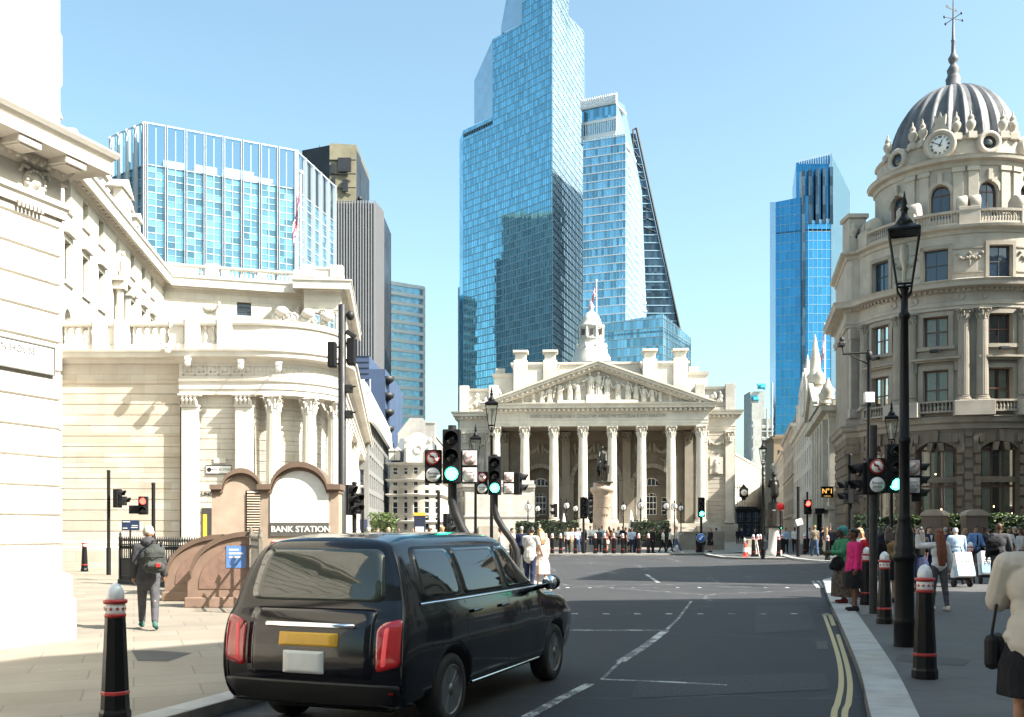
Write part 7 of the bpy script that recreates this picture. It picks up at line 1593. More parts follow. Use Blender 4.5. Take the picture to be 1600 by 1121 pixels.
for (a, b, l) in ((1402, 1446, 'left of the kiosks'), (1476, 1508, 'between the two kiosks'), (1538, 1612, 'at the right edge')): railing(((PX(a, 51.4), 51.4), (PX(b, 51.4), 51.4)), PAV, 1.25, .14, 'black spear railings in front of the domed building ' + l)
def tree(px, Y, h, w_, label, seed):
    t = thing('street_tree', label, 'tree', (PX(px, Y), Y, PAV)); g = MB(); rnd = random.Random(seed); g.tube([(0, 0, 0), (.05, 0, h * .35), (0, .05, h * .8)], [.12, .09, .04], 8)
    for k in range(7): a = k * 2.4; z = h * (.3 + .07 * k); g.tube([(0, 0, z), (w_ * .35 * cos(a), w_ * .35 * sin(a), z + h * .16)], [.045, .015], 5)
    g.build('trunk', M['darkgrey'], t)
    cl = [(rnd.uniform(-.7, .7) * w_ / 2, rnd.uniform(-.7, .7) * w_ / 2, h * rnd.uniform(.3, .95), rnd.uniform(.18, .3) * w_) for _ in range(16)]
    leafy('', '', '', None, ((-w_ * .7, w_ * .7), (-w_ * .7, w_ * .7), (h * .2, h * 1.05)), 6000, M['leaf_light'], .11, t, seed, lambda x, y, z: any((x - a) ** 2 + (y - b) ** 2 + ((z - c) * .9) ** 2 < r * r for a, b, c, r in cl)).name = 'crown'
tree(600, 62, 2.6, 2.0, 'small green street tree beside the grey office block', 5)
# brown stair kiosks in front of the domed building
def stair_kiosk(px, Y, label, rot):
    t = thing('stair_kiosk', label, 'kiosk', (PX(px, Y), Y, PAV), rot); w_, d, h = .5, .6, 2.35; g = MB(); g.bbox(-w_, w_, -d, d, 0, h, .02); g.box(-w_ - .04, w_ + .04, -d - .04, d + .04, 0, .25); g.build('body', GD, t)
    g = MB(); g.slab([(-w_ - .06, h)] + [((w_ + .06) * -cos(pi * k / 10), h + .32 * sin(pi * k / 10)) for k in range(1, 10)] + [(w_ + .06, h)], -d - .06, d + .06); g.build('curved_top', PG, t)
    g = MB(); g.bbox(-w_ + .12, w_ - .12, -d - .015, -d + .01, .4, h - .2, .005); g.build('panel', M['darkframe'] if rot > 0 else GD, t)
stair_kiosk(1461, 49.8, 'left brown stair kiosk with a curved top before the domed building', R(-38)); stair_kiosk(1522, 49.6, 'right brown stair kiosk with a curved top before the domed building', R(-12))
def umbrella(px, Y, h, label): 
    t = thing('folded_parasol', label, 'parasol', (PX(px, Y), Y, PAV)); g = MB(); g.lathe([(.06, 0), (.03, .1), (.03, h)], 8); g.build('pole', M['whitepaint'], t); g = MB(); g.lathe([(.28, .9), (.36, 1.1), (.26, h * .7), (.12, h * .93), (.02, h + .12)], 16, rib=lambda i, z: 1. if i % 2 else .8); g.build('canopy', M['whitepaint'], t)
umbrella(881, 101, 3.2, 'folded white parasol left of the horseman'); umbrella(986, 99, 3.5, 'folded white parasol right of the horseman')
umbrella(1013.5, 95, 2.1, 'left one of two small folded white parasols by the right hedge'); umbrella(1019, 95, 2.1, 'right one of two small folded white parasols by the right hedge')
g = MB(); x0, x1 = PX(893, 72), PX(1003, 72); g.box(x0, x1, 72.2, 73.0, PAV, .62); g.box(x0, x1, 73, 78, PAV, 1.02); tag(g.build('stone_steps', M['grey_stone'], None), 'low grey stone steps people sit on below the horseman pedestal', 'steps')
g = MB(); tag(g.box(PX(1060, 80), PX(1130, 80), 79.5, 80, PAV, 1.6).build('stone_parapet', M['sooty'], None), 'low dark stone wall in front of the right wing of the columned hall', 'wall')
# ------------------------------------------------------------------ the black cab
from mathutils.bvhtree import BVHTree
def lerp_tab(tab, v):
    for (a, x), (b, y) in zip(tab, tab[1:]):
        if v <= b: return x + (y - x) * max(0, (v - a) / (b - a))
    return tab[-1][1]
CAB = thing('taxi', 'glossy black taxi cab seen from its rear right corner, driving away', 'taxi', (-.86, 10.72, 0), R(-21))
def cabin(w, top, rw, bz=1.14): return [(0, .28), (.7 * w, .28), (.93 * w, .31), (.99 * w, .5), (w, .78), (.985 * w, 1.0), (.95 * w, bz), ((.95 * w + rw) / 2 + .03, bz + .52 * (top - .14 - bz)), (rw + .02, top - .13), (rw - .08, top - .045), (.36, top - .005), (0, top)]
def hood(w, h): return [(0, .28), (.7 * w, .28), (.93 * w, .31), (.99 * w, .5), (w, .74), (.98 * w, h - .18), (.94 * w, h - .1), (.87 * w, h - .05), (.76 * w, h - .025), (.6 * w, h - .005), (.3 * w, h + .012), (0, h + .015)]
yr = [(.28, -2.33), (.36, -2.41), (.6, -2.43), (.8, -2.42), (.97, -2.40), (1.05, -2.35), (1.14, -2.31), (1.4, -2.25), (1.6, -2.18), (1.68, -2.12), (1.72, -2.05), (1.77, -1.97)]
yf = [(.28, 2.33), (.45, 2.43), (.75, 2.43), (.9, 2.36), (1.05, 2.2)]
st = []
re_ = cabin(.895, 1.725, .655)
for k, dy in ((0., -.045), (.45, -.04), (.82, -.025), (.965, -.005)): st.append([(x * k, lerp_tab(yr, z) + dy, z) for x, z in re_])
st.append([(x, lerp_tab(yr, z) + .05, z) for x, z in cabin(.905, 1.73, .665)])
for y, w, top, rw in ((-1.75, .92, 1.76, .67), (-1.45, .93, 1.765, .67), (-.9, .935, 1.77, .67), (-.2, .935, 1.77, .67), (.3, .935, 1.745, .66), (.62, .93, 1.58, .66), (.9, .93, 1.36, .70)):
    st.append([(x, y, z) for x, z in cabin(w, top, rw)])
for y, w, h in ((1.15, .925, 1.16), (1.6, .91, 1.11), (2.0, .885, 1.05)): st.append([(x, y, z) for x, z in hood(w, h)])
fe = hood(.82, 1.0)
st.append([(x, lerp_tab(yf, z) - .1, z) for x, z in fe])
for k in (.93, .6, .25, 0): st.append([(x * k, lerp_tab(yf, z) + .03 * (1 - k), z) for x, z in fe])
def cr(a, b, c, d, t): return .5 * ((2 * b) + (c - a) * t + (2 * a - 5 * b + 4 * c - d) * t * t + (3 * b - a - 3 * c + d) * t ** 3)
def up_(rows, n):
    out = []
    for i in range(len(rows) - 1):
        a, b, c, d = rows[max(0, i - 1)], rows[i], rows[i + 1], rows[min(len(rows) - 1, i + 2)]
        for k in range(n): out.append([cr(Vector(p), Vector(q), Vector(r_), Vector(s_), k / n) for p, q, r_, s_ in zip(a, b, c, d)])
    out.append([Vector(p) for p in rows[-1]]); return out
rows = up_(st, 4); rows = [list(r_) for r_ in zip(*up_([list(c_) for c_ in zip(*rows)], 3))]
bmq = bmesh.new(); nS, nC = len(rows), len(rows[0]); V = {}
for s in (1, -1):
    for i in range(nS):
        for j in range(nC):
            p = rows[i][j]; V[s, i, j] = V[1, i, j] if (s < 0 and abs(p.x) < 1e-6) else bmq.verts.new((p.x * s, p.y, p.z))
for s in (1, -1):
    for i in range(nS - 1):
        for j in range(nC - 1):
            q = [V[s, i, j], V[s, i + 1, j], V[s, i + 1, j + 1], V[s, i, j + 1]]; q = [v for k, v in enumerate(q) if v not in q[:k]]
            if len(q) > 2:
                try: bmq.faces.new(q if s > 0 else q[::-1])
                except ValueError: pass
bmesh.ops.remove_doubles(bmq, verts=bmq.verts, dist=1e-4); bmesh.ops.recalc_face_normals(bmq, faces=bmq.faces)
PAINT = plain('black_car_paint', (.003, .0035, .007), .14, coat=.5, var=.04, spec=.35)
bvh = BVHTree.FromBMesh(bmq); g = MB(); g.bm(bmq, True); body = g.build('body', PAINT, CAB)
WY = (1.47, -1.49)
cut = MB()
for y in WY:
    for s in (1, -1): cut.cyl((s * .62, y, .34), (s * 1.1, y, .34), .40, n=40)
co_ = cut.build('cutter', PAINT, CAB); bo = body.modifiers.new('b', 'BOOLEAN'); bo.object = co_; bo.operation = 'DIFFERENCE'; bo.solver = 'EXACT'
dg = bpy.context.evaluated_depsgraph_get(); me = bpy.data.meshes.new_from_object(body.evaluated_get(dg)); body.modifiers.clear(); body.data = me; bpy.data.objects.remove(co_); me.name = 'body'
def proj(pt, ax):
    o, d = {'R': ((3, pt[0], pt[1]), (-1, 0, 0)), 'L': ((-3, pt[0], pt[1]), (1, 0, 0)), 'B': ((pt[0], -5, pt[1]), (0, 1, 0)), 'F': ((pt[0], 5, pt[1]), (0, -1, 0)), 'D': ((pt[0], -4, pt[1]), (0, 1, 0))}[ax]
    h = bvh.ray_cast(Vector(o), Vector(d)); return (h[0], h[1]) if h[0] else (Vector(o) + Vector(d) * 2, -Vector(d))
def rounded(pts, r, n=4):
    out = []
    for i, p in enumerate(pts):
        p = Vector(p); a = (Vector(pts[i - 1]) - p); b = (Vector(pts[(i + 1) % len(pts)]) - p); q = min(r, a.length / 2, b.length / 2); A, B = p + a.normalized() * q, p + b.normalized() * q
        for k in range(n + 1): t = k / n; out.append(A * (1 - t) ** 2 + p * 2 * t * (1 - t) + B * t * t)
    return out
def patch3(name, pts, ax, mat, off=.006, r=.05, rings=7, parent=None, seg=5):
    po = rounded(pts, r); po2 = []
    for i in range(len(po)):
        a, b = po[i], po[(i + 1) % len(po)]; m = max(1, int((b - a).length / .09)); po2 += [a.lerp(b, k / m) for k in range(m)]
    c = sum(po2, Vector((0, 0))) / len(po2); vs = []; n = len(po2)
    for q in range(rings + 1):
        k = 1 if q < 2 else 1 - (q - 1) / (rings)
        for p in po2: h, nn = proj(c + (p - c) * k, ax); vs.append(h + nn * (-.012 if q == 0 else off))
    h, nn = proj(c, ax); vs.append(h + nn * off)
    fs = [(q * n + i, q * n + (i + 1) % n, (q + 1) * n + (i + 1) % n, (q + 1) * n + i) for q in range(rings) for i in range(n)] + [(rings * n + i, rings * n + (i + 1) % n, len(vs) - 1) for i in range(n)]
    if ax in 'RBD': pass
    g = MB(); g.add(vs, fs, True); return g.build(name, mat, parent or CAB)
CG = pane_mat('tinted_car_glass', (.010, .013, .014), .004); CGR = pane_mat('rear_car_glass', (.045, .055, .045), .004)
CHR = plain('chrome', (.75, .76, .78), .12, 1., var=.02); BLK = plain('black_trim', (.012, .012, .012), .45, var=.1)
for ax in 'RL':
    patch3('window_surround', [(-2.06, 1.165), (.98, 1.165), (.42, 1.645), (-1.97, 1.645)], ax, BLK, .003, .12)
    patch3('side_window', [(-2.0, 1.19), (-1.2, 1.19), (-1.2, 1.615), (-1.93, 1.615)], ax, CG, .007, .09)
    patch3('side_window', [(-1.14, 1.19), (-.1, 1.19), (-.1, 1.615), (-1.14, 1.615)], ax, CG, .007, .05)
    patch3('side_window', [(-.04, 1.19), (.9, 1.19), (.42, 1.615), (-.04, 1.615)], ax, CG, .007, .05)
    def strip(name, pts, w_, mat, off=.006):
        P = [Vector(p) for p in pts]; m = []
        for a, b in zip(P, P[1:]): k = max(1, int((b - a).length / .08)); m += [a.lerp(b, i / k) for i in range(k)]
        m.append(P[-1]); vs = []
        for i, p in enumerate(m):
            d = (m[min(i + 1, len(m) - 1)] - m[max(0, i - 1)]).normalized(); nn = Vector((-d.y, d.x)) * w_ / 2
            for q, o in ((p - nn, -.004), (p - nn, off), (p + nn, off), (p + nn, -.004)): h, n_ = proj(q, ax); vs.append(h + n_ * o)
        g = MB(); g.add(vs, [(4 * i + j, 4 * i + 4 + j, 4 * i + 5 + j, 4 * i + 1 + j) for i in range(len(m) - 1) for j in (0, 1, 2)], True); return g.build(name, mat, CAB)
    strip('chrome_trim', [(-2.06, 1.15), (1.0, 1.15)], .02, CHR, .01)
    strip('sill_trim', [(-1.0, .335), (.95, .335)], .022, CHR, .012)
    for p in ([(-1.17, 1.13), (-1.17, .75), (-1.08, .42)], [(-.07, 1.13), (-.07, .36)], [(1.0, 1.13), (1.03, .8), (.98, .4)], [(-1.1, .4), (.97, .4)]): strip('door_seam', p, .009, BLK, .001)
    for y in (-.24, -.98 + .02): strip('door_handle', [(y - .1, 1.02), (y + .1, 1.03)], .03, PAINT, .03)
    strip('fuel_flap', [(-1.9, .8), (-1.75, .8)], .004, BLK, .001)
patch3('rear_window', [(-.68, 1.18), (.68, 1.18), (.60, 1.625), (-.60, 1.625)], 'B', CGR, .006, .1)
patch3('windscreen', [(-.72, 1.2), (.72, 1.2), (.6, 1.66), (-.6, 1.66)], 'F', CG, .006, .1)
TL = plain('tail_light_red', (.42, .012, .015), .12, coat=1., var=.1); tl = emit('tail_light_glow', (.9, .10, .10), .16)
for s in (1, -1):
    t_ = patch3('tail_light', [(s * .655, .60), (s * .868, .66), (s * .868, 1.05), (s * .70, 1.01), (s * .65, .96)], 'B', TL, .012, .05)
    patch3('light_bar', [(s * .70, .65), (s * .74, .66), (s * .76, .98), (s * .72, .97)], 'B', tl, .016, .02, 3, t_)
    patch3('headlight', [(s * .45, .68), (s * .75, .68), (s * .75, .88), (s * .45, .88)], 'F', CHR, .01, .08)
    patch3('reflector', [(s * .62, .42), (s * .8, .42), (s * .8, .46), (s * .62, .46)], 'B', TL, .008, .01, 2)
patch3('boot_seam', [(-.62, .54), (.62, .54), (.62, 1.12), (-.62, 1.12)], 'B', PAINT, .004, .06)
patch3('boot_highlight', [(-.44, .955), (.44, .955), (.44, .995), (-.44, .995)], 'B', CHR, .022, .02, 2)  # chrome strip stands in for the bright reflection along the boot ledge
patch3('number_plate', [(-.29, .80), (.29, .80), (.29, .915), (-.29, .915)], 'B', plain('yellow_plate', (.72, .40, .04), .4, var=.08), .014, .01, 3)
patch3('licence_plate', [(-.24, .57), (.16, .57), (.16, .76), (-.24, .76)], 'B', plain('white_plate', (.66, .66, .62), .45, var=.06), .014, .01, 3)
patch3('rear_bumper', [(-.86, .31), (.86, .31), (.86, .5), (-.86, .5)], 'B', BLK, .02, .03)
TY = plain('tyre_rubber', (.012, .012, .012), .75, var=.2, bump=.1); AL = plain('alloy_wheel', (.24, .245, .25), .3, .8, var=.05)
wh = None
for s in (1, -1):
    for y in WY:
        if wh is None:
            g = MB(); g.M = RY(pi / 2); g.lathe([(.2, -.1), (.32, -.105), (.335, -.07), (.337, 0), (.335, .07), (.32, .105), (.23, .11), (.22, .09)], 40); wh = g.build('wheel', TY, CAB); o = wh
            g = MB(); g.M = RY(pi / 2); g.lathe([(.232, .095), (.235, .108), (.215, .11), (.21, .05), (.05, .04)], 32); g.lathe([(.06, .03), (.055, .1), (.0, .105)], 16)
            for k in range(10): a = k * pi / 5 + (.1 if k % 2 else -.1); g.M = RY(pi / 2) @ RZ(a); g.box(.04, .22, -.018, .018, .06, .098)
            rm = g.build('rim', AL, wh); rm.parent = wh
        else: o = wh.copy(); COL.objects.link(o); o.parent = CAB; q = rm.copy(); COL.objects.link(q); q.parent = o
        o.location = (s * .80, y, .337); o.rotation_euler = (0, 0, 0 if s > 0 else pi)
for s in (1, -1):
    g = MB(); g.cap((s * .9, .88, 1.14), .03, (s * 1.03, .86, 1.17), .03); g.M = T(s * 1.07, .84, 1.2); g.ell((0, .03, 0), (.1, .075, .085)); g.M = None; m_ = g.build('wing_mirror', PAINT, CAB); g = MB(); g.M = T(s * 1.07, .765, 1.2) @ RX(pi / 2); g.lathe([(.08, -.04), (.08, .0), (0, .003)], 20); g.build('mirror_glass', CHR, m_)
g = MB(); g.bbox(-.62, .62, -2.1, 2.1, .2, .29, .03); g.build('underbody', BLK, CAB)
# ------------------------------------------------------------------ people
PC = {}
def cloth(rgb):
    k = tuple(rgb)
    if k not in PC:
        m = plain('cloth', rgb, .85, var=.2, bump=.25, spec=.2, scale=9); nt = m.node_tree; p = [n for n in nt.nodes if n.type == 'BSDF_PRINCIPLED'][0]; old = p.inputs['Normal'].links[0].from_socket
        ob = nd(nt, 'TexCoord').outputs['Object']; f = nd(nt, 'TexNoise', {'Vector': mapped(nt, ob, (9, 9, 4.5)), 'Scale': 1., 'Detail': 3, 'Distortion': 1.6}).outputs[0]
        b = nd(nt, 'Bump', {'Height': f, 'Strength': .7, 'Distance': .022, 'Normal': old}); nt.links.new(b.outputs[0], p.inputs['Normal']); PC[k] = m
    return PC[k]
SK = {c: plain('skin_' + c, v, .5, var=.06, spec=.35) for c, v in dict(pale=(.52, .31, .225), tan=(.36, .19, .12), brown=(.13, .06, .035), dark=(.07, .034, .022)).items()}
HAIR = {c: plain('hair_' + c, v, .5, var=.35, scale=25, bump=.3) for c, v in dict(black=(.012, .010, .009), brown=(.05, .026, .014), red=(.16, .045, .017), fair=(.33, .2, .09), grey=(.35, .33, .31), white=(.62, .58, .54)).items()}
C_ = dict(white=(.68, .67, .65), pale=(.36, .48, .62), blue=(.16, .28, .52), navy=(.018, .025, .06), black=(.014, .014, .016), grey=(.22, .22, .22), dgrey=(.06, .06, .065), khaki=(.20, .17, .12), tan=(.32, .24, .15), red=(.55, .03, .05), green=(.05, .20, .10), pink=(.62, .03, .16), denim=(.06, .10, .18), cream=(.55, .50, .42), maroon=(.16, .03, .03), teal=(.06, .24, .24), lgrey=(.42, .41, .39), coat=(.62, .47, .40), flint=(.075, .075, .082))
def person(label, px, Y, face=0, h=1.7, top='white', sl=1., bot='trousers', bc='navy', hair=('short', 'brown'), skin='pale', aL=(4, 7, 12), aR=(4, 7, 12), lL=(0, 0), lR=(0, 0), lean=0, near=False, z=PAV, shoe='black', group=None, hem=.90, inL=0, inR=0, nod=0, loose=.012, x=None, extra=None, skirt=.5, turn=0):
    k = h / 1.75; t = thing('person', label, 'person', (PX(px, Y) if x is None else x, Y, z), R(face), group)
    vx = .0085 if near else (.016 if Y < 40 else .026)
    HC = Vector((0, 0, .93))
    def tp(a, b, c):
        v = Vector((a, b, c)) - HC; return HC + RX(R(lean)).to_3x3() @ v
    J = {}
    for s, n, lg, ar, inn in ((-1, 'R', lR, aR, inR), (1, 'L', lL, aL, inL)):
        a, kn = R(lg[0]), R(lg[1]); hp = Vector((s * .092, 0, .92)); d = Vector((s * .03, -sin(a), -cos(a))); kp = hp + d * .43; b = a - kn; ank = kp + Vector((0, -sin(b), -cos(b))) * .42
        J['hip' + n], J['kn' + n], J['an' + n] = hp, kp, ank; fa = min(.5, max(-.9, -b * .0 - (R(28) if b < -.25 else 0))); J['hl' + n] = ank + Vector((0, .045, -.05)); J['to' + n] = ank + Vector((s * .03, -.165, -.055 - (.06 if b < -.25 else 0)))
        f, o, e = R(ar[0]), R(ar[1]), R(ar[2]); sh = tp(s * .185, .01, 1.405); d = Vector((s * sin(o), -sin(f) * cos(o), -cos(f) * cos(o))); el = sh + d * .285; f2 = f + e; d2 = Vector((s * (sin(o) * .5 - inn), -sin(f2), -cos(f2))).normalized(); wr = el + d2 * .245
        J['sh' + n], J['el' + n], J['wr' + n], J['hd' + n] = sh, el, wr, d2
    dz = -min(J['hlR'].z, J['hlL'].z, J['toR'].z, J['toL'].z) + .035; S = Matrix.Scale(k, 4) @ T(0, 0, dz)
    nb, hc = tp(0, .01, 1.47), tp(0, -.015 - sin(R(nod)) * .1, 1.645 - (1 - cos(R(nod))) * .2); HM = T(*hc) @ RZ(R(turn)) @ RX(R(lean * .6 + nod))
    H = lambda a, b, c: HM @ Vector((a, b, c))
    def torso(g, e):
        for c, r_ in (((0, .005, .97), (.158, .112, .125)), ((0, .0, 1.1), (.135, .098, .16)), ((0, 0, 1.27), (.162, .108, .19))): g.ell(tp(*c), tuple(q + e for q in r_), 16, 10, RX(R(lean)).to_3x3())
        g.cap(tp(-.14, .008, 1.405), .062 + e, tp(.14, .008, 1.405), .062 + e)
    g = MB(); g.M = S; torso(g, 0); g.cap(nb, .052, hc - Vector((0, -.02, .05)), .05)
    g.ell(H(0, .012, .025), (.073, .092, .092), 16, 10, HM.to_3x3()); g.ell(H(0, -.02, -.05), (.056, .07, .065), 14, 8, HM.to_3x3())
    if near or Y < 30:
        g.cap(H(0, -.088, .0), .009, H(0, -.103, -.03), .014); g.cap(H(-.03, -.078, .018), .012, H(.03, -.078, .018), .012); g.cap(H(-.022, -.083, -.058), .010, H(.022, -.083, -.058), .010); g.ell(H(0, -.075, -.092), (.025, .022, .02))
        for s in (-1, 1): g.ell(H(s * .075, .01, -.01), (.012, .022, .032), 8, 6, HM.to_3x3())
    for n in 'RL':
        s = -1 if n == 'R' else 1
        g.cap(J['hip' + n], .082, J['kn' + n], .055); g.cap(J['kn' + n], .053, J['an' + n], .036); g.ell(J['kn' + n].lerp(J['an' + n], .3) + Vector((0, .02, 0)), (.05, .055, .11)); g.cap(J['hl' + n], .036, J['to' + n], .028)
        g.cap(J['sh' + n], .048, J['el' + n], .039); g.cap(J['el' + n], .039, J['wr' + n], .026); w_, d = J['wr' + n], J['hd' + n]
        side = d.cross(Vector((s, 0, 0))).normalized(); side = -side if side.y > 0 else side; nrm = Vector((s * .3, 0, 0)) ; curl = (d.cross(side)).normalized() * (1 if s > 0 else 1); curl = curl if curl.x * s < 0 else -curl
        if near:
            g.cap(w_, .026, w_ + d * .05, .03); g.cap(w_ + d * .05 + side * .02, .018, w_ + d * .05 - side * .022, .017); g.cap(w_ + d * .08 + side * .024, .012, w_ + d * .08 - side * .026, .012)
            for q, L in ((.027, .068), (.009, .078), (-.009, .073), (-.027, .056)):
                b0 = w_ + d * .085 + side * q; b1 = b0 + (d * .86 + curl * .5).normalized() * L * .55; g.cap(b0, .0095, b1, .009); g.cap(b1, .009, b1 + (d * .45 + curl * .9).normalized() * L * .5, .0078)
            g.cap(w_ + d * .02 + side * .025, .014, w_ + d * .06 + side * .052 + curl * .015, .011); g.cap(w_ + d * .06 + side * .052 + curl * .015, .0105, w_ + d * .095 + side * .05 + curl * .03, .009)
        else:
            g.cap(w_, .026, w_ + d * .09, .028)
            for q in (-.02, 0, .02): g.cap(w_ + d * .08 + side * q, .012, w_ + d * .16 + side * q + curl * .03, .011)
            g.cap(w_ + d * .02 + side * .02, .013, w_ + d * .07 + side * .05, .011)
    remesh(g, 'body', SK[skin], t, vx * (.9 if near else 1), 2, .4)
    g = MB(); g.M = S; torso(g, loose)
    if hem < .9: g.cap(Vector((0, .0, 1.0)), .14 + loose, Vector((0, 0, hem)), .15 + loose * 1.5); g.ell((0, 0, hem + .05), (.185 + loose, .13 + loose, .09))
    for n in 'RL':
        q = min(1, sl * 2); g.cap(J['sh' + n], .056 + loose, J['sh' + n].lerp(J['el' + n], q), .047 + loose)
        if sl > .5: g.cap(J['el' + n], .046 + loose, J['el' + n].lerp(J['wr' + n], (sl - .5) * 2 * .96), .032 + loose)
    if near:
        for i in range(0 if Y < 10 else 7): a = random.uniform(0, 6.28); zz = random.uniform(.98, 1.3); g.cap(tp(.14 * cos(a), .1 * sin(a), zz), .012 + loose, tp(.14 * cos(a + .5), .1 * sin(a + .5), zz + random.uniform(-.1, .1)), .01 + loose)
    remesh(g, 'top', cloth(C_[top]) if isinstance(top, str) else top, t, vx * 1.1, 3)
    g = MB(); g.M = S; m = cloth(C_[bc]) if isinstance(bc, str) else bc
    if bot in ('trousers', 'leggings'):
        e = .022 if bot == 'trousers' else .015
        g.ell((0, .005, .95), (.165, .12, .11))
        for n in 'RL': g.cap(J['hip' + n], .085 + e, J['kn' + n], .054 + e); g.cap(J['kn' + n], .054 + e, J['an' + n] + Vector((0, 0, .02)), (.04 if bot == 'trousers' else .036) + e * .8); g.ell(J['kn' + n].lerp(J['an' + n], .3) + Vector((0, .02, 0)), (.046 + e, .05 + e, .1))
        remesh(g, bot, m, t, vx * 1.1, 3)
    else:
        L = skirt; w0, w1 = .165, .165 + .16 * L if bot == 'skirt' else .15
        g.lathe([(.01, 1.03), (.145, 1.03), (.175, .93), (w1 + .01, .93 - L * .5), (w1 + .02, .93 - L), (w1, .93 - L), (w1 - .03, .93 - L * .5 + .05), (.01, .9)], 28, sy=.8 if bot == 'skirt' else .72, rib=lambda i, zz: 1 + .03 * sin(i * 1.8)); 
        remesh(g, 'skirt', m, t, vx * 1.2, 2)
    g = MB(); g.M = S
    for n in 'RL': g.cap(J['hl' + n] + Vector((0, 0, .0)), .045, J['to' + n], .034); g.cap(J['hl' + n] + Vector((0, 0, .02)), .043, J['an' + n], .044)
    remesh(g, 'shoes', cloth(C_[shoe] if isinstance(shoe, str) else shoe), t, vx * 1.1, 1)
    st, hcx = hair
    if st != 'bald':
        g = MB(); g.M = S; q = HM.to_3x3(); mt = HAIR[hcx] if hcx in HAIR else cloth(C_[hcx])
        g.ell(H(0, .028, .045), (.085, .092, .085), 16, 10, q)
        if st != 'beanie': g.ell(H(0, .055, -.0), (.078, .06, .085), 14, 8, q); g.cap(H(-.055, -.055, .075), .028, H(.055, -.055, .075), .028)
        if st == 'beanie': g.ell(H(0, .02, .07), (.088, .1, .085), 14, 8, q); g.cap(H(-.05, 0, .03), .05, H(.05, 0, .03), .05); g.cap(H(0, .07, .03), .045, H(0, -.05, .04), .05)
        if st in ('long', 'mid'):
            L = .62 if st == 'long' else .3
            for xx in (-.05, 0, .05): g.cap(H(xx, .07, -.02), .055, tp(xx * 1.25, .125, 1.6 - L * .6), .055); g.cap(tp(xx * 1.25, .125, 1.6 - L * .6), .055, tp(xx * .9 + .01, .14, 1.6 - L), .03)
            for s in (-1, 1): g.cap(H(s * .07, .0, .0), .03, tp(s * .085, .04, 1.46), .028)
        if st == 'bun': g.ell(H(0, .11, .06), (.05, .05, .05))
        if st == 'wrap': g.ell(H(0, .06, .06), (.1, .11, .09)); g.cap(H(0, .12, .0), .06, H(0, .1, -.06), .04)
        if st == 'afro': g.ell(H(0, .03, .04), (.11, .12, .11))
        o = remesh(g, {'beanie': 'beanie', 'wrap': 'headwrap'}.get(st, 'hair'), mt, t, vx, 2)
        if st == 'beanie': tag(o)
    if near and abs(face) < 120 or (Y < 26 and abs(face) < 120):
        g = MB(); g.M = S
        for s in (-1, 1): g.ell(H(s * .03, -.083, .004), (.011, .008, .007))
        g.build('eyes', M['lens'], t)
    if extra: extra(t, S, J, tp, H)
    return t
def tie(t, S, J, tp, H): g = MB(); g.M = S; g.slab([(-.02, 1.43), (.02, 1.43), (.035, 1.1), (0, 1.04), (-.035, 1.1)], -.135, -.12); g.build('tie', cloth(C_['navy']), t)
def lapel(t, S, J, tp, H): g = MB(); g.M = S; g.slab([(-.05, 1.44), (.05, 1.44), (0, 1.2)], -.136, -.12); g.build('shirt_front', cloth(C_['white']), t); tie(t, S, J, tp, H)
def hood(t, S, J, tp, H):
    g = MB(); g.M = S; g.cap(tp(-.07, .045, 1.475), .07, tp(.07, .045, 1.475), .07); g.ell(tp(0, .075, 1.5), (.12, .08, .09)); g.cap(tp(-.06, -.03, 1.47), .05, tp(.06, -.03, 1.47), .05); remesh(g, 'hood', cloth(C_['dgrey']), t, .011, 3)
# near people -----------------------------------------------------------------
person('man in a cream beanie and dark jacket walking away on the left pavement', 232, 16.5, 200, 1.69, 'dgrey', .97, 'trousers', 'flint', ('beanie', 'cream'), 'tan', (6, 9, 14), (10, 9, 20), (18, 6), (-14, 14), 7, True, shoe=(.05, .13, .11), hem=.84, loose=.026, nod=8, extra=hood)
def backpack(px, Y, z, rot, col, label, s=1., patch=True):
    t = thing('backpack', label, 'backpack', (PX(px, Y), Y, z), R(rot)); g = MB(); g.M = Matrix.Scale(s, 4); g.ell((0, 0, .0), (.155, .1, .24)); g.cap((-.08, -.02, -.14), .09, (.08, -.02, -.14), .09); g.cap((-.07, .0, .1), .09, (.07, .0, .1), .09); g.cap((-.07, -.1, -.1), .05, (.07, -.1, -.1), .05); remesh(g, 'bag', cloth(col), t, .011, 3)
    g = MB(); g.M = Matrix.Scale(s, 4)
    for q in (-.1, .1): g.tube([(q, .04, .2), (q, .13, .25), (q, .2, .2)], .018, 6)
    g.tube([(-.04, .0, .23), (-.03, -.01, .28), (.03, -.01, .28), (.04, 0, .23)], .011, 6); g.tube([(-.14, -.06, .03), (0, -.125, .02), (.14, -.06, .03)], .006, 5); g.build('straps', M['blackm'], t)
    if patch: g = MB(); g.M = Matrix.Scale(s, 4); g.bbox(.02, .09, -.165, -.14, -.13, -.07, .008); g.build('red_badge', M['redpaint'], t)
    return t
backpack(241, 16.28, PAV + 1.19, 20, (.05, .055, .05), 'dark grey backpack with a red badge on the man in the beanie', 1.05)
person('man in a grey-white T-shirt with bent head beside the woman in the pale coat', 828, 28.3, 158, 1.74, 'lgrey', .3, 'trousers', 'navy', ('short', 'black'), 'tan', (20, 6, 30), (14, 14, 20), (4, 3), (-6, 4), 8, True, nod=22, turn=25, loose=.028, hem=.86)
person('woman with fair brown hair in a long pale pink coat beside the bending man', 846, 28.6, -155, 1.66, 'coat', .97, 'skirt', 'coat', ('mid', 'fair'), 'pale', (12, 5, 40), (4, 8, 12), (3, 3), (-4, 3), 4, True, shoe='denim', skirt=.56, hem=.82, loose=.03, nod=12)
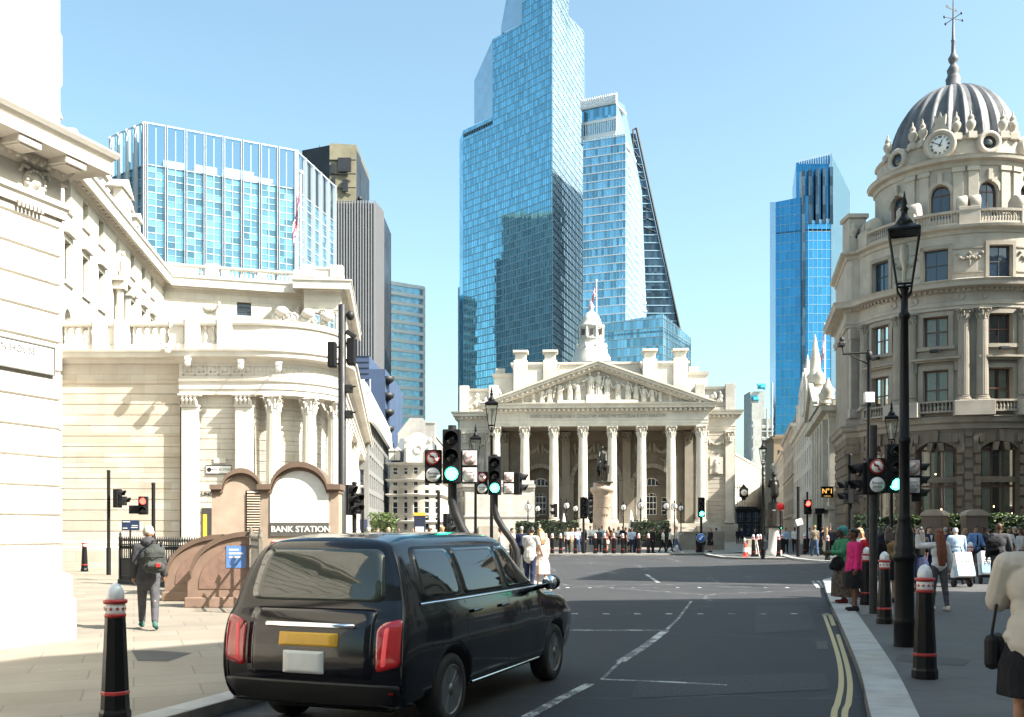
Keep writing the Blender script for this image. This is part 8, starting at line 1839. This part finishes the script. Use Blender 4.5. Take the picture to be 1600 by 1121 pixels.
person('woman in a teal headwrap, green cardigan and patterned skirt at the right kerb', 1317, 22.4, -80, 1.70, 'green', .95, 'skirt', plain('patterned_skirt', (.07, .05, .035), .8, var=.75, scale=16), ('wrap', 'teal'), 'dark', (30, 10, 60), (24, 8, 66), (3, 4), (-3, 3), 3, True, shoe='maroon', skirt=.80, loose=.022, inL=.2, inR=.2)
g = MB(); g.M = T(PX(1309, 22.3), 22.3, 1.02); g.ell((0, 0, 0), (.16, .12, .17)); g.cap((-.1, 0, -.06), .1, (.1, 0, -.06), .1); g.M = None; t = remesh(g, 'handbag', cloth(C_['black']), None, .014, 3); tag(t, 'large black bag held by the woman in the teal headwrap', 'handbag')
person('woman in a bright pink cardigan and black skirt waiting at the right kerb', 1334, 20.3, -84, 1.66, 'pink', .97, 'skirt', 'black', ('bun', 'black'), 'brown', (2, 6, 10), (0, 8, 12), (2, 2), (-3, 3), 0, True, shoe='black', skirt=.46, hem=.86, loose=.02)
person('woman with fair hair in a white top behind the woman in pink', 1343, 25.5, -70, 1.68, 'white', .95, 'trousers', 'black', ('mid', 'fair'), 'pale')
person('woman in a red hooded top with a pale bag strap behind the sign post', 1356, 24.2, -150, 1.66, 'red', .97, 'leggings', 'red', ('mid', 'black'), 'tan', (20, 10, 70), hem=.84, loose=.03)
person('brown haired woman in black with bare legs left of the big lamp post', 1389, 22.5, 170, 1.69, 'black', .97, 'skirt', 'black', ('mid', 'brown'), 'pale', (4, 6, 20), skirt=.42)
backpack(1396, 22.25, PAV + 1.2, 8, (.20, .125, .06), 'tan leather backpack on the brown haired woman in black', .95, False)
person('dark haired woman in black top and long navy skirt behind the big lamp post', 1437, 26.5, 185, 1.72, 'black', .6, 'skirt', 'navy', ('long', 'black'), 'tan', skirt=.72)
person('man in a dark suit and white shirt facing the camera behind the red haired woman', 1451, 34, 20, 1.76, 'navy', .97, 'trousers', 'navy', ('short', 'brown'), 'pale', loose=.03, hem=.84, extra=lapel)
person('woman with very long red hair in a white top and grey leggings raising her arm', 1467, 20.3, 188, 1.66, 'white', .97, 'leggings', 'flint', ('long', 'red'), 'pale', (85, 38, 95), (-8, 10, 20), (8, 6), (-7, 5), 0, True, shoe='cream', inL=.25, loose=.015)
person('man in a pale blue shirt and black trousers bending forward beside the newspaper trolley', 1497, 30, 168, 1.78, 'pale', .97, 'trousers', 'black', ('short', 'grey'), 'pale', (8, 10, 10), (26, 12, 6), (4, 4), (-6, 4), 26, loose=.03, nod=20)
person('man in a blue shirt and tie walking towards the camera beside the brown kiosk', 1524, 36, 10, 1.77, 'blue', .8, 'trousers', 'navy', ('short', 'black'), 'tan', (10, 14, 20), (-10, 12, 14), (14, 4), (-14, 10), loose=.025, extra=tie)
person('bald man in a dark suit with a black backpack walking away at the right', 1561, 26, 172, 1.78, 'dgrey', .97, 'trousers', 'black', ('bald', 'black'), 'brown', (2, 12, 14), (-6, 14, 12), (12, 4), (-10, 10), loose=.035, hem=.82)
backpack(1550, 25.75, PAV + 1.24, 8, (.015, .015, .017), 'black backpack on the bald man in the dark suit', 1.1, False)
person('woman in a cream jacket and black skirt close by at the right edge', 0, 6.6, 150, 1.72, plain('knit_top', (.46, .42, .36), .9, var=.1, bump=.08, spec=.1, scale=5), .56, 'skirt', 'black', ('bun', 'black'), 'tan', (20, 14, 62), (24, 16, 50), (10, 6), (-8, 8), 3, True, skirt=.42, hem=.86, loose=.035, x=3.52, inL=.25)
g = MB(); g.M = T(3.33, 6.8, .98) @ RZ(.9); g.bbox(-.12, .12, -.05, .05, -.14, .1, .04); g.tube([(-.1, 0, .08), (-.04, -.02, .3), (.06, -.06, .46)], .01, 6); g.M = None; tag(g.build('handbag', M['blackm'], None), 'black shoulder bag on the woman at the right edge', 'handbag')
# newspaper trolleys
def trolley(px, Y, rot, label, lines):
    t = thing('paper_trolley', label, 'trolley', (PX(px, Y), Y, PAV), R(rot)); g = MB(); g.M = T(0, 0, .62) @ RX(R(-16)); g.bbox(-.27, .27, -.2, .2, -.36, .36, .02); g.M = None; b = g.build('box', plain('trolley_white', (.66, .68, .70), .5, var=.06), t)
    g = MB(); g.M = T(0, 0, .62) @ RX(R(-16)); g.box(-.272, .272, -.206, 0, -.33, -.05); g.M = None; g.build('blue_panel', plain('trolley_blue', (.30, .45, .58), .5, var=.2, scale=12), b)
    g = MB()
    for i, (s, z, q) in enumerate(lines): g.text(s, q, T(0, -.2, .62) @ RX(R(-16)) @ T(0, -.012, z) @ UPRIGHT, .002)
    g.build('print', M['darkgrey'], b)
    g = MB(); g.box(-.28, .28, -.16, .2, .2, .27)
    for s in (-1, 1): g.tube([(s * .25, .2, .25), (s * .25, .34, .9), (s * .25, .42, 1.15)], .018, 6); g.box(s * .25 - .02, s * .25 + .02, -.06, .0, .1, .25)
    g.tube([(-.25, .42, 1.15), (.25, .42, 1.15)], .018, 6); g.build('frame', M['blackm'], t)
    for s in (-1, 1):
        g = MB(); g.M = T(s * .25, -.03, .12) @ RY(pi / 2); g.lathe([(.05, -.025), (.12, -.03), (.12, .03), (.05, .025)], 20); g.build('wheel', M['blackm'], t)
trolley(1502, 28.6, 8, 'white and pale blue newspaper trolley, nearer and left of the two', [('M  M', .1, .13)]); trolley(1545, 30.2, -8, 'white newspaper trolley with printed lettering beside the bald man', [('CITY', .25, .12), ('newspaper', .15, .08), ('FREE', -.0, .2)])
# heads above the taxi roof on the left pavement
for i, (px, Y, h, top, hr, f, l) in enumerate(((576, 38, 1.72, 'khaki', ('short', 'grey'), 150, 'grey haired person in khaki just right of the station entrance'), (590, 42, 1.70, 'black', ('short', 'brown'), 30, 'brown haired person in black behind the taxi roof'), (607, 36, 1.72, 'pale', ('bald', 'grey'), 190, 'bald man in pale blue behind the taxi roof'), (622, 44, 1.68, 'maroon', ('mid', 'brown'), -80, 'person in maroon left of the wayfinding totem'), (646, 43, 1.66, 'white', ('mid', 'fair'), 20, 'fair haired person in white beside the wayfinding totem'), (672, 36, 1.69, 'tan', ('short', 'brown'), 100, 'person in tan right of the wayfinding totem'), (691, 34, 1.74, 'grey', ('short', 'fair'), 170, 'fair haired person in grey below the large traffic light'), (722, 40, 1.72, 'red', ('mid', 'red'), -30, 'red haired person in red behind the bent mast'), (783, 33, 1.72, 'cream', ('short', 'brown'), 90, 'person in cream behind the second bent mast'), (815, 42, 1.76, 'navy', ('short', 'grey'), 175, 'grey haired man in navy behind the couple'), (800, 47, 1.7, 'white', ('short', 'black'), 60, 'dark haired person in white far behind the couple'))):
    person(l, px, Y, f, h, top, .9, 'trousers', 'black', hr, 'pale' if i % 3 else 'tan')
# crowd across the junction
S0 = dict(lL=(14, 4), lR=(-14, 10)); SIT = dict(lL=(84, 84), lR=(80, 86), aL=(30, 6, 40), aR=(34, 8, 40), lean=6)
for (px, Y, f, h, top, sl, bt, bc, hr, sk, kw, l) in (
    (887, 68.3, 0, 1.76, 'white', .3, 'trousers', 'black', ('bald', 'grey'), 'pale', {}, 'bald man in a white T-shirt facing the camera by the bollard row'),
    (902, 70, 175, 1.74, 'pale', .35, 'trousers', 'denim', ('short', 'grey'), 'pale', {}, 'man in a pale blue shirt and jeans seen from behind by the bollard row'),
    (907, 70.8, 160, 1.72, 'navy', .9, 'trousers', 'navy', ('short', 'black'), 'tan', {}, 'person in navy close behind the man in pale blue and jeans'),
    (914, 70, -60, 1.66, 'black', .9, 'trousers', 'black', ('mid', 'black'), 'tan', {}, 'woman in black carrying an orange bag at the plaza signal'),
    (922, 73.3, 10, 1.72, 'white', .9, 'trousers', 'navy', ('short', 'brown'), 'tan', SIT, 'person in white and navy sitting leftmost on the stone steps'),
    (930, 73.3, -10, 1.74, 'white', .9, 'trousers', 'black', ('short', 'brown'), 'pale', SIT, 'person in white and black sitting second on the stone steps'),
    (940, 73.3, 20, 1.72, 'pale', .35, 'leggings', 'grey', ('short', 'black'), 'tan', SIT, 'person in pale blue sitting on the stone steps below the pedestal'),
    (952, 73.3, -15, 1.7, 'maroon', .4, 'trousers', 'black', ('mid', 'brown'), 'tan', SIT, 'person in maroon sitting on the stone steps right of the pedestal'),
    (966, 73.3, 15, 1.68, 'white', .3, 'trousers', 'black', ('long', 'fair'), 'pale', SIT, 'fair haired person in white sitting on the stone steps'),
    (973, 73.3, 0, 1.7, 'black', .9, 'trousers', 'black', ('short', 'black'), 'tan', SIT, 'person in black sitting rightmost on the stone steps'),
    (949, 69.5, -100, 1.6, 'maroon', .2, 'skirt', 'cream', ('mid', 'fair'), 'pale', dict(skirt=.3), 'woman in a maroon vest and pale short skirt by the bollard row'),
    (959, 71.3, 160, 1.7, 'tan', .4, 'trousers', 'maroon', ('short', 'brown'), 'tan', {}, 'person in tan standing before the stone steps'),
    (978, 69, 90, 1.76, 'black', .25, 'trousers', 'black', ('short', 'black'), 'tan', {}, 'man in black standing beside the person in pale blue by the bollards'),
    (988, 69.6, -20, 1.74, 'pale', .9, 'trousers', 'navy', ('short', 'fair'), 'pale', dict(aL=(30, 6, 70)), 'man in a pale blue shirt and navy trousers near the lone bollard'),
    (1020, 69.2, 60, 1.78, 'black', .97, 'trousers', 'black', ('short', 'black'), 'tan', dict(hem=.82, loose=.03), 'man in a black suit standing alone right of the bollard row'),
    (1036, 69.3, 75, 1.66, 'white', .3, 'trousers', 'black', ('mid', 'brown'), 'pale', S0, 'woman in a white top walking right with a brown bag'),
    (1047, 69.3, 80, 1.68, 'white', .8, 'trousers', 'black', ('long', 'brown'), 'tan', S0, 'woman in a white shirt walking right behind the man in denim'),
    (1057, 68.8, 85, 1.86, 'lgrey', .9, 'trousers', 'denim', ('short', 'fair'), 'pale', dict(lL=(24, 4), lR=(-20, 14), aL=(40, 6, 80)), 'tall man in light grey and jeans striding right before the plaza'),
    (1110, 72, -60, 1.72, 'black', .97, 'skirt', 'black', ('long', 'fair'), 'pale', dict(skirt=.5), 'fair haired woman in black right of the keep left sign'),
    (1119, 80, 120, 1.74, 'navy', .97, 'trousers', 'black', ('short', 'black'), 'tan', {}, 'man in navy farther back right of the keep left sign'),
    (1153, 110, 170, 1.72, 'black', .97, 'trousers', 'black', ('short', 'black'), 'tan', {}, 'dark figure far off at the corner of the right flank'),
    (1159, 112, 10, 1.75, 'navy', .97, 'trousers', 'black', ('short', 'brown'), 'pale', {}, 'distant figure in navy under the hanging clock'),
    (1228, 70, 5, 1.75, 'pale', .9, 'trousers', 'black', ('short', 'brown'), 'tan', dict(aR=(30, 5, 60)), 'man in a pale shirt holding a folder on the far pavement'),
    (1242, 70, -5, 1.78, 'white', .9, 'trousers', 'black', ('short', 'black'), 'dark', {}, 'man in a white shirt beside the slim pole on the far pavement'),
    (1273, 60, 178, 1.86, 'khaki', .3, 'trousers', 'denim', ('short', 'fair'), 'pale', S0, 'man in a khaki T-shirt and jeans walking away across the junction'),
    (1285, 63, 160, 1.78, 'navy', .3, 'trousers', 'black', ('short', 'brown'), 'pale', {}, 'man in navy beside the woman with a raised arm'),
    (1291, 62, 150, 1.78, 'black', .3, 'trousers', 'cream', ('long', 'fair'), 'pale', dict(aR=(150, 10, 60)), 'woman in black and cream trousers raising her arm to her head'),
    (1300, 66, 0, 1.74, 'dgrey', .9, 'trousers', 'black', ('short', 'black'), 'tan', {}, 'person in dark grey behind the woman in the teal headwrap'),
    (1180, 75, 0, 1.7, 'black', .97, 'trousers', 'black', ('short', 'brown'), 'tan', {}, 'person in black behind the island bollards'),
    (1403, 40, 0, 1.74, 'black', .97, 'trousers', 'black', ('short', 'black'), 'tan', dict(extra=lapel), 'man in a black suit behind the base of the big lamp post'),
    (1424, 43, -30, 1.7, 'white', .5, 'trousers', 'navy', ('mid', 'fair'), 'pale', {}, 'fair haired woman in white behind the right traffic light'),
    (1477, 41, 150, 1.72, 'navy', .97, 'trousers', 'black', ('short', 'grey'), 'pale', {}, 'grey haired man in navy behind the red haired woman'),
    (1594, 34, -90, 1.7, 'lgrey', .5, 'trousers', 'navy', ('mid', 'brown'), 'tan', {}, 'person in light grey at the right edge before the railings')):
    kw = dict(kw); zz = .63 if kw is not None and kw.get('lean') == 6 else PAV
    person(l, px, Y, f, h, top, sl, bt, bc, hr, sk, z=zz, shoe='black' if px != 1057 else 'white', **kw)
rn = random.Random(5)
for (px, Y, f, h, top, sl, bt, bc, hr, sk, l) in (
    (1408, 36, 200, 1.70, 'dgrey', .9, 'trousers', 'black', ('mid', 'brown'), 'tan', 'person in dark grey just right of the tan backpack, seen from behind'),
    (1417, 47, 30, 1.72, 'black', .9, 'trousers', 'dgrey', ('short', 'black'), 'brown', 'person in black before the left kiosk railings'),
    (1432, 41, -40, 1.78, 'navy', .97, 'trousers', 'navy', ('short', 'fair'), 'pale', 'fair haired man in a navy suit left of the brown kiosk'),
    (1446, 44, 100, 1.66, 'maroon', .6, 'skirt', 'black', ('long', 'brown'), 'pale', 'long haired woman in maroon before the left brown kiosk'),
    (1486, 45, 170, 1.74, 'black', .9, 'trousers', 'black', ('short', 'brown'), 'tan', 'man in black between the two brown kiosks'),
    (1508, 41, 60, 1.68, 'tan', .5, 'trousers', 'denim', ('mid', 'fair'), 'pale', 'woman in tan and jeans beside the bending man'),
    (1537, 43, -20, 1.76, 'dgrey', .97, 'trousers', 'black', ('short', 'black'), 'brown', 'man in dark grey behind the man in the blue shirt and tie'),
    (1546, 38, 190, 1.66, 'navy', .9, 'leggings', 'black', ('bun', 'brown'), 'pale', 'woman in navy leggings outfit left of the bald man'),
    (1576, 40, 15, 1.74, 'white', .9, 'trousers', 'navy', ('short', 'brown'), 'tan', 'man in a white shirt right of the bald man'),
    (1585, 44, -160, 1.72, 'black', .97, 'trousers', 'black', ('short', 'grey'), 'pale', 'grey haired man in black by the right edge railings'),
    (1365, 46, 0, 1.72, 'white', .5, 'trousers', 'black', ('short', 'brown'), 'pale', 'person in white far behind the right sign post'),
    (1376, 41, 150, 1.70, 'navy', .9, 'trousers', 'black', ('mid', 'black'), 'tan', 'dark haired person in navy behind the bollard by the big lamp'),
    (1310, 72, 20, 1.74, 'black', .9, 'trousers', 'dgrey', ('short', 'brown'), 'pale', 'person in black and grey far behind the teal headwrap'),
    (1204, 68, 160, 1.7, 'dgrey', .9, 'trousers', 'black', ('short', 'black'), 'tan', 'person in dark grey at the foot of the statue column'),
    (1265, 75, -20, 1.72, 'white', .4, 'trousers', 'navy', ('short', 'black'), 'tan', 'person in white beside the man in khaki, farther back'),
    (895, 70.6, 30, 1.69, 'cream', .5, 'trousers', 'tan', ('mid', 'fair'), 'pale', 'fair haired person in cream left of the man in pale blue and jeans'),
    (936, 71.6, 190, 1.73, 'dgrey', .5, 'trousers', 'black', ('short', 'brown'), 'tan', 'person in dark grey standing before the pedestal'),
    (994, 70.8, 60, 1.70, 'maroon', .5, 'trousers', 'black', ('mid', 'brown'), 'tan', 'person in maroon right of the man in pale blue'),
    (983, 71.5, -30, 1.66, 'white', .4, 'skirt', 'black', ('long', 'black'), 'tan', 'woman in white and a black skirt behind the man in black')):
    person(l, px, Y, f, h, top, sl, bt, bc, hr, sk, aL=(rn.uniform(-10, 30), 8, rn.uniform(5, 60)), aR=(rn.uniform(-10, 30), 8, rn.uniform(5, 60)), lL=(rn.uniform(0, 14), 4), lR=(rn.uniform(-12, 0), 6), turn=rn.uniform(-30, 30))
